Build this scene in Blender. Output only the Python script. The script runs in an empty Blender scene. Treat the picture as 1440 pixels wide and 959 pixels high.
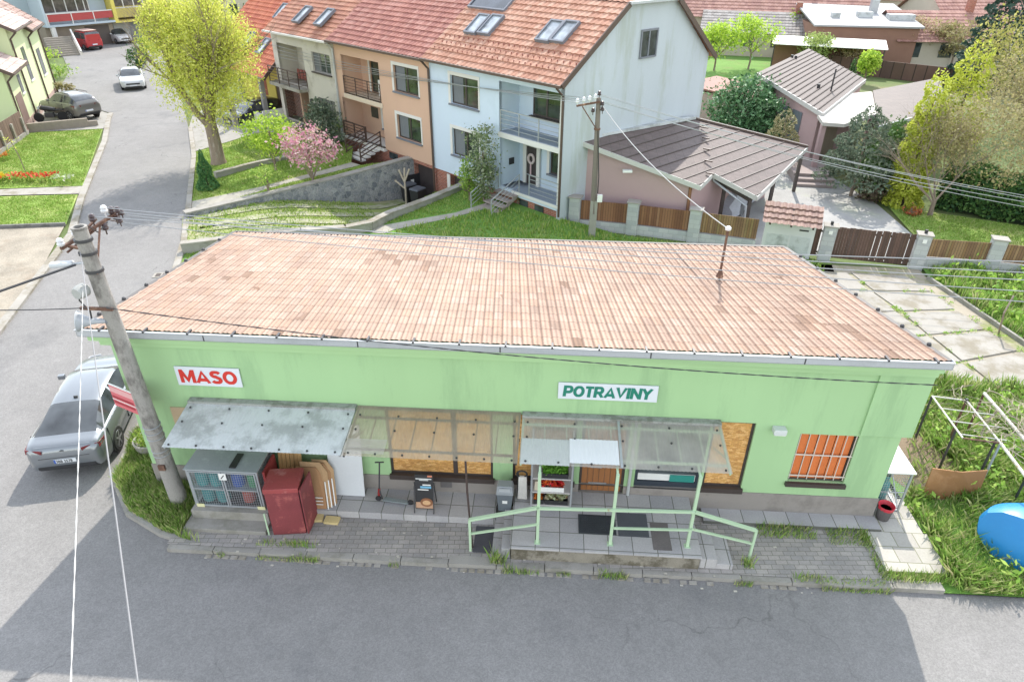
import bpy, bmesh, math, random
import numpy as np
from mathutils import Vector, Matrix
from mathutils.geometry import tessellate_polygon
SC=bpy.context.scene; COL=SC.collection
rnd=random.Random(7)
# ---------------------------------------------------------------- camera model (for measuring ground points)
F_PX=950.0; TH=math.radians(31.2); ROLL=math.radians(0.4); CAMH=11.3
_F=Vector((0,math.cos(TH),-math.sin(TH))); _R0=Vector((1,0,0)); _U0=Vector((0,math.sin(TH),math.cos(TH)))
_R=_R0*math.cos(ROLL)+_U0*math.sin(ROLL); _U=-_R0*math.sin(ROLL)+_U0*math.cos(ROLL)
def _ray(u,v): return _F+_R*((u-720)/F_PX)-_U*((v-479.5)/F_PX)
def G(u,v,z=0.0):
    d=_ray(u,v); t=(z-CAMH)/d.z; return Vector((0,0,CAMH))+d*t
def GY(u,v,y):
    d=_ray(u,v); t=y/d.y; return Vector((0,0,CAMH))+d*t
def GP(u,v,P,n):
    d=_ray(u,v); o=Vector((0,0,CAMH)); t=(Vector(P)-o).dot(Vector(n))/d.dot(Vector(n)); return o+d*t
# ---------------------------------------------------------------- objects
def tag(o,label=None,cat=None,group=None,kind=None):
    if label: o['label']=label
    if cat: o['category']=cat
    if group: o['group']=group
    if kind: o['kind']=kind
    return o
def thing(name,label,cat,loc=(0,0,0),rz=0.0,group=None):
    o=bpy.data.objects.new(name,None); COL.objects.link(o); o.location=loc; o.rotation_euler=(0,0,rz); o.empty_display_size=.2
    return tag(o,label,cat,group)
def copy_tree(o,parent=None):
    c=o.copy(); COL.objects.link(c); c.parent=parent
    for ch in list(o.children): copy_tree(ch,c)
    return c
class MB:
    def __init__(s): s.v=[]; s.f=[]; s.uv=[]; s.hasuv=False
    def add(s,vs,fs,uvs=None):
        b=len(s.v); s.v+= [tuple(p) for p in vs]
        for k,f in enumerate(fs):
            s.f.append(tuple(b+i for i in f))
            if uvs: s.uv.append(uvs[k]); s.hasuv=True
            else: s.uv.append([(0,0)]*len(f))
        return s
    def box(s,x0,y0,z0,x1,y1,z1):
        if x0>x1:x0,x1=x1,x0
        if y0>y1:y0,y1=y1,y0
        if z0>z1:z0,z1=z1,z0
        return s.add([(x0,y0,z0),(x1,y0,z0),(x1,y1,z0),(x0,y1,z0),(x0,y0,z1),(x1,y0,z1),(x1,y1,z1),(x0,y1,z1)],
          [(0,3,2,1),(4,5,6,7),(0,1,5,4),(1,2,6,5),(2,3,7,6),(3,0,4,7)])
    def obox(s,c,size,M):
        c=Vector(c); hx,hy,hz=[a/2 for a in size]
        vs=[c+M@Vector((a*hx,b*hy,d*hz)) for d in(-1,1) for (a,b) in((-1,-1),(1,-1),(1,1),(-1,1))]
        return s.add(vs,[(0,3,2,1),(4,5,6,7),(0,1,5,4),(1,2,6,5),(2,3,7,6),(3,0,4,7)])
    def bar(s,p,q,w,h=None,up=(0,0,1)):
        p=Vector(p);q=Vector(q);h=h or w;d=(q-p);L=d.length
        if L<1e-6:return s
        d/=L;u=Vector(up)
        if abs(d.dot(u))>.98:u=Vector((0,1,0))
        x=d.cross(u).normalized();z=x.cross(d).normalized()
        M=Matrix((x,d,z)).transposed()
        return s.obox((p+q)/2,(w,L,h),M)
    def poly(s,pts): return s.add(pts,[tuple(range(len(pts)))])
    def prism(s,pts,z0,z1):
        n=len(pts); area=sum(pts[i][0]*pts[(i+1)%n][1]-pts[(i+1)%n][0]*pts[i][1] for i in range(n))
        if area<0: pts=list(reversed(pts))
        vs=[(p[0],p[1],z0) for p in pts]+[(p[0],p[1],z1) for p in pts]
        fs=[tuple(reversed(range(n))),tuple(range(n,2*n))]+[(i,(i+1)%n,n+(i+1)%n,n+i) for i in range(n)]
        return s.add(vs,fs)
    def extr(s,pts,vec):
        pts=[Vector(p) for p in pts];vec=Vector(vec);n=len(pts)
        nn=Vector((0,0,0))
        for i in range(n): nn+=pts[i].cross(pts[(i+1)%n])
        if nn.dot(vec)<0: pts=list(reversed(pts))
        return s.add(pts+[p+vec for p in pts],[tuple(reversed(range(n))),tuple(range(n,2*n))]+[(i,(i+1)%n,n+(i+1)%n,n+i) for i in range(n)])
    def tube(s,pts,r,n=6,cap=True,r2=None):
        pts=[Vector(p) for p in pts];m=len(pts); rings=[];prev=None
        for i,p in enumerate(pts):
            d=(pts[min(i+1,m-1)]-pts[max(i-1,0)]);d=d.normalized() if d.length>1e-9 else Vector((0,0,1))
            u=Vector((0,0,1)) if prev is None else prev
            if abs(d.dot(u))>.95:u=Vector((1,0,0))
            x=(u-d*u.dot(d)).normalized();y=d.cross(x);prev=x
            rr=r if not isinstance(r,(list,tuple)) else r[i]
            if r2 is not None: rr=r+(r2-r)*i/max(1,m-1)
            rings.append([p+(x*math.cos(2*math.pi*k/n)+y*math.sin(2*math.pi*k/n))*rr for k in range(n)])
        vs=[q for R in rings for q in R];fs=[]
        for i in range(m-1):
            for k in range(n): fs.append((i*n+k,i*n+(k+1)%n,(i+1)*n+(k+1)%n,(i+1)*n+k))
        if cap: fs+=[tuple(reversed(range(n))),tuple((m-1)*n+k for k in range(n))]
        return s.add(vs,fs)
    def cyl(s,p,q,r,r2=None,n=12): return s.tube([p,q],r,n,True,r2 if r2 is not None else r)
    def lathe(s,prof,c=(0,0,0),n=16,sx=1,sy=1):
        c=Vector(c);vs=[];fs=[]
        for (r,z) in prof:
            for k in range(n): a=2*math.pi*k/n; vs.append(c+Vector((r*sx*math.cos(a),r*sy*math.sin(a),z)))
        m=len(prof)
        for i in range(m-1):
            for k in range(n): fs.append((i*n+k,i*n+(k+1)%n,(i+1)*n+(k+1)%n,(i+1)*n+k))
        fs+=[tuple(reversed(range(n))),tuple((m-1)*n+k for k in range(n))]
        return s.add(vs,fs)
    def ball(s,c,r,n=10,sz=1.0):
        prof=[(max(.001,r*math.sin(math.pi*i/8)),-r*sz*math.cos(math.pi*i/8)) for i in range(9)]
        return s.lathe(prof,c,n)
    def wall(s,x0,x1,z0,z1,y,holes=(),depth=.12,flip=False):
        """front wall in plane y (facing -y) with rectangular holes (x0,z0,x1,z1) and reveals going to y+depth"""
        xs=sorted(set([x0,x1]+[min(max(h[i],x0),x1) for h in holes for i in(0,2)])); zs=sorted(set([z0,z1]+[min(max(h[i],z0),z1) for h in holes for i in(1,3)]))
        for a,b in zip(xs,xs[1:]):
            for c,d in zip(zs,zs[1:]):
                mx,mz=(a+b)/2,(c+d)/2
                if any(h[0]<mx<h[2] and h[1]<mz<h[3] for h in holes): continue
                s.add([(a,y,c),(b,y,c),(b,y,d),(a,y,d)],[(0,1,2,3)])
        for h in holes:
            a,c,b,d=h; Y=y+depth
            s.add([(a,y,c),(a,Y,c),(a,Y,d),(a,y,d)],[(0,1,2,3)]);s.add([(b,y,c),(b,y,d),(b,Y,d),(b,Y,c)],[(0,1,2,3)])
            s.add([(a,y,d),(a,Y,d),(b,Y,d),(b,y,d)],[(0,1,2,3)]);s.add([(a,y,c),(b,y,c),(b,Y,c),(a,Y,c)],[(0,1,2,3)])
        return s
    def build(s,name,mat,parent=None,smooth=False,bevel=0.0,loc=None,label=None):
        me=bpy.data.meshes.new(name); me.from_pydata(s.v,[],s.f)
        if s.hasuv:
            ul=me.uv_layers.new(name='UVMap'); i=0
            for f in s.uv:
                for q in f: ul.data[i].uv=q; i+=1
        me.materials.append(mat)
        if smooth: me.polygons.foreach_set('use_smooth',[True]*len(me.polygons))
        me.validate(); me.update()
        o=bpy.data.objects.new(name,me); COL.objects.link(o)
        if parent: o.parent=parent
        if loc is not None: o.location=loc
        if bevel>0:
            b=o.modifiers.new('bev','BEVEL'); b.width=bevel; b.segments=2; b.limit_method='ANGLE'; b.angle_limit=math.radians(40)
        if smooth and bevel==0: autosmooth(o)
        if label: o['label']=label
        return o
def autosmooth(o,ang=35):
    me=o.data; bm=bmesh.new(); bm.from_mesh(me); a=math.radians(ang)
    for e in bm.edges:
        if len(e.link_faces)==2 and e.calc_face_angle(0)>a: e.smooth=False
    bm.to_mesh(me); bm.free()
def rawmesh(name,V,Fq,mat,parent=None,smooth=False):
    me=bpy.data.meshes.new(name); V=np.asarray(V,dtype=np.float32); Fq=np.asarray(Fq,dtype=np.int32)
    n,k=Fq.shape
    me.vertices.add(len(V)); me.vertices.foreach_set('co',V.ravel())
    me.loops.add(n*k); me.loops.foreach_set('vertex_index',Fq.ravel())
    me.polygons.add(n); me.polygons.foreach_set('loop_start',np.arange(0,n*k,k,dtype=np.int32))
    if smooth: me.polygons.foreach_set('use_smooth',np.ones(n,dtype=bool))
    me.update(calc_edges=True); me.validate(); me.materials.append(mat)
    o=bpy.data.objects.new(name,me); COL.objects.link(o)
    if parent: o.parent=parent
    return o
def text_mesh(txt,size,mat,name,parent,loc,rot=(math.pi/2,0,0),bold=.0,shear=0.0,width=None,extrude=.004,align='LEFT'):
    cu=bpy.data.curves.new('t','FONT'); cu.body=txt; cu.size=size; cu.offset=bold; cu.shear=shear; cu.extrude=extrude; cu.resolution_u=4
    to=bpy.data.objects.new('t',cu); COL.objects.link(to)
    dg=bpy.context.evaluated_depsgraph_get(); dg.update()
    me=bpy.data.meshes.new_from_object(to.evaluated_get(dg)); bpy.data.objects.remove(to)
    xs=[v.co.x for v in me.vertices]; w=max(xs)-min(xs); mn=min(xs)
    k=(width/w) if width else 1.0
    for v in me.vertices:
        v.co.x=(v.co.x-mn)*k-(width or w)/2*(1 if align=='CENTER' else 0)
    me.materials.clear(); me.materials.append(mat); me.name=name
    o=bpy.data.objects.new(name,me); COL.objects.link(o); o.parent=parent; o.location=loc; o.rotation_euler=rot
    return o
# ---------------------------------------------------------------- materials
MATS={}
def _nodes(name):
    m=bpy.data.materials.new(name); m.use_nodes=True; nt=m.node_tree
    return m,nt,nt.nodes,nt.links,nt.nodes['Principled BSDF']
def N(nt,t,**kw):
    n=nt.nodes.new(t)
    for k,v in kw.items():
        if k in('operation','data_type','blend_type','feature','distance','noise_dimensions','wave_type','bands_direction','clamp','wave_profile'): setattr(n,k,v)
        else: n.inputs[k].default_value=v
    return n
def c3(c): return (c[0],c[1],c[2],1)
def mat(name,col,rough=.8,var=.15,scale=4.0,fine=40.0,bump=.0,metal=0.0,col2=None,patch=0.0,patchscale=.6,spec=.5,coat=0.0,stretch=None,bscale=None):
    """base colour broken up by two noises; optional second colour in patches (wear, dirt, moss)"""
    if name in MATS: return MATS[name]
    m,nt,nd,ln,P=_nodes(name)
    tc=nd.new('ShaderNodeTexCoord'); mp=nd.new('ShaderNodeMapping'); ln.new(tc.outputs['Object'],mp.inputs[0])
    if stretch: mp.inputs['Scale'].default_value=stretch
    n1=N(nt,'ShaderNodeTexNoise',Scale=scale,Detail=6.0,Roughness=.65); n2=N(nt,'ShaderNodeTexNoise',Scale=fine,Detail=3.0,Roughness=.7)
    for n in(n1,n2): ln.new(mp.outputs[0],n.inputs['Vector'])
    a=N(nt,'ShaderNodeMath',operation='ADD'); ln.new(n1.outputs['Fac'],a.inputs[0]); ln.new(n2.outputs['Fac'],a.inputs[1])
    mr=N(nt,'ShaderNodeMapRange',**{'From Min':.6,'From Max':1.4,'To Min':1-var,'To Max':1+var}); ln.new(a.outputs[0],mr.inputs['Value'])
    src=None
    rgb=nd.new('ShaderNodeRGB'); rgb.outputs[0].default_value=c3(col); src=rgb.outputs[0]
    if col2 is not None:
        n3=N(nt,'ShaderNodeTexNoise',Scale=patchscale,Detail=8.0,Roughness=.7); ln.new(mp.outputs[0],n3.inputs['Vector'])
        r3=N(nt,'ShaderNodeMapRange',**{'From Min':.62-patch*.3,'From Max':.72-patch*.25}); ln.new(n3.outputs['Fac'],r3.inputs['Value'])
        mx=nd.new('ShaderNodeMix'); mx.data_type='RGBA'; ln.new(r3.outputs[0],mx.inputs['Factor']); ln.new(src,mx.inputs['A']); mx.inputs['B'].default_value=c3(col2); src=mx.outputs['Result']
    vm=N(nt,'ShaderNodeVectorMath',operation='SCALE'); ln.new(src,vm.inputs[0]); ln.new(mr.outputs[0],vm.inputs['Scale'])
    ln.new(vm.outputs[0],P.inputs['Base Color'])
    P.inputs['Roughness'].default_value=rough; P.inputs['Metallic'].default_value=metal; P.inputs['Specular IOR Level'].default_value=spec; P.inputs['Coat Weight'].default_value=coat
    if bump>0:
        b=N(nt,'ShaderNodeBump',Strength=min(1,bump*1.0),Distance=.02)
        if bscale:
            n4=N(nt,'ShaderNodeTexNoise',Scale=bscale,Detail=4.0); ln.new(mp.outputs[0],n4.inputs['Vector']); ln.new(n4.outputs['Fac'],b.inputs['Height'])
        else: ln.new(a.outputs[0],b.inputs['Height'])
        ln.new(b.outputs[0],P.inputs['Normal'])
    MATS[name]=m; return m
def mat_cells(name,cols,w,h,rough=.8,uv=False,plane='xy',joint=None,jw=.02,bump=.3,offset=.5,var=.12,groove=None,gw=.3,gamt=.6,gmid=0.0,streak=0.0,dark=None,darkamt=.0):
    """per-cell coloured units (tiles, pavers, bricks, planks): unit w x h metres, running offset, thin joints"""
    if name in MATS: return MATS[name]
    m,nt,nd,ln,P=_nodes(name)
    tc=nd.new('ShaderNodeTexCoord'); sp=nd.new('ShaderNodeSeparateXYZ'); ln.new(tc.outputs['UV' if uv else 'Object'],sp.inputs[0])
    idx={'x':0,'y':1,'z':2}
    if plane=='sz':
        ad=N(nt,'ShaderNodeMath',operation='ADD'); ln.new(sp.outputs[0],ad.inputs[0]); ln.new(sp.outputs[1],ad.inputs[1]); A,B=ad.outputs[0],sp.outputs[2]
    else: A,B=sp.outputs[idx[plane[0]]],sp.outputs[idx[plane[1]]]
    def M(op,a,b=None):
        n=nd.new('ShaderNodeMath'); n.operation=op
        for i,x in enumerate((a,b)):
            if x is None: continue
            if isinstance(x,(int,float)): n.inputs[i].default_value=x
            else: ln.new(x,n.inputs[i])
        return n.outputs[0]
    vb=M('DIVIDE',B,h); row=M('FLOOR',vb); par=M('MODULO',M('ABSOLUTE',row),2.0)
    ua=M('ADD',M('DIVIDE',A,w),M('MULTIPLY',par,offset)); colm=M('FLOOR',ua)
    fu=M('SUBTRACT',ua,colm); fv=M('SUBTRACT',vb,row)
    cb=nd.new('ShaderNodeCombineXYZ'); ln.new(colm,cb.inputs[0]); ln.new(row,cb.inputs[1])
    wn=nd.new('ShaderNodeTexWhiteNoise'); wn.noise_dimensions='3D'; ln.new(cb.outputs[0],wn.inputs['Vector'])
    rp=nd.new('ShaderNodeValToRGB'); rp.color_ramp.interpolation='CONSTANT'
    el=rp.color_ramp.elements
    while len(el)<len(cols): el.new(.5)
    for i,c in enumerate(cols): el[i].position=i/len(cols); el[i].color=c3(c)
    ln.new(wn.outputs['Value'],rp.inputs[0]); src=rp.outputs[0]
    if dark is not None:
        n3=N(nt,'ShaderNodeTexNoise',Scale=.35,Detail=3.0); ln.new(tc.outputs['UV' if uv else 'Object'],n3.inputs['Vector'])
        s2=M('ADD',M('MULTIPLY',n3.outputs['Fac'],1.0),M('MULTIPLY',wn.outputs['Value'],.35))
        th=M('GREATER_THAN',s2,.98-darkamt)
        wn2=nd.new('ShaderNodeTexWhiteNoise'); wn2.noise_dimensions='4D'; ln.new(cb.outputs[0],wn2.inputs['Vector']); wn2.inputs['W'].default_value=3.3
        mx=nd.new('ShaderNodeMix'); mx.data_type='RGBA'; ln.new(M('MULTIPLY',th,M('MULTIPLY',wn2.outputs['Value'],.9)),mx.inputs['Factor']); ln.new(src,mx.inputs['A']); mx.inputs['B'].default_value=c3(dark); src=mx.outputs['Result']
    if groove is not None:  # valleys between rolls darkened in the colour, for their shade and settled dirt
        gj=M('MAXIMUM',M('SUBTRACT',1.0,M('DIVIDE',M('MINIMUM',fu,M('SUBTRACT',1.0,fu)),gw)),M('MULTIPLY',gmid,M('SUBTRACT',1.0,M('DIVIDE',M('ABSOLUTE',M('SUBTRACT',fu,.5)),gw)))); gm=nd.new('ShaderNodeMath'); gm.operation='MULTIPLY'; gm.use_clamp=True; ln.new(gj,gm.inputs[0]); gm.inputs[1].default_value=gamt
        mx=nd.new('ShaderNodeMix'); mx.data_type='RGBA'; ln.new(gm.outputs[0],mx.inputs['Factor']); ln.new(src,mx.inputs['A']); mx.inputs['B'].default_value=c3(groove); src=mx.outputs['Result']
    nz=N(nt,'ShaderNodeTexNoise',Scale=30.0,Detail=4.0); ln.new(tc.outputs['Object'],nz.inputs['Vector'])
    nz2=N(nt,'ShaderNodeTexNoise',Scale=1.3,Detail=4.0); ln.new(tc.outputs['Object'],nz2.inputs['Vector'])
    mr=N(nt,'ShaderNodeMapRange',**{'From Min':.6,'From Max':1.4,'To Min':1-var,'To Max':1+var}); ln.new(M('ADD',nz.outputs['Fac'],nz2.outputs['Fac']),mr.inputs['Value'])
    vm=N(nt,'ShaderNodeVectorMath',operation='SCALE'); ln.new(src,vm.inputs[0]); ln.new(mr.outputs[0],vm.inputs['Scale']); src=vm.outputs[0]
    if streak>0:
        mps=nd.new('ShaderNodeMapping'); mps.inputs['Scale'].default_value=(5.0,.35,1); ln.new(tc.outputs['UV' if uv else 'Object'],mps.inputs[0])
        ns=N(nt,'ShaderNodeTexNoise',Scale=1.0,Detail=6.0,Roughness=.7); ln.new(mps.outputs[0],ns.inputs['Vector'])
        nb=N(nt,'ShaderNodeTexNoise',Scale=.8,Detail=7.0,Roughness=.75); ln.new(tc.outputs['UV' if uv else 'Object'],nb.inputs['Vector'])
        ms=N(nt,'ShaderNodeMapRange',**{'From Min':.75,'From Max':1.25,'To Min':1-streak,'To Max':1+streak}); ln.new(M('ADD',ns.outputs['Fac'],nb.outputs['Fac']),ms.inputs['Value'])
        vs_=N(nt,'ShaderNodeVectorMath',operation='SCALE'); ln.new(src,vs_.inputs[0]); ln.new(ms.outputs[0],vs_.inputs['Scale']); src=vs_.outputs[0]
    if joint is not None:
        ju=M('MINIMUM',fu,M('SUBTRACT',1.0,fu)); jv=M('MINIMUM',fv,M('SUBTRACT',1.0,fv))
        j=M('MAXIMUM',M('LESS_THAN',M('MULTIPLY',ju,w),jw/2),M('LESS_THAN',M('MULTIPLY',jv,h),jw/2))
        mx=nd.new('ShaderNodeMix'); mx.data_type='RGBA'; ln.new(j,mx.inputs['Factor']); ln.new(src,mx.inputs['A']); mx.inputs['B'].default_value=c3(joint); src=mx.outputs['Result']
        hgt=M('ADD',M('MULTIPLY',M('SUBTRACT',1.0,j),.6),M('MULTIPLY',nz.outputs['Fac'],.4))
    else: hgt=nz.outputs['Fac']
    ln.new(src,P.inputs['Base Color']); P.inputs['Roughness'].default_value=rough
    if bump>0:
        b=N(nt,'ShaderNodeBump',Strength=bump,Distance=.015); ln.new(hgt,b.inputs['Height']); ln.new(b.outputs[0],P.inputs['Normal'])
    MATS[name]=m; return m
def mat_asphalt(name,col,patchcol):
    """worn asphalt: visible aggregate, cloudy wear, hairline cracks in places"""
    if name in MATS: return MATS[name]
    m,nt,nd,ln,P=_nodes(name); tc=nd.new('ShaderNodeTexCoord'); O=tc.outputs['Object']
    def NZ(s,d=5.0,r=.65): n=N(nt,'ShaderNodeTexNoise',Scale=s,Detail=d,Roughness=r); ln.new(O,n.inputs['Vector']); return n.outputs['Fac']
    def MR(x,a,b,c,d): r=N(nt,'ShaderNodeMapRange',**{'From Min':a,'From Max':b,'To Min':c,'To Max':d}); ln.new(x,r.inputs['Value']); return r.outputs[0]
    def MU(a,b,op='MULTIPLY'):
        n=nd.new('ShaderNodeMath'); n.operation=op
        for i,x in enumerate((a,b)):
            if isinstance(x,(int,float)): n.inputs[i].default_value=x
            else: ln.new(x,n.inputs[i])
        return n.outputs[0]
    v=N(nt,'ShaderNodeTexVoronoi',Scale=46.0); ln.new(O,v.inputs['Vector']); sp=nd.new('ShaderNodeSeparateXYZ'); ln.new(v.outputs['Color'],sp.inputs[0])
    agg=MR(sp.outputs[0],0,1,.87,1.13); v2=N(nt,'ShaderNodeTexVoronoi',Scale=14.0); ln.new(O,v2.inputs['Vector']); sp2=nd.new('ShaderNodeSeparateXYZ'); ln.new(v2.outputs['Color'],sp2.inputs[0]); agg=MU(agg,MR(sp2.outputs[0],0,1,.96,1.04))
    wear=MU(MR(NZ(.22),.3,.7,.90,1.10),MR(NZ(2.2),.3,.7,.94,1.06))
    nz=N(nt,'ShaderNodeTexNoise',Scale=.9,Detail=4.0); ln.new(O,nz.inputs['Vector']); vm0=N(nt,'ShaderNodeVectorMath',operation='SCALE'); ln.new(nz.outputs['Color'],vm0.inputs[0]); vm0.inputs['Scale'].default_value=1.6
    va=nd.new('ShaderNodeVectorMath'); va.operation='ADD'; ln.new(O,va.inputs[0]); ln.new(vm0.outputs[0],va.inputs[1])
    cr=N(nt,'ShaderNodeTexVoronoi',Scale=.30,feature='DISTANCE_TO_EDGE'); ln.new(va.outputs[0],cr.inputs['Vector'])
    crk=MU(MR(cr.outputs['Distance'],.0,.010,1,0),MR(NZ(.13),.50,.58,0,1)); crf=MR(crk,0,1,1,.62)
    rgb=nd.new('ShaderNodeMix'); rgb.data_type='RGBA'; ln.new(MR(NZ(.35,7),.55,.68,0,1),rgb.inputs['Factor']); rgb.inputs['A'].default_value=c3(col); rgb.inputs['B'].default_value=c3(patchcol)
    vm=N(nt,'ShaderNodeVectorMath',operation='SCALE'); ln.new(rgb.outputs['Result'],vm.inputs[0]); ln.new(MU(MU(agg,wear),crf),vm.inputs['Scale']); ln.new(vm.outputs[0],P.inputs['Base Color']); P.inputs['Roughness'].default_value=.92; P.inputs['Specular IOR Level'].default_value=.3
    b=N(nt,'ShaderNodeBump',Strength=.35,Distance=.01); ln.new(sp.outputs[0],b.inputs['Height']); ln.new(b.outputs[0],P.inputs['Normal']); MATS[name]=m; return m
def mat_leaf(name,cols,rough=.6,trans=.35):
    if name in MATS: return MATS[name]
    m,nt,nd,ln,P=_nodes(name)
    ge=nd.new('ShaderNodeNewGeometry'); rp=nd.new('ShaderNodeValToRGB'); el=rp.color_ramp.elements
    while len(el)<len(cols): el.new(.5)
    for i,c in enumerate(cols): el[i].position=i/max(1,len(cols)-1); el[i].color=c3(c)
    ln.new(ge.outputs['Random Per Island'],rp.inputs[0]); ln.new(rp.outputs[0],P.inputs['Base Color']); P.inputs['Roughness'].default_value=rough; P.inputs['Specular IOR Level'].default_value=.3
    tr=nd.new('ShaderNodeBsdfTranslucent'); ln.new(rp.outputs[0],tr.inputs[0]); mx=nd.new('ShaderNodeMixShader'); mx.inputs[0].default_value=trans
    ln.new(P.outputs[0],mx.inputs[1]); ln.new(tr.outputs[0],mx.inputs[2]); ln.new(mx.outputs[0],nd['Material Output'].inputs[0])
    MATS[name]=m; return m
def mat_glass(name,col=(.02,.025,.03),rough=.06,spec=.8):
    if name in MATS: return MATS[name]
    m,nt,nd,ln,P=_nodes(name); tc=nd.new('ShaderNodeTexCoord'); n1=N(nt,'ShaderNodeTexNoise',Scale=1.7,Detail=2.0); ln.new(tc.outputs['Object'],n1.inputs['Vector'])
    r=N(nt,'ShaderNodeMapRange',**{'From Min':.3,'From Max':.7,'To Min':.5,'To Max':1.6}); ln.new(n1.outputs['Fac'],r.inputs['Value'])
    vm=N(nt,'ShaderNodeVectorMath',operation='SCALE'); vm.inputs[0].default_value=col; ln.new(r.outputs[0],vm.inputs['Scale']); ln.new(vm.outputs[0],P.inputs['Base Color'])
    P.inputs['Roughness'].default_value=rough; P.inputs['Specular IOR Level'].default_value=spec
    MATS[name]=m; return m
def mat_trans(name,col,alpha,rough=.4,scale=(1,1,1)):
    """cloudy see-through plastic sheet: part clear, part scattering, dirt in streaks"""
    if name in MATS: return MATS[name]
    m,nt,nd,ln,P=_nodes(name); tc=nd.new('ShaderNodeTexCoord'); mp=nd.new('ShaderNodeMapping'); mp.inputs['Scale'].default_value=scale; ln.new(tc.outputs['Object'],mp.inputs[0])
    n1=N(nt,'ShaderNodeTexNoise',Scale=2.5,Detail=5.0); ln.new(mp.outputs[0],n1.inputs['Vector'])
    r=N(nt,'ShaderNodeMapRange',**{'From Min':.3,'From Max':.75,'To Min':alpha-.12,'To Max':alpha+.2}); ln.new(n1.outputs['Fac'],r.inputs['Value'])
    P.inputs['Base Color'].default_value=c3(col); P.inputs['Roughness'].default_value=rough
    tl=nd.new('ShaderNodeBsdfTranslucent'); tl.inputs[0].default_value=c3(col)
    m1=nd.new('ShaderNodeMixShader'); m1.inputs[0].default_value=.4; ln.new(P.outputs[0],m1.inputs[1]); ln.new(tl.outputs[0],m1.inputs[2])
    tp=nd.new('ShaderNodeBsdfTransparent'); m2=nd.new('ShaderNodeMixShader'); ln.new(r.outputs[0],m2.inputs[0]); ln.new(tp.outputs[0],m2.inputs[1]); ln.new(m1.outputs[0],m2.inputs[2])
    ln.new(m2.outputs[0],nd['Material Output'].inputs[0]); MATS[name]=m; return m
# ---------------------------------------------------------------- sheets, roofs, foliage
def sheet(name,pts,z,m,label=None,cat=None,kind='structure',hf=None,res=.8,parent=None):
    """flat or gently draped ground sheet from a 2D outline"""
    bm=bmesh.new()
    for poly_ in (pts if isinstance(pts[0][0],(list,tuple)) else [pts]):
        vs=[bm.verts.new((p[0],p[1],0)) for p in poly_]
        for tri in tessellate_polygon([[Vector((p[0],p[1],0)) for p in poly_]]):
            a_,b_,c_=[vs[k] for k in tri]
            cr=(b_.co-a_.co).cross(c_.co-a_.co).z
            if abs(cr)>1e-9: bm.faces.new((a_,b_,c_) if cr>0 else (a_,c_,b_))
    if hf:
        xs=[p[0] for p in pts]; ys=[p[1] for p in pts]
        for lo,hi,no in((min(xs),max(xs),(1,0,0)),(min(ys),max(ys),(0,1,0))):
            t=lo+res
            while t<hi:
                bmesh.ops.bisect_plane(bm,geom=bm.verts[:]+bm.edges[:]+bm.faces[:],plane_co=(t if no[0] else 0,t if no[1] else 0,0),plane_no=no); t+=res
        for v in bm.verts: v.co.z=hf(v.co.x,v.co.y)+z
    else:
        for v in bm.verts: v.co.z=z
    me=bpy.data.meshes.new(name); bm.to_mesh(me); bm.free(); me.materials.append(m)
    if hf: me.polygons.foreach_set('use_smooth',[True]*len(me.polygons))
    o=bpy.data.objects.new(name,me); COL.objects.link(o); tag(o,label,cat,None,kind)
    if parent: o.parent=parent
    return o
def tile_plane(mb,A,B,C,D,w,l,amp=.03,step=.03,per=6,style='roll'):
    """tiled slope A(lower left) B(lower right) C(upper right) D(upper left): rolls of width w, courses of length l; real relief"""
    A,B,C,D=[Vector(p) for p in(A,B,C,D)]
    n=(B-A).cross(D-A).normalized()
    if n.z<0:n=-n
    Wd=max((B-A).length,(C-D).length); Ld=((D-A).length+(C-B).length)/2
    nx=max(2,int(round(Wd/w))*per); ny=max(1,int(round(Ld/l)))
    vs=[];fs=[];uvs=[]
    js=[]
    for j in range(ny): js+=[(j/ny,1.0),((j+1)/ny-1e-4,0.0)]
    for (t,hh) in js:
        P=A.lerp(D,t);Q=B.lerp(C,t)
        for i in range(nx+1):
            s=i/nx; ph=2*math.pi*i/per
            wv=(math.cos(ph)*.5+.5); 
            if style=='roll': wv=wv**1.3
            elif style=='double': wv=.55*(.5-.5*math.cos(2*ph))+.45*wv
            vs.append(P.lerp(Q,s)+n*(amp*wv+step*hh))
    for r in range(len(js)-1):
        for i in range(nx):
            a=r*(nx+1)+i; fs.append((a,a+1,a+nx+2,a+nx+1))
            u0=i/nx*Wd+w/2;u1=(i+1)/nx*Wd+w/2; v0=js[r][0]*Ld+.002;v1=js[r+1][0]*Ld-.002
            if v1<v0: v1=v0
            if r%2: v0=v1=js[r+1][0]*Ld+.004
            uvs.append([(u0,v0),(u1,v0),(u1,v1),(u0,v1)])
    mb.add(vs,fs,uvs); return mb
rng=np.random.default_rng(11)
def leaf_mesh(name,P,size,m,parent=None,aspect=.55,up=.35,jit=.35,nrm=None):
    """many small pointed leaf faces at positions P (n,3)"""
    P=np.asarray(P,dtype=np.float32); n=len(P)
    d=rng.normal(size=(n,3)); d[:,2]+=0; d/=np.linalg.norm(d,axis=1,keepdims=True)
    k=rng.normal(size=(n,3)); k[:,2]+=up*2
    if nrm is not None: k=k*.6+nrm
    w=np.cross(d,k); w/=np.linalg.norm(w,axis=1,keepdims=True)+1e-9
    s=(size*(1+jit*rng.normal(size=(n,1)))).clip(size*.35,size*2.2)
    V=np.empty((n,4,3),dtype=np.float32); V[:,0]=P-d*s*.5; V[:,1]=P+w*s*aspect*.5; V[:,2]=P+d*s*.5; V[:,3]=P-w*s*aspect*.5
    return rawmesh(name,V.reshape(-1,3),np.arange(n*4).reshape(n,4),m,parent)
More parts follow.
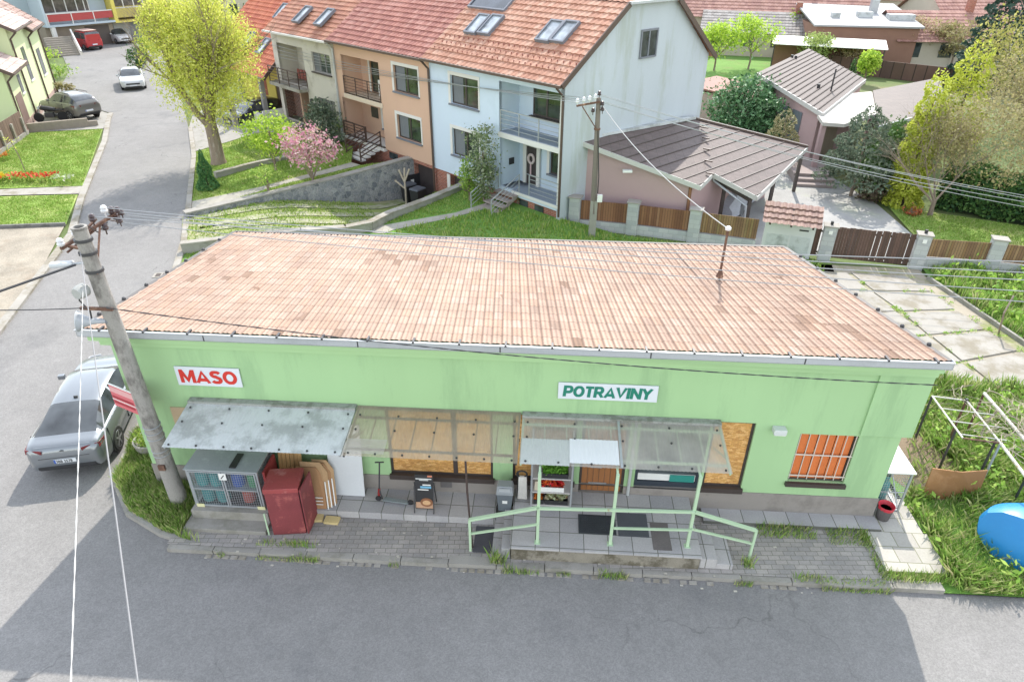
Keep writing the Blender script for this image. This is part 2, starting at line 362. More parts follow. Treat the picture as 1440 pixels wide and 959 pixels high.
def blob_points(c,r,nclump,per,cr,shell=.55,flat=1.0):
    """clumped points through an ellipsoid; uneven outline with gaps"""
    c=np.array(c);r=np.array(r)
    d=rng.normal(size=(nclump,3)); d/=np.linalg.norm(d,axis=1,keepdims=True)
    rad=(shell+(1-shell)*rng.random((nclump,1))**.6)*(.85+.25*rng.random((nclump,1)))
    cc=c+d*r*rad
    per_i=rng.integers(int(per*.5),int(per*1.5)+1,size=nclump)
    idx=np.repeat(np.arange(nclump),per_i); sc=cr*(.6+.8*rng.random(nclump))
    return cc[idx]+rng.normal(size=(len(idx),3))*sc[idx][:,None]*np.array([1,1,.8*flat]),cc
def grass(name,pts,hf,dens,h,w,m,label,cat='grass',lean=.35,kind='stuff',maskf=None):
    """grass blades over an outline: one object, nobody could count them"""
    xs=np.array([p[0] for p in pts]);ys=np.array([p[1] for p in pts]); n=int((xs.max()-xs.min())*(ys.max()-ys.min())*dens)
    X=rng.uniform(xs.min(),xs.max(),n);Y=rng.uniform(ys.min(),ys.max(),n); ins=np.zeros(n,bool); j=len(pts)-1
    for i in range(len(pts)):
        cnd=((ys[i]>Y)!=(ys[j]>Y)); xi=(xs[j]-xs[i])*(Y-ys[i])/((ys[j]-ys[i])+1e-12)+xs[i]; ins^=cnd&(X<xi); j=i
    X=X[ins];Y=Y[ins]
    if maskf is not None: k=maskf(X,Y)>rng.random(len(X)); X=X[k];Y=Y[k]
    Z=np.array([hf(x,y) for x,y in zip(X,Y)]) if callable(hf) else np.full(len(X),hf)
    n=len(X); tuft=.55+.9*np.clip(np.sin(X*2.7+1.3*np.sin(Y*1.9))*np.sin(Y*3.1+X*.7)*.5+.5,0,1)
    H=h*(.5+rng.random(n))*tuft; a=rng.uniform(0,2*np.pi,n); b=rng.uniform(0,2*np.pi,n); L=lean*H*(.3+rng.random(n))
    ww=w*(.6+.8*rng.random(n)); V=np.empty((n,4,3),dtype=np.float32)
    V[:,0]=np.stack([X-np.cos(a)*ww/2,Y-np.sin(a)*ww/2,Z-.01],1); V[:,1]=np.stack([X+np.cos(a)*ww/2,Y+np.sin(a)*ww/2,Z-.01],1)
    V[:,2]=np.stack([X+np.cos(b)*L*.5+np.cos(a)*ww*.35,Y+np.sin(b)*L*.5+np.sin(a)*ww*.35,Z+H*.65],1); V[:,3]=np.stack([X+np.cos(b)*L,Y+np.sin(b)*L,Z+H],1)
    o=rawmesh(name,V.reshape(-1,3),np.arange(n*4).reshape(n,4),m); tag(o,label,cat,None,kind); return o
def limb(mb,p,d,L,r,depth,rg,tips,spread=.5,upb=.25,nseg=3,kids=(2,3),shrink=.68):
    pts=[Vector(p)];rs=[r];d=Vector(d).normalized()
    for i in range(nseg):
        d=(d+Vector((rg.gauss(0,.12),rg.gauss(0,.12),rg.gauss(0,.08)+.06*upb))).normalized(); pts.append(pts[-1]+d*L/nseg); rs.append(r*(1-.45*(i+1)/nseg))
    mb.tube(pts,rs,5 if r<.06 else 8,True)
    if depth<=0: tips.append(pts[-1]); tips.append(pts[-2]); return
    for k in range(rg.randint(*kids)):
        i=rg.randint(1,nseg); q=pts[i]; a=rg.uniform(0,2*math.pi)
        x=d.orthogonal().normalized(); y=d.cross(x); s=spread*(.6+.8*rg.random())
        nd=(d+(x*math.cos(a)+y*math.sin(a))*s+Vector((0,0,upb*.5))).normalized()
        limb(mb,q,nd,L*shrink*(.8+.4*rg.random()),rs[i]*.7,depth-1,rg,tips,spread,upb,nseg,kids,shrink)
    limb(mb,pts[-1],d,L*shrink,rs[-1]*.9,depth-1,rg,tips,spread,upb,nseg,kids,shrink)

def _arc(cx,cy,rx,ry,a0,a1,n=14): return [(cx+rx*math.cos(math.radians(a0+(a1-a0)*i/n)),cy+ry*math.sin(math.radians(a0+(a1-a0)*i/n))) for i in range(n+1)]
GLYPH={'M':(1.12,[[(.11,0),(.11,1)],[(.15,.94),(.56,.16),(.97,.94)],[(1.01,1),(1.01,0)]]),'A':(1.02,[[(.07,0),(.51,.95),(.95,0)],[(.24,.27),(.78,.27)]]),
 'S':(.88,[_arc(.44,.72,.31,.18,20,270,14)+_arc(.44,.29,.31,.19,90,-160,14)[1:]]),'O':(1.04,[_arc(.52,.5,.40,.40,0,360,28)]),
 'P':(.88,[[(.11,0),(.11,1)],[(.11,.90),(.5,.90)]+_arc(.52,.66,.24,.24,90,-90,12)+[(.11,.42)]]),'T':(.84,[[(.02,.90),(.82,.90)],[(.42,.88),(.42,0)]]),
 'R':(.94,[[(.11,0),(.11,1)],[(.11,.90),(.5,.90)]+_arc(.52,.67,.24,.23,90,-90,12)+[(.11,.44)],[(.48,.44),(.82,0)]]),'V':(.96,[[(.06,1),(.48,.06),(.90,1)]]),'I':(.32,[[(.16,0),(.16,1)]]),
 'N':(1.0,[[(.11,0),(.11,1)],[(.13,.95),(.87,.05)],[(.89,1),(.89,0)]]),'Y':(.92,[[(.05,1),(.46,.46),(.87,1)],[(.46,.5),(.46,0)]])}
def block_text(txt,h,th,m,name,parent,loc,width,shear=0.0):
    """bold block lettering from flat strokes, standing in the local x-z plane, centred on loc"""
    mb=MB(); x=0; k=0; tot=sum(GLYPH[c][0]+.08 for c in txt)-.08
    sx=width/tot
    for c in txt:
        w_,st=GLYPH[c]
        for line in st:
            pts=[Vector(((x+p[0])*sx+shear*p[1]*h,0,p[1]*h)) for p in line]; L=[];R=[]; n=len(pts); closed=(pts[0]-pts[-1]).length<1e-6
            for i in range(n):
                a=pts[i-1] if i>0 else (pts[-2] if closed else None); b=pts[i+1] if i<n-1 else (pts[1] if closed else None)
                d1=(pts[i]-a).normalized() if a is not None else None; d2=(b-pts[i]).normalized() if b is not None else None
                d=((d1 or d2)+(d2 or d1)).normalized(); nn=Vector((-d.z,0,d.x)); cosb=max(.5,nn.dot(Vector((-(d1 or d2).z,0,(d1 or d2).x))))
                L.append(pts[i]+nn*th/2/cosb);R.append(pts[i]-nn*th/2/cosb)
            y=-.0006*(k%6); k+=1
            for i in range(n-1): mb.add([(q.x,y,q.z) for q in(R[i],R[i+1],L[i+1],L[i])],[(0,1,2,3)])
        x+=w_+.08
    xs=[v[0] for v in mb.v]; c=(min(xs)+max(xs))/2
    mb.v=[(v[0]-c,v[1],min(h+.0,max(0,v[2]))-h/2) for v in mb.v]
    return mb.build(name,m,parent,loc=loc)
def mat_rubble(name,cols,scale,joint,jw=.06,bump=.6):
    if name in MATS: return MATS[name]
    m,nt,nd,ln,P=_nodes(name); tc=nd.new('ShaderNodeTexCoord')
    v1=N(nt,'ShaderNodeTexVoronoi',Scale=scale); v2=N(nt,'ShaderNodeTexVoronoi',Scale=scale,feature='DISTANCE_TO_EDGE')
    for v in(v1,v2): ln.new(tc.outputs['Object'],v.inputs['Vector'])
    sp=nd.new('ShaderNodeSeparateXYZ'); ln.new(v1.outputs['Color'],sp.inputs[0]); rp=nd.new('ShaderNodeValToRGB'); el=rp.color_ramp.elements
    while len(el)<len(cols): el.new(.5)
    for i,c in enumerate(cols): el[i].position=i/(len(cols)-1); el[i].color=c3(c)
    ln.new(sp.outputs[0],rp.inputs[0]); r=N(nt,'ShaderNodeMapRange',**{'From Min':0.0,'From Max':jw}); ln.new(v2.outputs['Distance'],r.inputs['Value'])
    nz=N(nt,'ShaderNodeTexNoise',Scale=14.0,Detail=5.0); ln.new(tc.outputs['Object'],nz.inputs['Vector']); mr=N(nt,'ShaderNodeMapRange',**{'From Min':.3,'From Max':.7,'To Min':.7,'To Max':1.3}); ln.new(nz.outputs['Fac'],mr.inputs['Value'])
    vm=N(nt,'ShaderNodeVectorMath',operation='SCALE'); ln.new(rp.outputs[0],vm.inputs[0]); ln.new(mr.outputs[0],vm.inputs['Scale'])
    mx=nd.new('ShaderNodeMix'); mx.data_type='RGBA'; ln.new(r.outputs[0],mx.inputs['Factor']); mx.inputs['A'].default_value=c3(joint); ln.new(vm.outputs[0],mx.inputs['B']); ln.new(mx.outputs['Result'],P.inputs['Base Color']); P.inputs['Roughness'].default_value=.9
    b=N(nt,'ShaderNodeBump',Strength=bump,Distance=.03); ln.new(r.outputs[0],b.inputs['Height']); ln.new(b.outputs[0],P.inputs['Normal']); MATS[name]=m; return m
SUN_E=2.0; SKY_S=.15; SKY_SAT=.37; DUST=.2; EXPO=1.6
# ---------------------------------------------------------------- palette
ASPH=mat_asphalt('asphalt',(.212,.205,.20),(.172,.168,.167))
ASPHO=mat('old_asphalt',(.21,.205,.20),.92,.16,.4,90,.25,col2=(.26,.25,.235),patch=.4,patchscale=.3)
SOIL=mat('soil',(.20,.15,.10),.95,.3,2,40,.5,col2=(.10,.09,.06),patch=.4,patchscale=1.0)
EARTHG=mat('meadow_ground',(.10,.14,.04),.95,.3,.2,12,.3,col2=(.16,.15,.07),patch=.4,patchscale=.08)
LAWN=mat('lawn',(.19,.29,.05),.95,.25,.5,26,.5,col2=(.33,.34,.12),patch=.35,patchscale=.45)
LAWND=mat('lawn_dense',(.12,.24,.04),.95,.25,.6,30,.5,col2=(.15,.20,.05),patch=.25,patchscale=.5)
GRAVEL=mat('pebble_gravel',(.29,.255,.205),.95,.5,.8,16,.9,col2=(.23,.185,.14),patch=.3,patchscale=.5)
GREYGR=mat('grey_gravel',(.34,.335,.325),.95,.3,.8,30,.6,col2=(.30,.31,.26),patch=.3,patchscale=.4)
CONC=mat('concrete',(.29,.275,.25),.9,.18,1.5,50,.3,col2=(.22,.21,.18),patch=.4,patchscale=1.2)
CONCL=mat('pale_concrete',(.31,.29,.26),.9,.16,1.2,40,.3,col2=(.22,.195,.15),patch=.5,patchscale=.9)
CONCD=mat('dark_concrete',(.16,.155,.15),.9,.2,2,40,.35,col2=(.09,.09,.08),patch=.4,patchscale=1.5)
KERB=mat_cells('kerb_stone',[(.37,.35,.31),(.33,.31,.28),(.40,.37,.33)],1.0,9.0,.9,plane='xy',joint=(.10,.10,.08),jw=.025,bump=.3,offset=0,var=.25)
PAVER=mat_cells('brick_paving',[(.29,.27,.255),(.32,.295,.275),(.265,.25,.24)],.24,.12,.9,plane='xy',joint=(.16,.15,.125),jw=.012,bump=.4,var=.22)
SLABP=mat_cells('paving_slabs',[(.37,.36,.36),(.40,.385,.38),(.34,.33,.335)],.5,.42,.9,plane='xy',joint=(.14,.14,.12),jw=.018,bump=.3,offset=0,var=.16)
SLABL=mat_cells('light_slabs',[(.38,.36,.325),(.40,.38,.345),(.35,.33,.30)],.45,.42,.9,plane='xy',joint=(.2,.2,.14),jw=.02,bump=.3,offset=.3,var=.14)
PATHM=mat_cells('garden_path',[(.34,.32,.28),(.31,.29,.255)],.3,.3,.9,plane='xy',joint=(.28,.27,.2),jw=.02,bump=.3,offset=0)
STONE=mat_rubble('rubble_stone',[(.13,.14,.16),(.21,.215,.23),(.30,.30,.30),(.17,.18,.20),(.25,.25,.26)],4.2,(.33,.32,.31))
BLOCK=mat_cells('grey_block',[(.42,.43,.43),(.46,.46,.46),(.38,.39,.40)],.42,.2,.9,plane='sz',joint=(.30,.30,.30),jw=.012,bump=.3)
BRICK=mat_cells('red_brick',[(.30,.09,.055),(.25,.075,.05),(.35,.12,.08)],.25,.075,.9,plane='sz',joint=(.36,.30,.26),jw=.013,bump=.3)
DBRICK=mat_cells('dark_brick',[(.12,.045,.035),(.09,.035,.03),(.16,.06,.045)],.25,.09,.8,plane='sz',joint=(.25,.22,.2),jw=.02,bump=.3)
BLADE=mat_leaf('grass_blades',[(.12,.23,.04),(.20,.35,.065),(.30,.44,.10),(.42,.48,.18),(.50,.45,.26)],.6,.3)
BLADE2=mat_leaf('lawn_blades',[(.17,.28,.05),(.24,.37,.07),(.31,.42,.09),(.44,.46,.19)],.6,.3)
# shop-aligned frame: origin at the front-left corner of the shop, x along the facade, y into the shop
SL=Vector((-8.31,11.89,0)); SRZ=math.radians(-3.39); SEX=Vector((math.cos(SRZ),math.sin(SRZ),0)); SEY=Vector((-SEX.y,SEX.x,0))
def S(x,y,z=0): return SL+SEX*x+SEY*y+Vector((0,0,z))
def shop_thing(name,label,cat,x,y,z,group=None,turn=0): return thing(name,label,cat,S(x,y,z),SRZ+turn,group)
# row-house frame: origin at the right front corner of the pale blue house, x along the row to the right, y into the houses
RO=Vector((2.05,28.22,0)); RA=math.radians(-46.4); REX=Vector((math.cos(RA),math.sin(RA),0)); REY=Vector((-REX.y,REX.x,0))
def RW(s,d,z=0): return RO-REX*s+REY*d+Vector((0,0,z))
# ---------------------------------------------------------------- terrain heights of the gardens in front of the row houses
def g2(u,v,z=0): p=G(u,v,z); return (p.x,p.y)
ROADR=[(-12.3,19.5),(-12.98,23.15),(-14.02,26.57),(-15.6,30.87),(-18.71,39.15),(-21.64,45.74),(-26,55),(-33,68),(-39,82)]
def roadx(y):
    for a,b in zip(ROADR,ROADR[1:]):
        if a[1]<=y<=b[1]: return a[0]+(b[0]-a[0])*(y-a[1])/(b[1]-a[1])
    return ROADR[0][0] if y<ROADR[0][1] else ROADR[-1][0]
def front_dist(x,y): # metres in front of the row facade
    return -((Vector((x,y,0))-RO).dot(REY))
def lawn_h(x,y):
    d=max(0,front_dist(x,y)); r=max(0,x-roadx(y))
    t=r/(r+d+1e-6)
    return .62*min(1,max(0,t))**1.3
def drive_h(x,y):
    d=max(0,front_dist(x,y)); r=max(0,x-roadx(y)); t=r/(r+d+1e-6)
    q=max(0,(t-.25)/.75); return .04-1.3*q*q*(3-2*q)
def lower_h(x,y):
    if y<24: return 0.0
    return .45*max(0,1-front_dist(x,y)/7.5)*min(1,max(0,1-(x-2.2)/2.5))
# ---------------------------------------------------------------- ground, roads, paths
sheet('ground',[(-420,-120),(420,-120),(420,420),(-420,420)],-1.6,EARTHG)
# a coarse terrain sheet just under everything, lowered where the sunken drive is
sheet('terrain',[[(-420,-120),(420,-120),(420,24.4),(-1.4,24.4),(-13.2,24.4),(-420,24.4)],[(-420,24.4),(-13.2,24.4),(-15.0,29.0),(-19.0,39),(-21.9,45.7),(-33.4,68),(-420,68)],[(-420,68),(-33.4,68),(-30,75),(-6,75),(420,75),(420,420),(-420,420)],[(420,24.4),(420,75),(-6,75),(9,33),(3.2,28.3),(-1.5,24.6),(-1.4,24.4)]],-.05,EARTHG)
LEFTE=[(-15.2,12.5),(-15.9,15.5),(-16.66,18.86),(-17.79,23.07),(-18.92,27.27),(-20.97,31.76),(-25.2,42.09),(-27.77,47.54),(-28.6,49.5)]
KY=-1.87
def W2(x,y): p=S(x,y); return (p.x,p.y)
CORNER=[(-10.0,15.5),(-9.72,13.4),(-9.4,12.0),(-8.6,11.0),(-7.6,10.42),(-6.6,10.08)]
road=[(-60,-1.5),(60,-8.0),W2(70,KY),W2(18,KY),W2(2,KY)]+CORNER[::-1]+[(-11.2,18.6)]+ROADR+[(-45,100),(-75,92),(-49.5,78.5),(-46,73.8),(-41.0,66.0),(-37.0,57.2),(-34.6,52.0),(-31.2,51.6)]+LEFTE[::-1]+[(-14.9,11.0),(-16,9.2),(-60,9.5)]
sheet('road',road,0.0,ASPH)
sheet('sand_verge',[(-60,-14),(60,-14),(60,-8.02),(-60,-1.52)],-.01,EARTHG)
# kerbs
def kerb_run(name,pts,w,z0,z1,m):
    mb=MB()
    for a,b in zip(pts,pts[1:]):
        a=Vector((a[0],a[1],0));b=Vector((b[0],b[1],0));d=(b-a).normalized();n=Vector((-d.y,d.x,0))
        q=[a-n*w/2-d*.01,b-n*w/2+d*.01,b+n*w/2+d*.01,a+n*w/2-d*.01]
        mb.prism([(p.x,p.y) for p in q],z0,z1)
    return tag(mb.build(name,m),None,None,None,'structure')
kerb_run('side_road_kerb',[(p[0]-.12,p[1]) for p in LEFTE],.3,-.1,.09,CONCL)
kerb_run('garden_kerb',[(p[0]+.12,p[1]) for p in ROADR[1:6]],.25,-.1,.07,CONCL)
# left side of the side street
sheet('pebble_yard',[(-60,9.52),(-16.1,9.3),(-15.1,11)]+[(p[0]-.2,p[1]) for p in LEFTE[:4]]+[(-19.9,28.2),(-22.5,27.85),(-60,24)],.004,GRAVEL)
sheet('front_lawn',[(-19.9,28.35),(-21.55,32.3),(-25.3,31.95),(-60,28.4),(-60,24.2),(-22.5,28.0)],.03,LAWN)
sheet('garden_path',[(-21.55,32.38),(-22.0,33.55),(-25.84,32.95),(-60,29.5),(-60,28.5),(-25.3,32.05)],.05,CONCL)
sheet('side_lawn',[(-22.05,33.65),(-27.0,45.1),(-31.3,43.9),(-30.5,40.0),(-30.0,36.5),(-60,33),(-60,29.7),(-25.84,33.1)],.04,LAWN)
sheet('parking_apron',[(-27.05,45.25),(-28.6,49.3),(-31.2,51.4),(-34.8,52),(-35.2,46),(-31.3,44.2)],.03,CONC)
for nm,x0,x1,y in(('kerb_edging',-24.5,-20.1,28.25),):
    kerb_run(nm,[(-27,27.55),(-22.5,27.95),(-19.9,28.28)],.12,0,.14,CONCD)
# the corner verge by the pole, grass bank up to the shop wall
corner_verge=[W2(-.02,.0),(-8.0,18.0),(-10.9,18.4)]+CORNER+[W2(1.45,-1.75),W2(1.45,-.02)]
def verge_h(x,y): return .1
sheet('verge_soil',corner_verge,.08,SOIL)
kerb_run('corner_kerb',[(p[0],p[1]) for p in CORNER]+[W2(2.0,KY+.05)],.18,-.05,.11,CONC)
# pavement, kerb, raised walk along the facade
sheet('pavement',[W2(1.1,-1.78),W2(16.2,-1.78),W2(16.2,-.2),W2(1.1,-.2)],.12,PAVER)
def shop_struct(name,mb,m): 
    o=mb.build(name,m); o.location=SL; o.rotation_euler=(0,0,SRZ); return tag(o,None,None,None,'structure')
mb=MB(); x=1.15
while x<16.9:
    mb.box(x,-1.9+rnd.uniform(-.015,.015),-.05,x+.985,-1.68,.115+rnd.uniform(-.012,.012)); x+=1.0
shop_struct('kerb',mb,CONC)
mb=MB()
x=2.0
while x<14.4: # row of granite setts in the gutter line
    if rnd.random()<.7: mb.box(x,-2.0,-.02,x+.12+rnd.random()*.04,-1.915,.012+rnd.random()*.015)
    x+=.18
shop_struct('gutter_setts',mb,CONCL)
mb=MB().box(3.15,-.78,.0,8.02,-.021,.30); shop_struct('raised_walk',mb,SLABP)
mb=MB().box(12.62,-.42,0,16.45,-.021,.20); shop_struct('narrow_walk',mb,SLABP)
mb=MB()
mb.box(16.12,-1.5,-.05,17.42,-.43,.15); mb.box(16.47,-.43,-.05,17.35,.62,.146); mb.box(16.47,.62,-.05,17.2,3.2,.142); shop_struct('slab_path',mb,SLABL)
# concrete drive right of the shop, up to the gate
drive=[g2(1160,372),g2(1292,379),g2(1306,394),g2(1436,483),(17.0,16.2),W2(22.4,1.9),W2(17.2,3.4),W2(16.2,10.0),(10.4,24.8)]
sheet('drive_gravel',drive,.0,mat('drive_dirt',(.33,.29,.23),.95,.25,1,30,.4,col2=(.20,.22,.08),patch=.4,patchscale=.7))
mb=MB()
cells=[]
u0=Vector((10.9,24.3,0)); u1=Vector((15.6,23.6,0)); l0=Vector((12.0,13.2,0)); l1=Vector((17.0,15.6,0))
for j in range(6):
    for i in range(2):
        def Pq(a,b): return (u0.lerp(u1,a)).lerp(l0.lerp(l1,a),b)
        a0,a1=i*.46+.02,(i+1)*.46-.01; b0,b1=j/6+.006,(j+1)/6-.008
        q=[Pq(a0,b0),Pq(a1,b0),Pq(a1,b1),Pq(a0,b1)]
        q=[p+Vector((rnd.uniform(-.06,.06),rnd.uniform(-.06,.06),0)) for p in q]
        mb.prism([(p.x,p.y) for p in q],-.03,.03+rnd.uniform(0,.02))
tag(mb.build('drive_slabs',CONCL),None,None,None,'structure')
eg=[g2(1304,393),g2(1340,417),g2(1400,458),g2(1450,492),(18.6,17.0)]
kerb_run('drive_edging',eg,.1,0,.14,CONC)
sheet('garden_plot',[(eg[0][0]+.1,eg[0][1])]+[(p[0]+.1,p[1]) for p in eg[1:]]+[(40,15),(40,21.5),(19.0,24.2),(16.3,24.9)],.03,LAWND)
sheet('shop_side_garden',[W2(16.5,3.5),W2(17.2,3.4),W2(22.4,1.9),(17.0,16.1),(40,14.9),W2(60,-1.9),W2(17.0,-1.9),W2(17.0,-1.5),W2(17.45,-1.5),W2(17.45,-.4),W2(17.3,3.2)],.05,LAWND)
sheet('soil_bed',[W2(18.3+.95*math.cos(k*.35),2.1+1.35*math.sin(k*.35)) for k in range(18)],.056,SOIL)
# yard of the property behind the fence
sheet('gravel_yard',[(2.9,28.75),(5.3,28.2),(12.7,25.7),(17.2,24.4),(17.6,28.2),(17.8,31.8),(17.3,36),(19,40),(9.2,36)],.01,GREYGR)
sheet('yard_lawn',[(17.25,24.5),(19,24.25),(34,22),(34,27.3),(24,28.6),(18.2,31.6),(17.65,28.2)],.02,LAWN)
# gardens in front of the row houses
STW=[(-14.95,29.3),(-11.75,32.0),(-8.8,33.6),(-5.75,36.05)]            # stone wall
LWW=[(-13.43,25.41),(-10.5,26.44),(-9.0,26.94),(-7.18,27.3),(-6.22,27.9),(-5.55,28.95),(-4.15,30.48),(-2.83,32.03),(-2.3,32.75)]   # low drive wall
sheet('grass_drive',[(-13.9,26.4)]+LWW[1:]+[(-5.75,36.05)]+STW[::-1][1:]+[(-15.15,29.35)],0,mat('drive_grass',(.22,.27,.08),.95,.3,.8,28,.5,col2=(.34,.32,.2),patch=.4,patchscale=.6),hf=drive_h,res=.7)
p0=[(-14.9,29.3)]
sheet('lawn_by_stone_wall',[(-15.1,29.5)]+STW[1:]+[(-6.2,36.6),g2(507,232,.5),g2(391,261.5,.2),g2(290,290,.1)],.0,LAWN,hf=lawn_h,res=.8)
sheet('walk_to_beige_steps',[g2(264,298),g2(290,290,.1),g2(391,261.5,.2),g2(507,232,.5),g2(494,228,.5),g2(366,262,.2),g2(268,284)],.015,PATHM,hf=lawn_h,res=.8)
sheet('middle_lawn',[g2(268,283.5),g2(366,261.6,.2),g2(494,227.5,.5),(-9.3,39.3),(-13.6,43.9),g2(416,223,.3),g2(303,247,.1),g2(271,252)],.0,LAWN,hf=lawn_h,res=.8)
sheet('tree_lawn',[g2(271,251.6),g2(303,246.6,.1),g2(416,222.6,.3),(-13.8,43.6),(-14.6,42.9),g2(360,193,.1),g2(272,214.5)],.0,LAWN,hf=lawn_h,res=.8)
sheet('forecourt',[g2(272,214),g2(360,192.5,.1),(-14.5,43.1),(-13.5,44.2),(-20.5,52),(-23,50),(-21.5,45.4)],.012,CONC,hf=lawn_h,res=1.0)
sheet('lower_lawn',[(-13.2,24.6)]+[(p[0]+.05,p[1]-.05) for p in LWW]+[(-1.6,32.1),(2.0,28.4),(2.9,28.2),(12.8,24.9),(12.2,22.5),(10.0,17.2),(-8.0,18.2),(-11.0,18.6)],.0,LAWND,hf=lower_h,res=.9)
sheet('walk_to_blue_steps',[g2(505,327),g2(521,323),g2(640,308.5),g2(692,290,.2),g2(702,295,.2),g2(640,314),g2(553,327.5),g2(540,332)],.02,PATHM,hf=lower_h,res=.7)
sheet('rear_walk',[(-12.6,20.2),(-11.4,19.4),(-8.6,24.6),(-12.9,24.3)],.012,PAVER)

# two pairs of pale paved wheel tracks down the grassy drive
def track(cl,off,w,nm):
    pts=[Vector((*p,0)) for p in cl]; A=[];B=[]
    for i,p in enumerate(pts):
        d=(pts[min(i+1,len(pts)-1)]-pts[max(i-1,0)]).normalized(); n=Vector((-d.y,d.x,0)); A.append(p+n*(off-w/2)); B.append(p+n*(off+w/2))
    o=[(p.x,p.y) for p in A]+[(p.x,p.y) for p in reversed(B)]
    sheet(nm,o,.035,mat('track_paving',(.31,.305,.22),.95,.3,1.5,18,.4,col2=(.22,.25,.10),patch=.55,patchscale=1.6),hf=drive_h,res=.6)
e1=RW(9.95,-.7);e2=RW(6.4,-.7)
for off in(-.62,.62): track([(-14.2,28.6),(-11.3,30.3),(-8.6,31.6),(e1.x-1.3,e1.y-2.0),(e1.x,e1.y)],off,.6,'drive_track')
for off in(-.62,.62): track([(-13.6,27.2),(-10.8,28.2),(-8.0,29.2),(-5.7,30.9),(e2.x-1.0,e2.y-1.4)],off,.6,'drive_track')
# ---------------------------------------------------------------- shop materials
GREEN=mat('green_render',(.34,.52,.275),.9,.07,.5,120,.25,col2=(.29,.45,.24),patch=.38,patchscale=.9,stretch=(1.3,1.3,.22))
GREENL=mat('pale_green_render',(.365,.545,.29),.9,.06,.5,120,.2)
PLINTH=mat('plinth_render',(.27,.245,.225),.95,.12,.8,90,.4,col2=(.20,.18,.165),patch=.35,patchscale=.8)
OSB=mat_cells('osb_board',[(.52,.27,.085),(.60,.33,.11),(.46,.23,.07),(.66,.39,.15),(.55,.30,.09)],.085,.03,.8,plane='xz',bump=.3,offset=.37,var=.3)
ZINC=mat('zinc_sheet',(.44,.46,.49),.5,.1,1.2,30,.05,metal=.25,col2=(.36,.38,.40),patch=.3)
WHITE=mat('white_paint',(.72,.72,.70),.5,.05,2,40,.05)
WHITED=mat('weathered_white_sheet',(.48,.50,.505),.55,.1,1.0,40,.08,col2=(.31,.325,.32),patch=.45,patchscale=1.3)
DARKF=mat('dark_brown_frame',(.055,.042,.038),.5,.15,5,40)
WOODD=mat('oak_door',(.30,.125,.045),.55,.25,2,30,.2,stretch=(9,9,.7))
PGREEN=mat('pale_green_paint',(.42,.56,.38),.5,.1,3,60,.08,col2=(.34,.22,.10),patch=.05,patchscale=3)
STEEL=mat('galvanised_steel',(.42,.44,.46),.45,.12,4,40,.05,metal=.5)
DSTEEL=mat('dark_steel',(.06,.06,.065),.5,.2,4,40,metal=.3)
RUST=mat('rusty_iron',(.115,.06,.042),.85,.35,6,60,.3,col2=(.26,.15,.10),patch=.3,patchscale=4)
BLACK=mat('black_plastic',(.025,.025,.028),.5,.2,3,40)
RED=mat('red_lettering',(.55,.03,.02),.5,.05,3,40)
TEALT=mat('green_lettering',(.01,.18,.125),.5,.05,3,40)
GLASSD=mat_glass('window_glass',(.05,.06,.065))
ROOFT=mat_cells('weathered_clay_tile',[(.372,.258,.197),(.378,.268,.206),(.362,.25,.19),(.385,.279,.219),(.37,.262,.203),(.372,.248,.183),(.35,.242,.188),(.39,.288,.232)],.2,.36,.9,uv=True,plane='xy',bump=.2,offset=0,var=.22,groove=(.16,.10,.075),gw=.17,gamt=.85,gmid=.6,streak=.16,dark=(.19,.115,.075),darkamt=.12)  # groove tone paints shade and dirt into the tile valleys
SW=16.39
shop=thing('shop_building','flat roofed pale green shop with boarded windows and pink clay tile roof','shop',SL,SRZ)
# front wall with openings
HO=[(5.60,.76,7.92,2.60),(8.36,.78,9.72,2.60),(9.84,.36,10.84,2.50),(11.06,.70,12.50,2.55),(12.55,.82,13.41,2.63),(14.35,1.10,15.55,2.41)]
mb=MB(); mb.wall(0,SW,.72,4.0,0,HO,.13)
xl=lambda y:.038*y; xr=lambda y:SW-.185*y
D=5.65
# side and rear walls
mb.add([(0,0,0),(0,0,4.0),(xl(D),D,4.0),(xl(D),D,0)],[(0,1,2,3)]); mb.add([(SW,0,0),(xr(D),D,0),(xr(D),D,4.0),(SW,0,4.0)],[(0,1,2,3)])
mb.add([(xl(D),D,0),(xl(D),D,4.0),(xr(D),D,4.0),(xr(D),D,0)],[(0,1,2,3)]); mb.add([(0,0,3.99),(SW,0,3.99),(xr(D),D,3.99),(xl(D),D,3.99)],[(0,1,2,3)])
mb.build('wall',GREEN,shop)
MB().extr([(15.53,-.045,2.46),(16.57,-.045,2.46),(16.57-1.13,D,2.46),(SW-1.08+.001,D,2.46),(SW+.001,-.0,2.46),(15.53,-.001,2.46)],(0,0,1.53)).build('overhang',GREEN,shop)
mb=MB(); mb.wall(-.02,SW+.02,0,.72,-.02,[(h[0],.36,h[2],.72) for h in HO[2:3]]+[(11.06,.70,12.5,.72)],.15)
mb.add([(-.02,-.02,0),(-.02,-.02,.72),(xl(D)-.02,D,.72),(xl(D)-.02,D,0)],[(0,1,2,3)]);mb.add([(SW+.02,-.02,0),(xr(D)+.02,D,0),(xr(D)+.02,D,.72),(SW+.02,-.02,.72)],[(0,1,2,3)])
mb.add([(-.02,-.02,.72),(SW+.02,-.02,.72),(SW+.02,0,.72),(-.02,0,.72)],[(0,1,2,3)])
mb.build('plinth',PLINTH,shop)
mb=MB(); mb.box(-.17,-.07,3.97,16.59,.35,4.12); mb.box(-.32,-.16,4.12,16.61,.1,4.33)
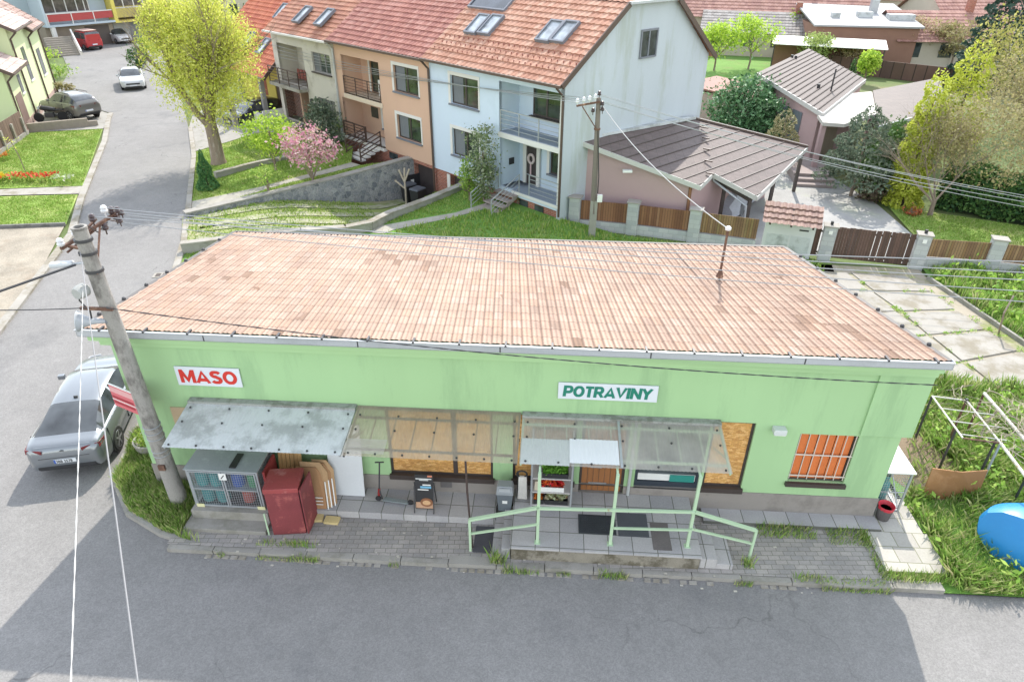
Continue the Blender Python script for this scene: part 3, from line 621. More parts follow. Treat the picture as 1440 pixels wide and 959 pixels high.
mb.extr([(-.17,.36,3.97),(.22,5.7,3.97),(.22,5.7,4.07),(-.17,.36,4.12)],(.16,0,0)); mb.extr([(16.59,.36,3.97),(15.4,5.7,3.97),(15.4,5.7,4.07),(16.59,.36,4.12)],(-.2,0,0)); mb.extr([(.4,5.66,3.97),(15.15,5.66,3.97),(15.15,5.66,4.07),(.4,5.66,4.07)],(0,.1,0))
mb.build('cornice',GREENL,shop)
# gutter with ribs, brackets and end caps
mb=MB(); GZ0,GZ1=4.30,4.47
mb.box(-.40,-.30,GZ0,16.64,-.285,GZ1-.01); mb.box(-.40,-.30,GZ0-.002,16.64,-.165,GZ0+.012); mb.box(-.40,-.33,GZ1-.02,16.64,-.285,GZ1)
for x in (-.40,16.63): mb.box(x,-.30,GZ0,x+.012,-.17,GZ1)
gut=mb.build('gutter',ZINC,shop)
for i in range(19): MB().box(.1+i*.9,-.335,GZ1-.02,.14+i*.9,-.16,GZ1+.022).build('bracket',DSTEEL,gut)
mb=MB()
for x in (2.2,5.3,8.1,11.0,13.9): mb.box(x,-.303,GZ0+.005,x+.025,-.299,GZ1-.02)
mb.build('seam',DSTEEL,gut)
# tile roof with real relief, low to the back
A=(-.36,-.19,4.42);B=(16.6,-.19,4.42);C=(15.3,5.86,4.08);Dd=(.2,5.78,4.08)
mb=MB(); tile_plane(mb,A,B,C,Dd,.2,.36,.034,.005,12,'double')
rf=mb.build('roof',ROOFT,shop,smooth=False)
rf.data.polygons.foreach_set('use_smooth',[True]*len(rf.data.polygons)); autosmooth(rf,30)
mb=MB()
mb.bar((-.36,-.2,4.40),(.2,5.78,4.06),.10,.10); mb.bar((16.6,-.2,4.40),(15.3,5.86,4.06),.10,.10); mb.bar((.2,5.82,4.05),(15.3,5.9,4.05),.08,.12)
mb.build('verge_trim',mat('verge_metal',(.10,.09,.085),.6,.2,3,30),rf)
mb=MB()
for i in range(7):
    t=.1+i*.13; mb.ball(Vector((-.38,-.2,4.47)).lerp(Vector((.18,5.78,4.12)),t),.045,8); mb.ball(Vector((16.62,-.2,4.47)).lerp(Vector((15.32,5.86,4.12)),t),.045,8)
mb.build('verge_clip',DSTEEL,rf)
# boarded windows
def osb_window(x0,z0,x1,z1,mull=()):
    fr=MB(); t=.055
    fr.box(x0,.06,z0,x0+t,.11,z1);fr.box(x1-t,.06,z0,x1,.11,z1);fr.box(x0+t,.06,z1-t,x1-t,.11,z1);fr.box(x0+t,.06,z0,x1-t,.11,z0+t)
    for m in mull: fr.box(m-.05,.055,z0+t,m+.05,.112,z1-t)
    w=fr.build('window',DARKF,shop)
    MB().box(x0+t,.075,z0+t,x1-t,.1,z1-t).build('board',OSB,w)
    MB().box(x0-.03,-.06,z0-.12,x1+.03,.055,z0+.012).build('sill',DARKF,w)
    return w
osb_window(5.60,.76,7.92,2.60,(7.07,)); osb_window(8.36,.78,9.72,2.60); osb_window(12.55,.82,13.41,2.63)
# shop window with blinds, white rail and teal panel
mb=MB();x0,z0,x1,z1=11.06,.70,12.50,2.55
mb.box(x0,.05,z0,x0+.07,.12,z1);mb.box(x1-.09,.05,z0,x1,.12,z1);mb.box(x0+.07,.05,z0,x1-.09,.12,z0+.16);mb.box(x0+.07,.05,z1-.07,x1-.09,.12,z1)
w=mb.build('window',mat('anthracite_frame',(.035,.045,.06),.45,.15,4,40),shop)
MB().box(x0+.07,.095,z0+.16,x1-.09,.105,z1-.07).build('pane',GLASSD,w); MB().box(x0+.08,.07,z0+.18,x1-.1,.09,z0+.36).build('lower_panel',WHITE,w)
MB().box(x0+.78,.055,z0+.17,x1-.12,.069,z0+.36).build('teal_panel',mat('teal_panel',(.03,.24,.20),.4,.1,3,40),w)
# barred window with orange blind
mb=MB();x0,z0,x1,z1=14.35,1.10,15.55,2.41
mb.box(x0,.07,z0,x0+.05,.12,z1);mb.box(x1-.05,.07,z0,x1,.12,z1);mb.box(x0+.05,.07,z1-.05,x1-.05,.12,z1);mb.box(x0+.05,.07,z0,x1-.05,.12,z0+.05)
w=mb.build('barred_window',DARKF,shop)
mb=MB()
for i in range(6): a=x0+.05+i*(1.1/6); mb.box(a+.008,.085+.004*(i%2),z0+.05,a+1.1/6-.008,.1,z1-.05)
mb.build('orange_blind',mat('orange_blind',(.62,.17,.045),.7,.15,2,40,stretch=(1,1,.3)),w)
mb=MB()
for i in range(7): a=x0+.03+i*.19; mb.cyl((a,.03,z0+.06),(a,.03,z1+.02),.011,n=6)
for z in (z0+.14,z0+.72): mb.box(x0-.02,.018,z,x1+.02,.03,z+.03)
mb.build('bars',mat('bar_paint',(.55,.50,.44),.5,.1,3,40),w)
MB().box(x0-.04,-.08,z0-.10,x1+.04,.065,z0-.003).build('sill',DARKF,w)
# door
mb=MB();x0,z0,x1,z1=9.84,.36,10.84,2.50
mb.box(x0,.04,z0,x0+.06,.13,z1);mb.box(x1-.06,.04,z0,x1,.13,z1);mb.box(x0+.06,.04,z1-.06,x1-.06,.13,z1)
fr=mb.build('door_frame',DARKF,shop)
mb=MB().box(x0+.06,.06,z0+.14,x1-.06,.11,z1-.06)
dr=mb.build('door',WOODD,shop)
mb=MB()
for i in range(1,7): a=x0+.06+i*.126; mb.box(a-.004,.054,z0+.15,a+.004,.0595,z1-.07)
mb.build('groove',DARKF,dr)
mb=MB(); mb.box(x0+.22,.04,z0+.36,x0+.62,.058,z0+.385); mb.box(x0+.24,.04,z0+.82,x0+.50,.058,z0+.85); mb.build('handle',STEEL,dr)
MB().box(x0-.02,-.25,z0,x1+.02,.059,z0+.138).build('threshold',CONC,shop)
MB().cyl((10.95,-.05,.5),(10.95,-.05,2.58),.035,n=8).build('downpipe',mat('grey_pipe',(.42,.44,.44),.5,.1,2,40),shop)
# small boarded opening, vent grille, wall box
MB().box(.87,-.03,1.72,1.55,-.003,2.40).build('vent_board',mat('beige_board',(.50,.38,.25),.8,.12,2,40),shop)
mb=MB().box(6.72,-.035,.45,6.98,-.0205,.63)
for i in range(5): mb.box(6.73,-.042,.465+i*.033,6.97,-.0352,.478+i*.033)
mb.build('vent_grille',mat('grey_grille',(.16,.15,.15),.6,.1,3,40),shop)
wl=MB().box(13.74,-.18,2.48,14.0,-.002,2.60).build('wall_lamp',mat('lamp_housing',(.55,.58,.57),.5,.08,2,40),shop,bevel=.01)
MB().box(13.755,-.176,2.465,13.985,-.03,2.479).build('diffuser',WHITE,wl)
# ---------------------------------------------------------------- signs
def sign(name,label,x0,x1,z0,z1,txt,m,size,width,bold,shear,tilt=0):
    t=shop_thing(name,label,'sign',(x0+x1)/2,-.01,(z0+z1)/2); t.rotation_euler=(0,tilt,SRZ)
    w=(x1-x0)/2;h=(z1-z0)/2
    MB().box(-w,-.03,-h,w,-.005,h).build('panel',mat('sign_panel',(.62,.65,.70),.5,.04,2,30),t,bevel=.004)
    return t,block_text(txt,size,bold,m,'lettering',t,(0,-.0345,0),width,shear)
sign('butcher_sign','white wall sign with bold red MASO letters, above the left opaque canopy',1.24,2.63,3.02,3.49,'MASO',RED,.33,1.22,.078,0,.0)
sign('grocery_sign','long white wall sign with slanted dark green POTRAVINY letters',9.28,11.30,3.08,3.48,'POTRAVINY',TEALT,.275,1.78,.066,.09,.0)
# red and white panel strapped to the pole, facing the side street
t=shop_thing('pole_sign','red and pink advertising panel strapped sideways to the leaning concrete pole','sign',-.55,.35,1.95,turn=0); t.location=(-8.12,11.46,GY(183,562,11.46).z); t.rotation_euler=(0,0,math.radians(-27))
t.scale=(.72,.72,.85); MB().box(-.55,-.015,-.32,.55,.015,.32).build('panel',mat('pink_panel',(.55,.12,.14),.5,.12,2,20),t)
MB().box(-.52,-.019,.12,.52,-.0155,.28).build('top_band',mat('pale_pink',(.62,.33,.33),.5,.1,2,20),t)
mb=MB()
for z in (-.18,-.02): mb.box(-.52,-.021,z-.035,.4,-.0195,z+.03)
mb.build('text_band',mat('dark_red_band',(.30,.02,.03),.5,.1,2,20),t); MB().box(-.55,-.022,-.11,.55,-.0212,-.085).build('white_stripe',WHITE,t)
MB().box(-.57,-.02,.321,.57,.02,.345).build('frame_edge',WHITE,t)
# ---------------------------------------------------------------- canopies
CANX=[(1.40,5.03),(5.05,8.53),(8.56,12.66)]
YO=-1.38;ZW=2.64;ZO=2.42
def slope_z(y): return ZW+(ZO-ZW)*(y/YO)
def sheetmesh(mb,x0,x1,y0,y1,dz,wave=.076,amp=.0035,th=.0):
    n=int((x1-x0)/wave*4); vs=[];fs=[]
    for y in (y0,y1):
        for i in range(n+1):
            x=x0+(x1-x0)*i/n; vs.append((x,y,slope_z(y)+dz+amp*math.sin(2*math.pi*x/wave)))
    for i in range(n): fs.append((i,i+1,n+2+i,n+1+i))
    mb.add(vs,fs)
def canopy(name,label,x0,x1,sheetm,framem,posts=False,extra=None):
    t=shop_thing(name,label,'canopy',x0,0,0)
    # build in shop coordinates shifted by x0
    def bx(mb,a): return mb
    mb=MB(); sheetmesh(mb,0,x1-x0,-.02,YO,.03); sh=mb.build('roof_sheet',sheetm,t)
    mb=MB(); L=x1-x0
    mb.bar((.02,-.3,slope_z(-.3)-.015),(L-.02,-.3,slope_z(-.3)-.015),.04,.04); mb.bar((.02,-1.15,slope_z(-1.15)-.015),(L-.02,-1.15,slope_z(-1.15)-.015),.04,.04)
    mb.bar((.02,-.02,ZW-.02),(L-.02,-.02,ZW-.02),.04,.06)
    k=max(3,int(L/.43))
    for i in range(k+1):
        x=.03+(L-.06)*i/k; mb.bar((x,-.32,slope_z(-.32)-.02),(x,-1.13,slope_z(-1.13)-.02),.018,.025)
    for x in (.03,L-.03): mb.bar((x,-.02,ZW-.02),(x,YO+.03,ZO-.02),.035,.04); mb.bar((x,-.03,1.95),(x,-.95,slope_z(-.95)-.03),.025,.025)
    mb.build('frame',framem,t)
    mb=MB()
    for yy in (-.30,-.70,-1.32):
        m=5+(yy<-1)*2
        for i in range(m): mb.cyl((.12+(L-.24)*i/(m-1),yy,slope_z(yy)+.035),(.12+(L-.24)*i/(m-1),yy,slope_z(yy)+.06),.022,n=6)
    mb.build('bolt',DSTEEL,sh)
    if x0<2 or x0>8: mb=MB().box(.0,-.17,ZW-.0,L,-.012,ZW+.055); mb.build('flashing',mat('dirty_flashing',(.30,.31,.29),.7,.25,3,50,.1,col2=(.16,.16,.14),patch=.5,patchscale=3),t)
    return t,sh,L
canopy('canopy','opaque grey white sheet canopy above the gas cage, leftmost of the three',CANX[0][0],CANX[0][1],WHITED,STEEL)
CLR=mat_trans('clear_corrugated',(.60,.51,.39),.54,scale=(.5,.5,.5)); CLR2=mat_trans('cloudy_corrugated',(.62,.585,.53),.60,scale=(.6,.6,.6))
t,sh,L=canopy('canopy','see-through brownish plastic canopy on a dark rafter frame, middle of the three',CANX[1][0],CANX[1][1],CLR,DSTEEL)
mb=MB();
for i in range(9): mb.add([(.02+.09*i,-1.33,slope_z(-1.33)+.055),(.11+.09*i,-1.33,slope_z(-1.33)+.055),(.11+.09*i,-.95,slope_z(-.95)+.05),(.02+.09*i,-.95,slope_z(-.95)+.05)],[(0,1,2,3)])
mb.build('patch_sheet',CLR2,t)
t,sh,L=canopy('canopy','cloudy plastic canopy with a white patch on green posts, above the shop entrance',CANX[2][0],CANX[2][1],CLR2,PGREEN)
mb=MB(); sheetmesh(mb,.02,.98,-.73,YO-.01,.042); mb.build('milky_sheet',mat('milky_sheet',(.43,.445,.43),.5,.12,1.5,40,col2=(.42,.44,.42),patch=.35,patchscale=1.5),t)
mb=MB(); sheetmesh(mb,.98,1.95,-.70,YO+.06,.05); mb.build('white_sheet',mat('white_sheet',(.62,.63,.64),.5,.05,1.5,40),t)
mb=MB(); mb.bar((1.99,-.05,ZW+.04),(1.99,YO,ZO+.045),.05,.012); mb.build('joint_strip',STEEL,t)
for (x,y) in ((8.97,-1.56),(10.47,-1.5),(12.05,-1.45)):
    mb=MB(); mb.box(x-8.56-.03,y-.03,.49,x-8.56+.03,y+.03,slope_z(max(y,-1.37))-.02); mb.box(x-8.56-.06,y-.06,.497,x-8.56+.06,y+.06,.512); mb.bar((x-8.56,y,2.38),(x-8.56,-1.12,2.42),.04,.04); mb.build('post',PGREEN,t)
# ---------------------------------------------------------------- entrance platform, steps, ramp, mats, railing
t=shop_thing('entrance_platform','paved entrance platform with steps on both sides and a crumbling concrete front','platform',8.43,0,0)
MB().box(0,-1.70,.1,3.86,-.021,.46).build('base',mat('crumbling_concrete',(.26,.235,.19),.95,.3,3,40,.8,col2=(.12,.105,.075),patch=.5,patchscale=2.2),t)
MB().box(-.02,-1.74,.46,3.88,-.022,.505).build('paving',SLABP,t,bevel=.006)
for (a,b,z) in ((-.20,-.022,.375),(-.40,-.202,.25),(3.882,4.22,.375),(4.222,4.56,.25)): MB().box(a,-1.66,.1,b,-.9 if a>1 else -.55,z).build('step',SLABP,t,bevel=.006)
MB().box(2.92,-1.60,.506,3.3,-.85,.512).build('dark_patch',mat('dark_repair',(.14,.125,.12),.9,.2,3,40,.3),t)
def doormat(label,x0,y0,x1,y1,z,m,rib=True,group=None):
    mb=MB().box(x0,y0,z,x1,y1,z+.014); 
    if rib:
        n=int((x1-x0)/.05)
        for i in range(n): mb.box(x0+i*.05+.008,y0+.02,z+.0145,x0+i*.05+.03,y1-.02,z+.022)
        for i in range(int((y1-y0)/.05)): mb.box(x0+.02,y0+i*.05+.008,z+.0146,x1-.02,y0+i*.05+.022,z+.0215)
    o=mb.build('door_mat',m); o.location=SL;o.rotation_euler=(0,0,SRZ); return tag(o,label,'door mat',group)
RUB=mat('black_rubber',(.035,.04,.045),.8,.25,4,60,.2)
doormat('black ribbed rubber grid mat with a rusty edge in front of the wooden door',9.83,-1.26,10.62,-.72,.507,RUB)
doormat('plain dark grey rubber mat on the platform right of the ribbed mat',10.66,-1.28,11.30,-.62,.507,mat('grey_rubber',(.075,.08,.09),.85,.2,3,50,.1),False)
doormat('dark rubber ramp mat at the foot of the left platform steps',7.62,-1.58,8.05,-.85,.124,mat('asphalt_mat',(.07,.07,.08),.9,.2,5,60,.2),False)
t=shop_thing('handrail','pale green metal handrail sloping down at both ends of the entrance platform','railing',7.57,-1.5,.12)
def P(x,y,z): return (x-7.57,y+1.5,z-.12)
MB().bar(P(7.57,-1.53,1.02),P(8.94,-1.6,1.52),.07,.05).build('sloping_rail',PGREEN,t); MB().bar(P(7.57,-1.53,.62),P(8.94,-1.6,1.06),.04,.04).build('sloping_rail',PGREEN,t)
MB().bar(P(7.57,-1.53,.12),P(7.57,-1.53,1.02),.05,.05).build('end_post',PGREEN,t)
MB().bar(P(8.98,-1.61,1.52),P(12.06,-1.5,1.52),.05,.05).build('top_rail',PGREEN,t); MB().bar(P(10.50,-1.555,1.02),P(12.06,-1.5,1.02),.04,.04).build('lower_rail',PGREEN,t)
MB().bar(P(12.06,-1.5,1.52),P(13.37,-1.4,1.0),.07,.05).build('sloping_rail',PGREEN,t); MB().bar(P(12.06,-1.5,1.05),P(13.37,-1.4,.62),.04,.04).build('sloping_rail',PGREEN,t)
MB().bar(P(13.38,-1.39,.12),P(13.38,-1.39,1.0),.05,.05).build('end_post',PGREEN,t)
mb=MB().tube([S(7.5,-1.3,2.38),S(7.52,-1.35,1.6),S(7.60,-1.45,.13)],.022,8)
tag(mb.build('support_post',mat('brown_post',(.06,.04,.035),.6,.2,4,40)),'thin dark brown post propping up the middle plastic canopy','post')
# ---------------------------------------------------------------- things by the wall
def crate_goods(parent,x0,y0,z0,x1,y1,n,m,r,name):
    P=np.column_stack([rng.uniform(x0,x1,n),rng.uniform(y0,y1,n),rng.uniform(z0,z0+r*1.6,n)])
    return leaf_mesh(name,P,r,m,parent,.8)
rk=shop_thing('display_rack','wooden display rack with three shelves of plants and vegetables beside the door','shelf rack',8.80,-.55,.505)
PLY=mat('brown_plywood',(.27,.15,.08),.8,.2,3,40,.1)
MB().box(.02,.42,.0,.86,.44,1.82).build('back_panel',PLY,rk)
for x in (0,.86): MB().box(x-.02,0,0,x+.02,.05,1.85).build('upright',STEEL,rk)
for x in (0,.86): MB().box(x-.02,.4,0,x+.02,.45,1.85).build('upright',STEEL,rk)
for z in (.03,.41,.80): MB().box(.0,0.0,z,.86,.42,z+.03).build('shelf',mat('shelf_board',(.45,.43,.42),.7,.1,3,40),rk)
def crate(label,x,z,m,leafm,cols_n,r,group='crates on the display rack',w=.46):
    c=shop_thing('crate',label,'crate',8.80+x,-.53,.505+z+.03,group)
    mb=MB().box(0,0,0,w,.36,.015)
    for a,b,d,e in((0,0,w,.012),(0,.348,w,.36),(0,.0125,.012,.3475),(w-.012,.0125,w,.3475)): mb.box(a,b,.0155,d,e,.12)
    mb.build('tray',m,c); crate_goods(c,.02,.02,.1,w-.02,.33,cols_n,leafm,r,'plants'); return c
crate('black tray of leafy green seedlings on the top shelf of the rack',.22,.80,BLACK,mat_leaf('seedling_leaf',[(.08,.22,.02),(.14,.34,.04),(.20,.42,.07)]),700,.07,w=.56)
crate('white crate of red and orange fruit on the middle shelf of the rack',.20,.41,WHITE,mat_leaf('red_produce',[(.45,.01,.02),(.60,.03,.03),(.65,.16,.03),(.35,.02,.05)],.5,.1),320,.09,w=.5)
crate('dark crate of mixed green and pale vegetables on the bottom shelf of the rack',.30,.03,BLACK,mat_leaf('mixed_veg',[(.10,.22,.05),(.50,.55,.35),(.16,.08,.04),(.35,.40,.2)],.6,.1),260,.10,w=.5)
crate('small dark crate with orange carrots on the bottom shelf, left end',.05,.03,BLACK,mat_leaf('carrot',[(.55,.16,.03),(.4,.1,.02)],.5,.1),120,.07,w=.22)
cz=shop_thing('paper_bag','pale paper bag leaning on the middle shelf of the rack, left end','bag',8.86,-.5,.505+.441)
MB().add([(0,0,0),(.12,0,0),(.12,.1,0),(0,.1,0),(.01,.02,.22),(.13,.02,.24),(.13,.08,.24),(.01,.08,.22)],[(0,3,2,1),(4,5,6,7),(0,1,5,4),(1,2,6,5),(2,3,7,6),(3,0,4,7)]).build('sack',mat('paper',(.52,.46,.36),.8,.1,5,40),cz)
# waste bin with swing lid
b=shop_thing('waste_bin','grey plastic waste bin with a lighter swing lid on the raised walk','bin',8.22,-.42,.302)
def ftap(mb,w0,d0,w1,d1,z0,z1,cx=0,cy=0): return mb.add([(cx-w0,cy-d0,z0),(cx+w0,cy-d0,z0),(cx+w0,cy+d0,z0),(cx-w0,cy+d0,z0),(cx-w1,cy-d1,z1),(cx+w1,cy-d1,z1),(cx+w1,cy+d1,z1),(cx-w1,cy+d1,z1)],[(0,3,2,1),(4,5,6,7),(0,1,5,4),(1,2,6,5),(2,3,7,6),(3,0,4,7)])
BING=mat('bin_grey',(.13,.15,.17),.5,.1,3,40)
ftap(MB(),.14,.12,.18,.16,0,.52).build('body',BING,b,bevel=.015); mb=ftap(MB(),.19,.17,.19,.17,.52,.57); ftap(mb,.185,.165,.16,.11,.57,.72); mb.build('lid',mat('bin_lid',(.27,.29,.31),.5,.1,3,40),b,bevel=.015)
MB().box(-.12,-.150,.60,.12,-.144,.70).build('swing_flap',mat('bin_flap',(.38,.40,.42),.5,.1,3,40),b); MB().box(-.05,-.165,.28,.06,-.158,.36).build('sticker',WHITE,b)
# vending trolley / sack holder
tr=shop_thing('sack_trolley','white sack hung on a black hoop trolley between the bin and the rack','trolley',8.60,-.30,.505)
mb=MB(); pts=[(-.02+.11*math.cos(a*math.pi/6),-.02+.0,.72+.09*math.sin(a*math.pi/6)) for a in range(13)]; mb.tube(pts,.02,8); mb.build('hoop',BLACK,tr)
for x in(-.12,.10): MB().tube([(x,.02,0),(x*.8,.0,.74)],.012,6).build('leg',BLACK,tr)
mb=MB(); ftap(mb,.11,.05,.09,.04,.02,.66,0,-.02); mb.build('sack',mat('white_sack',(.60,.58,.55),.8,.15,8,30,.4),tr,bevel=.02)
# A-board (food poster), generic picture
ab=shop_thing('advertising_board','black free-standing advertising board with a food picture on the raised walk','sign board',6.45,-.50,.302)
MB().extr([(-.2,-.14,.06),(.2,-.14,.06),(.2,.02,.90),(-.2,.02,.90)],(0,.03,.006)).build('panel',BLACK,ab)
nrm=Vector((0,-.84,.16)).normalized()
def onboard(x,t): p=Vector((x,-.14,.06)).lerp(Vector((x,.02,.90)),t)+Vector((0,-.004,.001)); return p
def patch(mb,x0,t0,x1,t1,o=0): k=Vector((0,-.001*o,0)); mb.add([onboard(x0,t0)+k,onboard(x1,t0)+k,onboard(x1,t1)+k,onboard(x0,t1)+k],[(0,1,2,3)])
mb=MB();patch(mb,-.19,.02,.19,.2);mb.build('food_picture',mat('food_beige',(.45,.27,.17),.5,.3,12,40),ab)
mb=MB();c=onboard(.05,.2);mb.add([onboard(.05+.14*math.cos(a*.349),.2+.13*math.sin(a*.349))+Vector((0,-.002,0)) for a in range(18)],[tuple(range(18))]);mb.build('plate',mat('plate_brown',(.22,.09,.04),.5,.2,12,40),ab)
mb=MB();mb.add([onboard(.05+.09*math.cos(a*.349),.19+.07*math.sin(a*.349))+Vector((0,-.004,0)) for a in range(18)],[tuple(range(18))]);mb.build('bun',mat('bun_cream',(.55,.33,.17),.5,.2,12,40),ab)
mb=MB();
for k,(a,b2,t0,t1) in enumerate(((-.18,.17,.88,.905),(-.10,.10,.845,.865),(-.03,.15,.70,.735),(-.14,.10,.56,.59))): patch(mb,a,t0,b2,t1,1)
mb.build('text_line',WHITE,ab)
mb=MB();patch(mb,-.08,.62,.16,.68,1);mb.build('blue_band',mat('sky_blue_band',(.15,.38,.55),.5,.1,3,40),ab)
mb=MB();patch(mb,.08,.95,.18,1.0,1);mb.build('orange_tab',mat('orange_tab',(.55,.2,.12),.5,.1,3,40),ab)
for x in(-.215,.215): MB().bar((x,-.22,0),(x,-.03,.62),.022,.022).build('leg',DSTEEL,ab)
for x in(-.215,.215): MB().bar((x,.16,0),(x,-.0,.70),.022,.022).build('leg',DSTEEL,ab)
# scooter lying down
sc=shop_thing('kick_scooter','grey kick scooter with a red fork lying by the wall under the boarded window','scooter',5.72,-.40,.302)
mb=MB().extr([(-.25,-.06,.05),(.33,-.13,.05),(.35,-.03,.05),(-.22,.05,.05)],(0,0,.03)); mb.build('deck',mat('scooter_deck',(.20,.23,.24),.6,.2,5,40),sc)
MB().tube([(-.27,.0,.06),(-.33,.04,.3),(-.30,.2,.95)],.018,8).build('stem',DSTEEL,sc); MB().tube([(-.36,.03,.07),(-.33,.05,.32)],.03,8).build('fork',mat('dark_red',(.25,.02,.02),.5,.1,3,30),sc)
for (x,y) in((-.36,.0),(.38,-.08)): MB().cyl((x,y-.012,.07),(x,y+.012,.07),.068,n=14).build('wheel',BLACK,sc)
MB().tube([(-.40,.2,.95),(-.2,.2,.97)],.016,8).build('handlebar',BLACK,sc)
# white panel leaning on the wall, dark green cloth beside it
o=MB().extr([(4.25,-.30,.31),(5.02,-.30,.31),(5.02,-.05,2.15),(4.25,-.05,2.15)],(0,.02,.003)).build('white_board',mat('leaning_white',(.60,.62,.64),.5,.05,1.5,30)); o.location=SL;o.rotation_euler=(0,0,SRZ); tag(o,'tall white board leaning on the wall under the left canopy','board')
# wooden slats leaning behind the red cabinet
t=shop_thing('timber_stack','yellow brown wooden slats leaning upright between gas cage and flattened cardboard','timber',3.15,-.42,.302)
WOODY=mat('yellow_timber',(.42,.25,.10),.8,.25,2,30,.2,stretch=(8,8,.8))
for i in range(6): MB().extr([(.09*i,-.02*(i%2),0),(.09*i+.08,-.02*(i%2),0),(.09*i+.08,.28,1.35+.05*(i%3)),(.09*i,.28,1.35+.05*(i%3))],(0,.02,0)).build('plank',WOODY,t)
# cardboard
t=shop_thing('flattened_cardboard','stack of flattened brown cardboard boxes with white print leaning by the red cabinet','cardboard',3.95,-.62,.302)
CARD=mat('cardboard',(.36,.20,.10),.85,.15,2,40,.1); CARD2=mat('cardboard_pale',(.44,.28,.15),.85,.15,2,40,.1)
for i,(x,w,h,dy,m) in enumerate(((0,.62,.95,0,CARD),(.08,.62,1.05,.06,CARD2),(.2,.55,.98,.12,CARD),(.30,.50,1.02,.18,CARD2))):
    MB().extr([(x-.3,dy-.12,0),(x+w-.3,dy-.12,0),(x+w-.36,dy+.14,h-.25),(x+w-.5,dy+.15,h),(x-.32,dy+.15,h)],(0,.02,.0)).build('sheet',m,t)
mb=MB()
for z in (.12,.2,.28): mb.add([(-.2,-.122+.0+.25*z-.03,z),(.26,-.122+.25*z-.03,z),(.26,-.122+.25*(z+.02)-.03,z+.02),(-.2,-.122+.25*(z+.02)-.03,z+.02)],[(0,1,2,3)])
mb.build('print',WHITE,t)
mb=MB()
for i in range(3): mb.bar((.36+.06*i,-.12+.06*i,.0),(.30+.06*i,.08+.06*i,.62),.025,.01)
mb.build('edge_strips',WHITE,t)
for k,(x,y,rz) in enumerate(((4.05,-.88,.1),(4.42,-.92,-.05))):
    o=MB().box(-.16,-.1,0,.16,.1,.06).build('yellow_tile',mat('cream_block',(.58,.46,.22),.8,.12,5,40)); o.location=S(x,y,.124); o.rotation_euler=(0,0,SRZ+rz); tag(o,('cream yellow block on the paving right behind the red cabinet','cream yellow block on the paving in front of the white leaning board')[k],'block','cream blocks on the paving')
# red steel cabinet (open door)
cab=shop_thing('red_cabinet','battered dark red metal cabinet with its door ajar, standing on the pavement','cabinet',3.28,-1.40,.124)
RC=mat('oxide_red_paint',(.20,.04,.045),.6,.25,2,40,.1,col2=(.36,.10,.09),patch=.25,patchscale=2.5)
cab.rotation_euler=(0,0,SRZ+math.radians(8))
MB().box(0,0,0,.70,.62,1.30).build('body',RC,cab,bevel=.012)
MB().extr([(.73,-.03,.02),(.73+.10,.55,.02),(.73+.10,.55,1.28),(.73,-.03,1.28)],(.03,-.005,0)).build('door',RC,cab,bevel=.005)
mb=MB().box(-.012,-.014,1.2,.712,.634,1.315); mb.build('top_plate',mat('oxide_red_light',(.29,.055,.055),.55,.25,2,40,.1,col2=(.42,.16,.15),patch=.25,patchscale=3),cab,bevel=.01)
MB().box(.702,.02,.03,.708,.6,1.27).build('dark_gap',BLACK,cab)
MB().bar((-.1,.02,-.1),(-.1,.02,.62),.03,.03).build('corner_post',PGREEN,cab)
# ---------------------------------------------------------------- gas cages
BLK=MB().box(1.30,-1.42,.0,3.12,-.021,.22); BLK.box(1.38,-1.12,.2195,3.10,-.0215,.45)
o=BLK.build('cage_base',CONC,bevel=.01); o.location=SL;o.rotation_euler=(0,0,SRZ); tag(o,'stepped concrete base under the left gas cylinder cage','concrete base')
MESHM=STEEL
def gas_bottle(label,x,y,z,m,r=.15,h=.56,group='gas cylinders in the shop cages'):
    g=shop_thing('gas_cylinder',label,'gas cylinder',x,y,z,group)
    MB().lathe([(.001,.0),(r*.9,.0),(r,.03),(r,h*.62),(r*.9,h*.74),(r*.55,h*.82),(r*.3,h*.84)],n=18).build('body',m,g,smooth=True)
    MB().lathe([(r*.62,h*.78),(r*.66,h*.80),(r*.66,h*1.0),(r*.6,h*1.0),(r*.6,h*.8)],n=14).build('collar',m,g,smooth=True)
    MB().cyl((0,0,h*.82),(0,0,h*.95),.025).build('valve',mat('brass',(.45,.3,.1),.4,.1,3,30,metal=.7),g)
    return g
TEAL=mat('teal_enamel',(.04,.25,.26),.45,.12,3,40,col2=(.09,.36,.36),patch=.2,patchscale=4); BLUE=mat('blue_enamel',(.03,.09,.38),.45,.12,3,40); GRN=mat('green_enamel',(.05,.24,.11),.45,.12,3,40); REDE=mat('red_enamel',(.36,.07,.05),.5,.12,3,40)
cg=shop_thing('gas_cage','grey steel mesh cage on a concrete base, holding coloured gas cylinders','gas cage',1.46,-.96,.452)
CWd,CDp,CH=1.52,.80,1.06
def cage_frame(t,w,d,h,mid=True):
    mb=MB()
    for x in(0,w): 
        for y in(0,d): mb.box(x-.02,y-.02,0,x+.02,y+.02,h)
    for z in(.02,h-.02):
        for y in(0,d): mb.box(.02,y-.018,z-.018,w-.02,y+.018,z+.018)
        for x in(0,w): mb.box(x-.018,.02,z-.018,x+.018,d-.02,z+.018)
    mb.build('frame',STEEL,t)
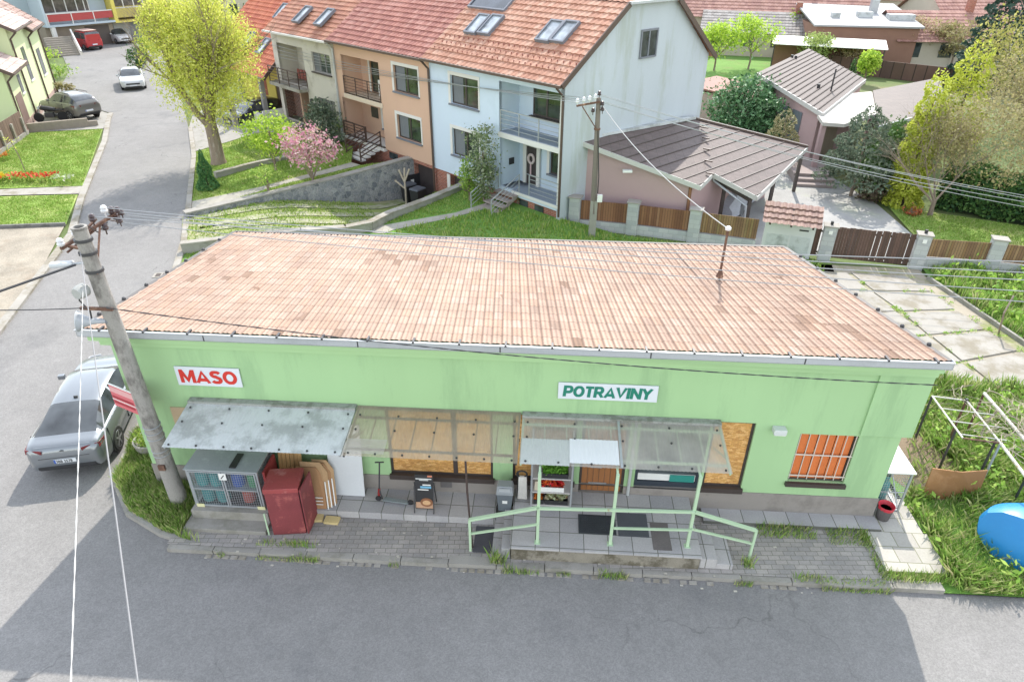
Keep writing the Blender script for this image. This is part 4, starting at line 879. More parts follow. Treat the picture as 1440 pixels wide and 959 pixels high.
def mesh_panel(x0,x1,z0,z1,y,s=.05,th=.003,vert='x'):
    mb=MB(); n=int((x1-x0)/s)
    for i in range(n+1):
        a=x0+(x1-x0)*i/n
        mb.box(a-th,y-th,z0,a+th,y+th,z1) if vert=='x' else mb.box(y-th,a-th,z0,y+th,a+th,z1)
    n=int((z1-z0)/s)
    for i in range(n+1):
        a=z0+(z1-z0)*i/n
        mb.box(x0,y-th*.9,a-th,x1,y+th*.9,a+th) if vert=='x' else mb.box(y-th*.9,x0,a-th,y+th*.9,x1,a+th)
    return mb
cage_frame(cg,CWd,CDp,CH)
for (a,b) in((.03,.75),(.77,1.49)):
    mb=MB()
    for p in((a,.03,a+.03,CH-.04),(b-.03,.03,b,CH-.04)): mb.box(p[0],-.035,p[1],p[2],-.005,p[3])
    for z in(.03,.51,CH-.07): mb.box(a+.03,-.035,z,b-.03,-.005,z+.03)
    dd=mb.build('door',STEEL,cg); mesh_panel(a+.03,b-.03,.06,CH-.07,-.02).build('mesh',STEEL,dd)
mesh_panel(.02,CDp-.02,.04,CH-.04,CWd,vert='y').build('side_mesh',STEEL,cg); mesh_panel(.02,CDp-.02,.04,CH-.04,0,vert='y').build('side_mesh',STEEL,cg)
MB().box(-.04,-.05,CH,CWd+.04,CDp+.04,CH+.025).build('roof_plate',mat('cage_roof',(.30,.33,.34),.5,.15,2,40,col2=(.42,.45,.46),patch=.4,patchscale=1.5),cg)
MB().box(.02,.02,.50,CWd-.02,CDp-.02,.52).build('shelf',STEEL,cg); MB().box(.02,.02,.025,CWd-.02,CDp-.02,.04).build('floor_plate',DSTEEL,cg); MB().box(.02,CDp-.015,.04,CWd-.02,CDp-.005,CH-.03).build('back_plate',DSTEEL,cg)
MB().box(.70,-.045,.82,.86,-.037,1.0).build('warning_label',WHITE,cg); MB().bar((.74,-.048,.86),(.82,-.048,.96),.02,.004,up=(0,1,0)).build('label_stripe',BLACK,cg)
for x in(.02,1.38): MB().box(x,-.042,-.02,x+.17,-.0365,.09).build('yellow_plate',mat('pale_yellow',(.62,.60,.35),.6,.08,3,40),cg)
MB().box(.92,.05,CH+.026,1.06,.5,CH+.05).build('black_strip',BLACK,cg)
for k,(x,y,z,m,l) in enumerate(((.22,.2,.04,TEAL,'teal gas cylinder in the left bottom bay of the front cage, at its left'),(.55,.2,.04,TEAL,'teal gas cylinder with a white label in the left bottom bay of the front cage'),(1.12,.22,.04,REDE,'rust red gas cylinder in the right bottom bay of the front cage'),
    (.2,.18,.52,TEAL,'teal gas cylinder in the left top bay of the front cage, at its left'),(.5,.18,.52,TEAL,'teal gas cylinder in the left top bay of the front cage, beside the door post'),(.36,.5,.52,BLUE,'blue gas cylinder at the back of the left top bay'),(.98,.2,.52,BLUE,'large blue gas cylinder in the right top bay of the front cage'),(1.33,.2,.52,GRN,'green gas cylinder in the right top bay of the front cage'),(1.2,.55,.04,REDE,'red gas cylinder at the back of the right bottom bay'))):
    gas_bottle(l,1.46+x,-.96+y,.452+z,m,.145,.44)
o=MB().box(0,0,0,.05,.6,.75).build('red_board',mat('faded_red_panel',(.38,.06,.06),.6,.2,3,40)); o.location=S(3.03,-.82,.62); o.rotation_euler=(0,0,SRZ); tag(o,'faded red panel standing against the right side of the gas cage','board')
# cage and boxes on the right side of the shop
c2=shop_thing('gas_cage','small steel cage with a white lid at the right rear corner of the shop','gas cage',16.52,.25,.146)
def frame_only(t,w,d,h): cage_frame(t,w,d,h)
cage_frame(c2,.56,1.15,1.12); MB().box(-.03,-.05,1.12,.62,1.2,1.15).build('lid',WHITE,c2,bevel=.005)
mesh_panel(.02,.54,.04,1.08,0).build('front_mesh',STEEL,c2); mb=MB();mb.bar((.02,.0,.55),(.54,0,.55),.02);mb.bar((.56,.05,.05),(.56,1.1,.9),.02); mb.build('brace',STEEL,c2)
gas_bottle('deep teal gas cylinder in the small cage beside the right wall',16.70,.48,.16,TEAL,.14,.85); gas_bottle('dark blue gas cylinder behind the teal one in the small cage',16.70,.9,.16,BLUE,.14,.85)
bx=shop_thing('meter_box','concrete meter box with a white metal lid beside the right wall','utility box',16.55,1.75,.1)
MB().box(0,0,0,.72,.62,.92).build('body',mat('mossy_concrete',(.30,.29,.24),.95,.25,3,40,.4,col2=(.17,.18,.11),patch=.5,patchscale=2),bx,bevel=.01); MB().box(-.04,-.05,.92,.76,.66,.955).build('lid',WHITE,bx,bevel=.005)
o=MB().extr([(16.5,2.5,.1),(17.35,2.5,.1),(17.15,4.6,.1),(16.3,4.6,.1)],(0,0,.95)).build('concrete_block',CONCL,bevel=.02); o.location=SL;o.rotation_euler=(0,0,SRZ); tag(o,'long pale concrete block behind the meter box along the shop wall','concrete block')
bk=shop_thing('waste_basket','dark wire waste basket with a red liner at the right front corner of the shop','bin',16.64,.0,.147)
MB().lathe([(.001,.0),(.13,.0),(.17,.38),(.175,.38),(.16,.36),(.13,.10)],n=16).build('body',mat('basket_dark',(.10,.09,.09),.7,.3,6,40),bk)
mb=MB().lathe([(.165,.30),(.178,.385),(.168,.39),(.12,.30)],n=12); mb.build('red_liner',mat('red_liner',(.50,.03,.05),.5,.15,5,30),bk)
# ---------------------------------------------------------------- cars
TYRE=mat('tyre_rubber',(.02,.02,.021),.8,.2,6,40); RIM=mat('alloy_rim',(.42,.43,.45),.3,.1,6,40,metal=.8); CARGL=mat_glass('car_glass',(.045,.05,.055),.07,.9)
LAMP=mat('lamp_clear',(.55,.57,.6),.15,.1,8,40); TAIL=mat('tail_lamp_red',(.15,.022,.025),.2,.2,8,40); PLATE=mat('plate_white',(.65,.67,.70),.5,.05,8,40)
def paint(name,col,metal=.35): 
    return mat('paint_'+name,col,.28,.04,.8,200,metal=metal,coat=.6)
def cat_rom(keys,x):
    xs=[k[0] for k in keys]
    if x<=xs[0]: return keys[0][1:]
    if x>=xs[-1]: return keys[-1][1:]
    i=max(j for j in range(len(xs)) if xs[j]<=x); i=min(i,len(xs)-2)
    t=(x-xs[i])/(xs[i+1]-xs[i]); p0=keys[max(i-1,0)];p1=keys[i];p2=keys[i+1];p3=keys[min(i+2,len(keys)-1)]
    out=[]
    for k in range(1,len(p1)):
        m1=(p2[k]-p0[k])/max(.05,(p2[0]-p0[0]))*(p2[0]-p1[0]); m2=(p3[k]-p1[k])/max(.05,(p3[0]-p1[0]))*(p2[0]-p1[0])
        h00=2*t**3-3*t*t+1;h10=t**3-2*t*t+t;h01=-2*t**3+3*t*t;h11=t**3-t*t
        out.append(h00*p1[k]+h10*m1*.8+h01*p2[k]+h11*m2*.8)
    return out
def make_car(name,label,loc,rz,bodym,L,W,H,keys,cab,wheels,rwheel=.33,cat='car',roofm=None,trim=None,plate=None,group=None,rails=False,badge=False):
    """keys: (x, z_bottom, z_shoulder, halfwidth, z_top, half_top) front +x; cab=(rear glass base x, roof rear x, roof front x, windscreen base x)"""
    t=thing(name,label,cat,loc,rz,group)
    n=64; xs=[keys[0][0]+(keys[-1][0]-keys[0][0])*i/n for i in range(n+1)]
    rows=[]
    for x in xs:
        zb,zs,hw,zt,ht=cat_rom(keys,x); zt=max(zt,zs+.005)
        sec=[(hw*.86,zb),(hw*.965,zb+.05),(hw*.99,zb+(zs-zb)*.35),(hw*1.0,zb+(zs-zb)*.62),(hw*.975,zs-.04),(hw*.94,zs)]
        sec+=[(ht+(hw*.92-ht)*.92,zs+(zt-zs)*.06),(ht+(hw*.92-ht)*.16,zs+(zt-zs)*.86),(ht*.90,zs+(zt-zs)*.965),(ht*.5,zt),(0,zt+.004)]
        rows.append([(x,a,b) for a,b in sec])
    m=len(rows[0]); body=MB();side=MB();side2=MB();front=MB();rear=MB();V=[]
    rb,rr,rfr,wb=cab
    def put(mb,pts,rev):
        mb.add(pts,[(0,1,2,3) if not rev else (3,2,1,0)])
    for i in range(n):
        xm=(xs[i]+xs[i+1])/2
        for k in range(m-1):
            q=[rows[i][k],rows[i+1][k],rows[i+1][k+1],rows[i][k+1]]
            tgt=body
            if k==6 and rb+.12<xm<wb-.12:
                f=(xm-rr)/(rfr-rr)
                pill=abs(xm-(rr+(rfr-rr)*.40))<.04 
                tgt=body if pill else side
                if xm<rr-.05 and (rr-rb)<.5: tgt=body
            if k in(7,8,9) or (k==6 and False):
                if rfr<xm<wb: tgt=front
                elif rb<xm<rr: tgt=rear
            for sgn in(1,-1):
                pts=[(p[0],p[1]*sgn,p[2]) for p in q]; put(side2 if (tgt is side and sgn<0) else tgt,pts,sgn>0)
    # close front and rear ends
    for r,rev in((rows[0],False),(rows[-1],True)):
        pts=[(p[0],p[1],p[2]) for p in r]+[(p[0],-p[1],p[2]) for p in reversed(r[:-1])]
        body.add(pts,[tuple(range(len(pts))) if rev else tuple(reversed(range(len(pts))))])
    def fin(o):
        bm=bmesh.new();bm.from_mesh(o.data);bmesh.ops.remove_doubles(bm,verts=bm.verts[:],dist=.0015);bmesh.ops.recalc_face_normals(bm,faces=bm.faces[:]);bm.to_mesh(o.data);bm.free()
        o.data.polygons.foreach_set('use_smooth',[True]*len(o.data.polygons)); autosmooth(o,42); return o
    fin(body.build('body',bodym,t))
    for nm,g in(('side_window',side),('side_window',side2),('windscreen',front),('rear_window',rear)):
        if g.f: fin(g.build(nm,CARGL,t))
    for wx in wheels:
        hw=cat_rom(keys,wx)[2]
        for sgn in(1,-1):
            w=thing('wheel',None,None,(wx,sgn*(hw-.09),rwheel)); w.parent=t
            MB().lathe([(rwheel*.6,-.1),(rwheel*.93,-.1),(rwheel,-.07),(rwheel,.07),(rwheel*.93,.1),(rwheel*.6,.1)],n=28).build('tyre',TYRE,w,smooth=True)
            mb=MB().lathe([(.02,.06),(rwheel*.63,.085),(rwheel*.66,.1),(rwheel*.66,-.1)],n=24)
            rimo=mb.build('rim_barrel',BLACK,w)
            mb=MB().lathe([(rwheel*.58,.09),(rwheel*.66,.104),(rwheel*.67,.10),(rwheel*.6,.08)],n=24); mb.cyl((0,0,.06),(0,0,.105),.06,n=10)
            for s in range(5):
                a=2*math.pi*s/5; mb.bar((.03*math.cos(a),.03*math.sin(a),.095),(rwheel*.6*math.cos(a),rwheel*.6*math.sin(a),.098),.05,.02,up=(0,0,1))
            mb.build('rim',RIM,w)
            w.rotation_euler=(-sgn*math.pi/2,0,0)
            # wheel arch
            MB().lathe([(.001,.0),(rwheel*1.13,.0),(rwheel*1.13,-.012)],n=28).build('arch_liner',BLACK,w,loc=(0,0,.075))
    # skirt: dark underbody
    MB().box(keys[0][0]+.15,-W/2*.8,keys[2][1]-.04,keys[-1][0]-.15,W/2*.8,keys[2][1]+.06).build('underbody',BLACK,t)
    fx=keys[-1][0]; rx=keys[0][0]
    def hwz(x): return cat_rom(keys,x)
    for sgn in(1,-1):
        kf=hwz(fx-.16); z=kf[1]-.10
        MB().extr([(fx-.40,sgn*(hwz(fx-.40)[2]*.985),z+.03),(fx-.10,sgn*(hwz(fx-.10)[2]*.99),z-.0),(fx+.0,sgn*kf[2]*.62,z-.02),(fx+.0,sgn*kf[2]*.62,z+.09),(fx-.12,sgn*hwz(fx-.12)[2]*.97,z+.11),(fx-.42,sgn*(hwz(fx-.42)[2]*.97),z+.12)],(.012,sgn*.012,.004)).build('headlight',LAMP,t)
        kr=hwz(rx+.16); z=kr[1]-.14
        MB().extr([(rx+.42,sgn*(hwz(rx+.42)[2]*.99),z+.04),(rx+.10,sgn*(hwz(rx+.10)[2]*.995),z),(rx-.0,sgn*kr[2]*.52,z+.01),(rx-.0,sgn*kr[2]*.52,z+.10),(rx+.12,sgn*hwz(rx+.12)[2]*.98,z+.12),(rx+.42,sgn*(hwz(rx+.42)[2]*.98),z+.10)],(-.012,sgn*.012,.003)).build('taillight',TAIL,t)
        zz=hwz(wb-.35)[1]+.06
        mr=MB(); mr.bar((wb-.42,sgn*W/2*.95,zz),(wb-.42,sgn*(W/2+.09),zz+.03),.05,.03); mr.obox((wb-.42,sgn*(W/2+.10),zz+.05),(.12,.18,.13),Matrix.Identity(3)); mr.build('mirror',trim or bodym,t,bevel=.02)
        for xx in(rr+(rfr-rr)*.33,rr+(rfr-rr)*.86):
            z=hwz(xx)[1]-.09; MB().box(xx-.1,sgn*hwz(xx)[2]*.985,z,xx+.06,sgn*(hwz(xx)[2]*.985+.022),z+.025).build('door_handle',trim or bodym,t)
        for xx in(rr+(rfr-rr)*.42,wb-.22,rb+.22):
            k=hwz(xx); mb=MB()
            mb.box(xx-.004,sgn*(k[2]*.965),k[0]+.12,xx+.004,sgn*(k[2]*1.003),k[1]-.03); mb.build('door_seam',BLACK,t)
        if rails: MB().tube([(rr+.05,sgn*W*.33,H-.03),(rr+.2,sgn*W*.33,H+.03),(rfr-.2,sgn*W*.33,H+.03),(rfr-.05,sgn*W*.33,H-.03)],.018,6).build('roof_rail',BLACK,t)
    kf=hwz(fx-.02); MB().box(fx-.03,-W*.28,kf[0]+.14,fx+.012,W*.28,kf[0]+.26).build('grille',BLACK,t,bevel=.005)
    kr=hwz(rx+.02); MB().box(rx-.013,-W*.36,kr[0]+.0,rx+.03,W*.36,kr[0]+.08).build('rear_diffuser',BLACK,t)
    pz=kr[0]+.17
    pl=MB().box(rx-.022,-.26,pz,rx-.004,.26,pz+.11).build('number_plate',PLATE,t); MB().box(rx-.024,.215,pz,rx-.0225,.258,pz+.11).build('blue_strip',BLUE,pl)
    MB().box(fx+.013,-.26,kf[0]+.03,fx+.022,.26,kf[0]+.13).build('number_plate',PLATE,t)
    if plate: text_mesh(plate,.115,BLACK,'plate_text',pl,(rx-.0265,.205,pz+.016),(math.pi/2,0,-math.pi/2),bold=.002,width=.38,extrude=.001)
    return t
SED=[(-2.43,.42,.78,.74,.86,.66),(-2.38,.30,.90,.84,.97,.72),(-2.25,.26,.98,.885,1.03,.74),(-2.0,.24,1.0,.915,1.06,.73),(-1.55,.22,1.0,.93,1.22,.62),(-1.0,.20,.985,.935,1.375,.56),(-.5,.19,.965,.935,1.44,.56),(0,.19,.945,.935,1.455,.57),(.45,.19,.93,.935,1.42,.58),(.85,.19,.93,.935,1.24,.64),(1.28,.2,.93,.93,.975,.72),(1.7,.22,.90,.92,.94,.70),(2.1,.24,.83,.88,.86,.66),(2.35,.28,.72,.78,.75,.56),(2.43,.36,.60,.64,.64,.46)]
KOM=[(-2.0,.42,.80,.72,.86,.62),(-1.96,.32,.95,.80,1.1,.62),(-1.8,.28,1.0,.85,1.32,.60),(-1.45,.24,1.0,.875,1.45,.60),(-.8,.2,.98,.88,1.50,.60),(-.2,.2,.96,.88,1.50,.60),(.25,.2,.95,.88,1.45,.61),(.7,.2,.95,.88,1.22,.66),(1.1,.21,.93,.87,.98,.70),(1.5,.24,.88,.85,.92,.66),(1.85,.28,.78,.78,.82,.58),(2.0,.36,.62,.64,.68,.48)]
SUV=[(-2.33,.50,.98,.80,1.05,.70),(-2.28,.42,1.08,.88,1.2,.70),(-2.1,.38,1.14,.92,1.42,.66),(-1.75,.34,1.15,.935,1.60,.64),(-1.1,.30,1.13,.94,1.69,.63),(-.4,.30,1.11,.94,1.71,.63),(.15,.30,1.10,.94,1.66,.64),(.6,.30,1.09,.94,1.42,.68),(1.02,.32,1.08,.94,1.13,.74),(1.6,.35,1.04,.92,1.08,.72),(2.1,.38,.94,.88,.97,.66),(2.33,.48,.76,.74,.80,.56)]
VAN=[(-2.1,.42,1.05,.80,1.60,.72),(-2.06,.32,1.08,.86,1.78,.74),(-1.8,.28,1.08,.88,1.84,.74),(-1.0,.24,1.08,.89,1.86,.74),(-.2,.24,1.06,.89,1.85,.73),(.35,.24,1.04,.89,1.78,.72),(.8,.24,1.02,.89,1.45,.72),(1.25,.25,1.0,.88,1.08,.74),(1.7,.28,.94,.85,1.0,.70),(2.0,.32,.82,.80,.88,.62),(2.1,.4,.68,.68,.74,.5)]
# silver saloon beside the shop: rear towards the viewer
cx,cy=-11.06,14.5
make_car('parked_car','silver fastback saloon parked beside the shop corner, rear window facing the street',(cx,cy,0),math.radians(102),paint('silver',(.20,.215,.235),.45),4.87,1.87,1.45,SED,(-2.0,-1.0,.42,1.28),(-1.42,1.42),.345,plate='3BB 5578',badge=True)
silver=[o for o in bpy.data.objects if o.get('label','').startswith('silver fastback')][0]; silver.scale=(.95,.92,.94); silver.location=(-11.02,14.42,0)
MB().lathe([(.06,0),(.068,.004),(.068,.01),(.055,.012)],n=20).build('emblem_ring',BLACK,silver,loc=(-2.405,0,.845)).rotation_euler=(0,-math.pi/2-.15,0)
MB().bar((-2.428,-.60,.70),(-2.428,.60,.70),.016,.012).build('bumper_seam',BLACK,silver)
MB().box(-.02,-.05,0,.02,.05,.05).build('roof_antenna',BLACK,silver,loc=(-.85,0,1.40)); MB().bar((-2.30,-.66,.985),(-2.30,.66,.985),.10,.022).build('boot_spoiler',paint('silver',(.20,.215,.235)),silver)
# distant cars
make_car('parked_car','small white saloon coming down the side street, partly behind the yellow green tree',(G(188,121).x,G(188,121).y,0),math.radians(-62),paint('white',(.50,.51,.52),.05),4.3,1.8,1.48,SED,(-2.0,-1.0,.42,1.28),(-1.42,1.42),.33)
make_car('parked_car','dark grey estate car parked on the apron in front of the light green house',(-30.9,48.6,.03),math.radians(149),paint('champagne',(.165,.16,.148),.4),4.66,1.88,1.71,SUV,(-2.15,-1.6,.2,1.02),(-1.4,1.42),.37,rails=True)
make_car('parked_car','dark blue black hatchback in the driveway of the yellow porch house',(-17.6,47.2,.03),math.radians(231),paint('black',(.02,.025,.035),.3),4.0,1.76,1.5,KOM,(-1.85,-1.4,.15,1.1),(-1.22,1.25),.31)
make_car('parked_van','red van with a pale roof rack seen from behind, below the red balcony',(-47.0,80.2,0),math.radians(143),paint('red',(.40,.03,.035),.1),4.2,1.78,1.86,VAN,(-2.07,-1.9,.3,1.25),(-1.35,1.35),.32,cat='van',rails=True)
vanr=[o for o in bpy.data.objects if o.get('label','').startswith('red van')][0]
MB().box(-1.7,-.7,1.90,.2,.7,1.94).build('roof_rack',mat('pale_rack',(.55,.38,.32),.7,.2,4,30),vanr)
make_car('parked_car','white and pink hatchback parked nose out beside the red van',(G(168,60).x,G(168,60).y,0),math.radians(-40),paint('white2',(.5,.48,.48),.05),4.0,1.76,1.5,KOM,(-1.85,-1.4,.15,1.1),(-1.22,1.25),.31)
# motorcycle beside the estate car
mc=thing('motorcycle','black motorcycle parked on the apron in front of the dark grey estate car','motorcycle',(G(74,172).x,G(74,172).y,.03),math.radians(196))
for x in(-.72,.72):
    w=thing('wheel',None,None,(x,0,.31)); w.parent=mc; w.rotation_euler=(math.pi/2,0,0)
    MB().lathe([(.22,-.06),(.29,-.06),(.31,-.03),(.31,.03),(.29,.06),(.22,.06)],n=20).build('tyre',TYRE,w); MB().lathe([(.03,.02),(.2,.02),(.225,.03),(.225,-.03),(.03,-.02)],n=16).build('rim',RIM,w)
MB().tube([(-.4,0,.78),(0,0,.86),(.35,0,.92),(.5,0,.85)],[.12,.16,.17,.06],8).build('tank_and_seat',BLACK,mc); MB().box(-.25,-.15,.3,.3,.15,.62).build('engine',DSTEEL,mc,bevel=.03)
MB().tube([(.72,0,.31),(.52,0,.95),(.48,0,1.05)],.035,6).build('fork',STEEL,mc); MB().tube([(.42,-.36,1.08),(.5,0,1.04),(.42,.36,1.08)],.018,6).build('handlebar',BLACK,mc); MB().tube([(-.72,0,.31),(-.2,0,.5)],.04,6).build('swing_arm',DSTEEL,mc); MB().tube([(.1,-.18,.35),(-.75,-.2,.45)],.05,8).build('exhaust',STEEL,mc); MB().ball((.58,0,.92),.1,10).build('headlight',LAMP,mc); MB().box(-.9,-.1,.72,-.35,.1,.80).build('tail',BLACK,mc,bevel=.02); MB().add([(.5,-.14,1.0),(.5,.14,1.0),(.36,.12,1.28),(.36,-.12,1.28)],[(0,1,2,3)]).build('wind_shield',CARGL,mc)
# ---------------------------------------------------------------- left concrete pole with its fittings
PCON=mat('pole_concrete',(.29,.275,.255),.9,.2,3,60,.35,col2=(.14,.13,.12),patch=.45,patchscale=3.0,stretch=(1,1,.45))
PB=Vector((-7.52,11.22,0)); PT=Vector((-7.72,11.30,6.72)); pdir=(PT-PB)
def onp(z): return PB+pdir*(z/6.72)
pole=thing('utility_pole','thick weathered concrete pole with rusty crossarm standing in grass at shop corner','utility pole',PB)
L_=lambda p: Vector(p)-PB
mb=MB(); mb.tube([L_(PB),L_(onp(2)),L_(onp(4.5)),L_(PT)],[.185,.165,.145,.125],20); mb.build('shaft',PCON,pole,smooth=True)
mb=MB().lathe([(.128,0),(.135,.01),(.135,.05),(.09,.052),(.09,.0)],n=18); mb.build('cap',PCON,pole,loc=L_(PT))
arm0=onp(6.45); ad=Vector((.93,.37,0)).normalized(); an=Vector((-ad.y,ad.x,0))
# crossarm offset in front of the shaft, running left-near to right-far
A0=G(86,350,6.38); A1=G(160,302,6.48); ad=(A1-A0).normalized(); an=Vector((-ad.y,ad.x,0))
mb=MB(); mb.bar(L_(A0),L_(A1),.05,.055); mb.bar(L_(A0+Vector((0,.16,-.03))+ad*.2),L_(A1+an*.16-ad*.3+Vector((0,0,.03))),.035,.04); mb.bar(L_(A0+ad*.1+Vector((0,0,-.12))),L_(A0+ad*.9+Vector((0,.02,-.05))),.03,.03); mb.bar(L_(onp(5.9)+Vector((.1,-.12,0))),L_(A0.lerp(A1,.72)),.035,.012); mb.build('crossarm',RUST,pole)
mb=MB(); 
for z in (6.25,5.9,6.5): mb.lathe([(.15,0),(.158,0),(.158,.05),(.15,.05)],c=L_(onp(z)),n=18)
mb.build('clamp_band',DSTEEL,pole)
INS=mat('white_porcelain',(.60,.60,.62),.25,.06,5,40,coat=.4); INSB=mat('brown_porcelain',(.05,.03,.03),.3,.1,5,40,coat=.4)
def insulator(p,m,parent,off,s=1.0):
    mb=MB().lathe([(.012*s,-.09*s),(.012*s,0),(.05*s,0),(.06*s,.03*s),(.045*s,.06*s),(.055*s,.08*s),(.035*s,.115*s),(.01*s,.125*s)],c=Vector(p)-off,n=12); return mb.build('insulator',m,parent,smooth=True)
LPW=[]
for t_,h,m in((.02,.05,INS),(.28,.07,INS),(.62,.12,INSB),(.86,.14,INS),(.98,.04,INSB),(1.02,-.1,INSB),(.78,-.16,INSB)):
    p=A0.lerp(A1,t_)+Vector((0,0,h)); insulator(p,m,pole,PB,1.15); LPW.append(p+Vector((0,0,.09)))
for k,(t_,dx,dz) in enumerate(((.9,.18,.1),(.94,.2,.02),(.85,.22,-.08))): 
    p=A0.lerp(A1,t_)+Vector((dx,.05,dz)); MB().tube([L_(A0.lerp(A1,t_)),L_(p)],.01,6).build('pin',RUST,pole); insulator(p,INSB,pole,PB,.9); LPW.append(p)
MB().tube([L_(PT+Vector((0,-.1,-.3))),L_(PT+Vector((-.02,.25,-.02))),L_(A0.lerp(A1,.6)+Vector((.05,0,-.1))),L_(A0.lerp(A1,.85)+Vector((0,0,-.06)))],.012,6).build('jumper_wire',DSTEEL,pole)
for t_ in(.12,.34): MB().bar(L_(onp(6.33)),L_(A0.lerp(A1,t_)+Vector((0,0,-.04))),.05,.04).build('arm_bracket',RUST,pole)
# street lamp head at the top left
lh=onp(6.05)
mb=MB().obox((0,0,0),(.40,.15,.10),Matrix.Rotation(.2,3,'Z')); mb2=MB()
o=mb.build('street_lamp',mat('lamp_shell',(.50,.52,.54),.4,.08,3,40),None,bevel=.035); o.location=lh+Vector((-.46,-.14,.05)); tag(o,'small grey street lamp head fixed near the top of the concrete pole','street lamp')
br=MB().tube([(.15,0,.0),(.42,.1,.0)],.025,8).build('bracket',STEEL,o)
# lamp globe and loudspeaker on a side bracket
b0=onp(5.22)
mb=MB().bar(L_(b0+Vector((-.42,-.16,0))),L_(b0+Vector((.19,-.17,-.02))),.06,.05); mb.bar(L_(b0+Vector((-.3,-.17,.01))),L_(b0+Vector((.18,-.19,.0))),.03,.03); mb.build('side_bracket',RUST,pole)
sp=thing('flood_lamp','round grey drum shaped lamp on a bent bracket at the left of the concrete pole','lamp',b0+Vector((-.27,-.14,.35)))
mb=MB(); mb.tube([(-.05,-.14,0),(-.03,-.07,0),(0,.06,0),(.02,.14,0)],[.10,.13,.13,.05],16); mb.build('drum',mat('drum_grey',(.34,.35,.34),.5,.12,3,40),sp,smooth=True)
MB().tube([(-.1,0,-.08),(-.13,.0,-.2),(-.05,-.01,-.33)],.016,6).build('bent_bracket',DSTEEL,sp)
hs=thing('horn_loudspeaker','grey horn loudspeaker below the drum lamp on the concrete pole','loudspeaker',b0+Vector((-.30,-.16,-.28)))
d=Vector((-.85,-.25,.12)).normalized()
mb=MB(); mb.tube([-d*.24,-d*.10,d*0,d*.12,d*.22],[.045,.055,.07,.12,.20],18,False); mb.build('horn',mat('horn_grey',(.36,.38,.41),.45,.1,3,40),hs,smooth=True); MB().tube([-d*.36,-d*.24],.065,12).build('driver',mat('horn_driver',(.15,.16,.18),.5,.1,3,40),hs); MB().tube([(.02,0,.04),(.04,.01,.26)],.018,6).build('bracket',DSTEEL,hs); MB().lathe([(.17,0),(.205,.0),(.205,.012)],n=20).build('rim',mat('rim_grey',(.46,.48,.5),.4,.1,3,40),hs,loc=d*.22)
hs.children[-1].rotation_euler=d.to_track_quat('Z','Y').to_euler()
for z in (2.35,2.2,2.05,1.72,1.6): MB().lathe([(.175,0),(.181,.0),(.181,.018),(.175,.018)],c=L_(onp(z)),n=18).build('wire_loop',STEEL,pole)
MB().box(-.1,-.2,1.28,.04,-.155,1.42).build('junction_plate',RUST,pole)
# ---------------------------------------------------------------- timber pole beside the houses
HB=G(832,333,.2); HB.z=.25
tp=thing('utility_pole','slim wooden pole on a concrete footing with braced crossarm before the pale blue house','utility pole',HB)
TIMB=mat('grey_timber_pole',(.17,.145,.125),.9,.25,3,50,.3,stretch=(2,2,.4)); Ht=GY(842,138,HB.y).z-HB.z; lean=GY(842,138,HB.y).x-HB.x
mb=MB().tube([(0,0,1.0),(lean*.3,0,Ht*.35),(lean,0,Ht)],[.13,.12,.09],12); mb.build('shaft',TIMB,tp,smooth=True); MB().box(-.14,-.12,-.3,.14,.12,1.55).build('footing',CONC,tp,bevel=.02)
mb=MB(); mb.bar((lean-.85,-.12,Ht-.28),(lean+.05,-.12,Ht-.12),.07,.07); mb.bar((lean-.62,-.12,Ht-.30),(lean-.02,-.12,Ht-1.15),.04,.04); mb.lathe([(.12,0),(.13,0),(.13,.07),(.12,.07)],c=(lean*.8,0,Ht-1.2),n=14); mb.build('crossarm',RUST,tp)
HPW=[]
for k,(dx,dz) in enumerate(((-.82,-.16),(-.58,-.11),(-.36,-.07),(-.14,.0),(0,.12),(.14,-.25),(.16,-.45),(-.2,-.5))):
    p=Vector((lean+dx,-.12,Ht+dz)); insulator(p,INS if k<4 else INSB,tp,Vector((0,0,0)),1.3); HPW.append(HB+p)
MB().tube([(lean*.6,-.12,Ht-1.2),(lean*.2+.12,-.14,2.6),(.1,-.15,1.9)],.02,6).build('pole_cable',BLACK,tp)
MB().box(.1,-.22,1.55,.3,-.1,1.85).build('white_box',WHITE,tp)
# ---------------------------------------------------------------- wires
WIRE=mat('bare_wire',(.36,.37,.38),.4,.1,3,30,metal=.4); WIRED=mat('dark_cable',(.05,.05,.055),.6,.1,3,30); CAB=mat('white_cable',(.36,.36,.36),.5,.06,3,30)
def wire(label,a,b,r,m,sag=.15,group=None,n=14,twist=False):
    a=Vector(a);b=Vector(b);mb=MB()
    if twist:
        m2=90
        for ph in(0,math.pi):
            pts=[]
            d=(b-a).normalized();x=d.orthogonal().normalized();y=d.cross(x)
            for i in range(m2+1):
                t=i/m2;p=a.lerp(b,t)-Vector((0,0,sag*4*t*(1-t)));an_=t*(b-a).length/.11+ph; pts.append(p+(x*math.cos(an_)+y*math.sin(an_))*r*.8)
            mb.tube(pts,r*.75,5)
    else: mb.tube([a.lerp(b,i/n)-Vector((0,0,sag*4*(i/n)*(1-i/n))) for i in range(n+1)],r,5)
    return tag(mb.build('overhead_wire',m),label,'wire',group)
GR='bare wires from the concrete pole across the shop roof'
ends=[(1560,371),(1560,389),(1560,400),(1560,417),(1560,432)]
for k,(p,(u,v)) in enumerate(zip([LPW[2],LPW[3],LPW[7],LPW[8],LPW[9]],ends)):
    wire('thin grey bare wire stretched over the tile roof from the concrete pole to the right',p,GY(u,v,9.6),.0085,WIRE,.12,GR)
GR2='bare wires from the wooden pole past the row houses'
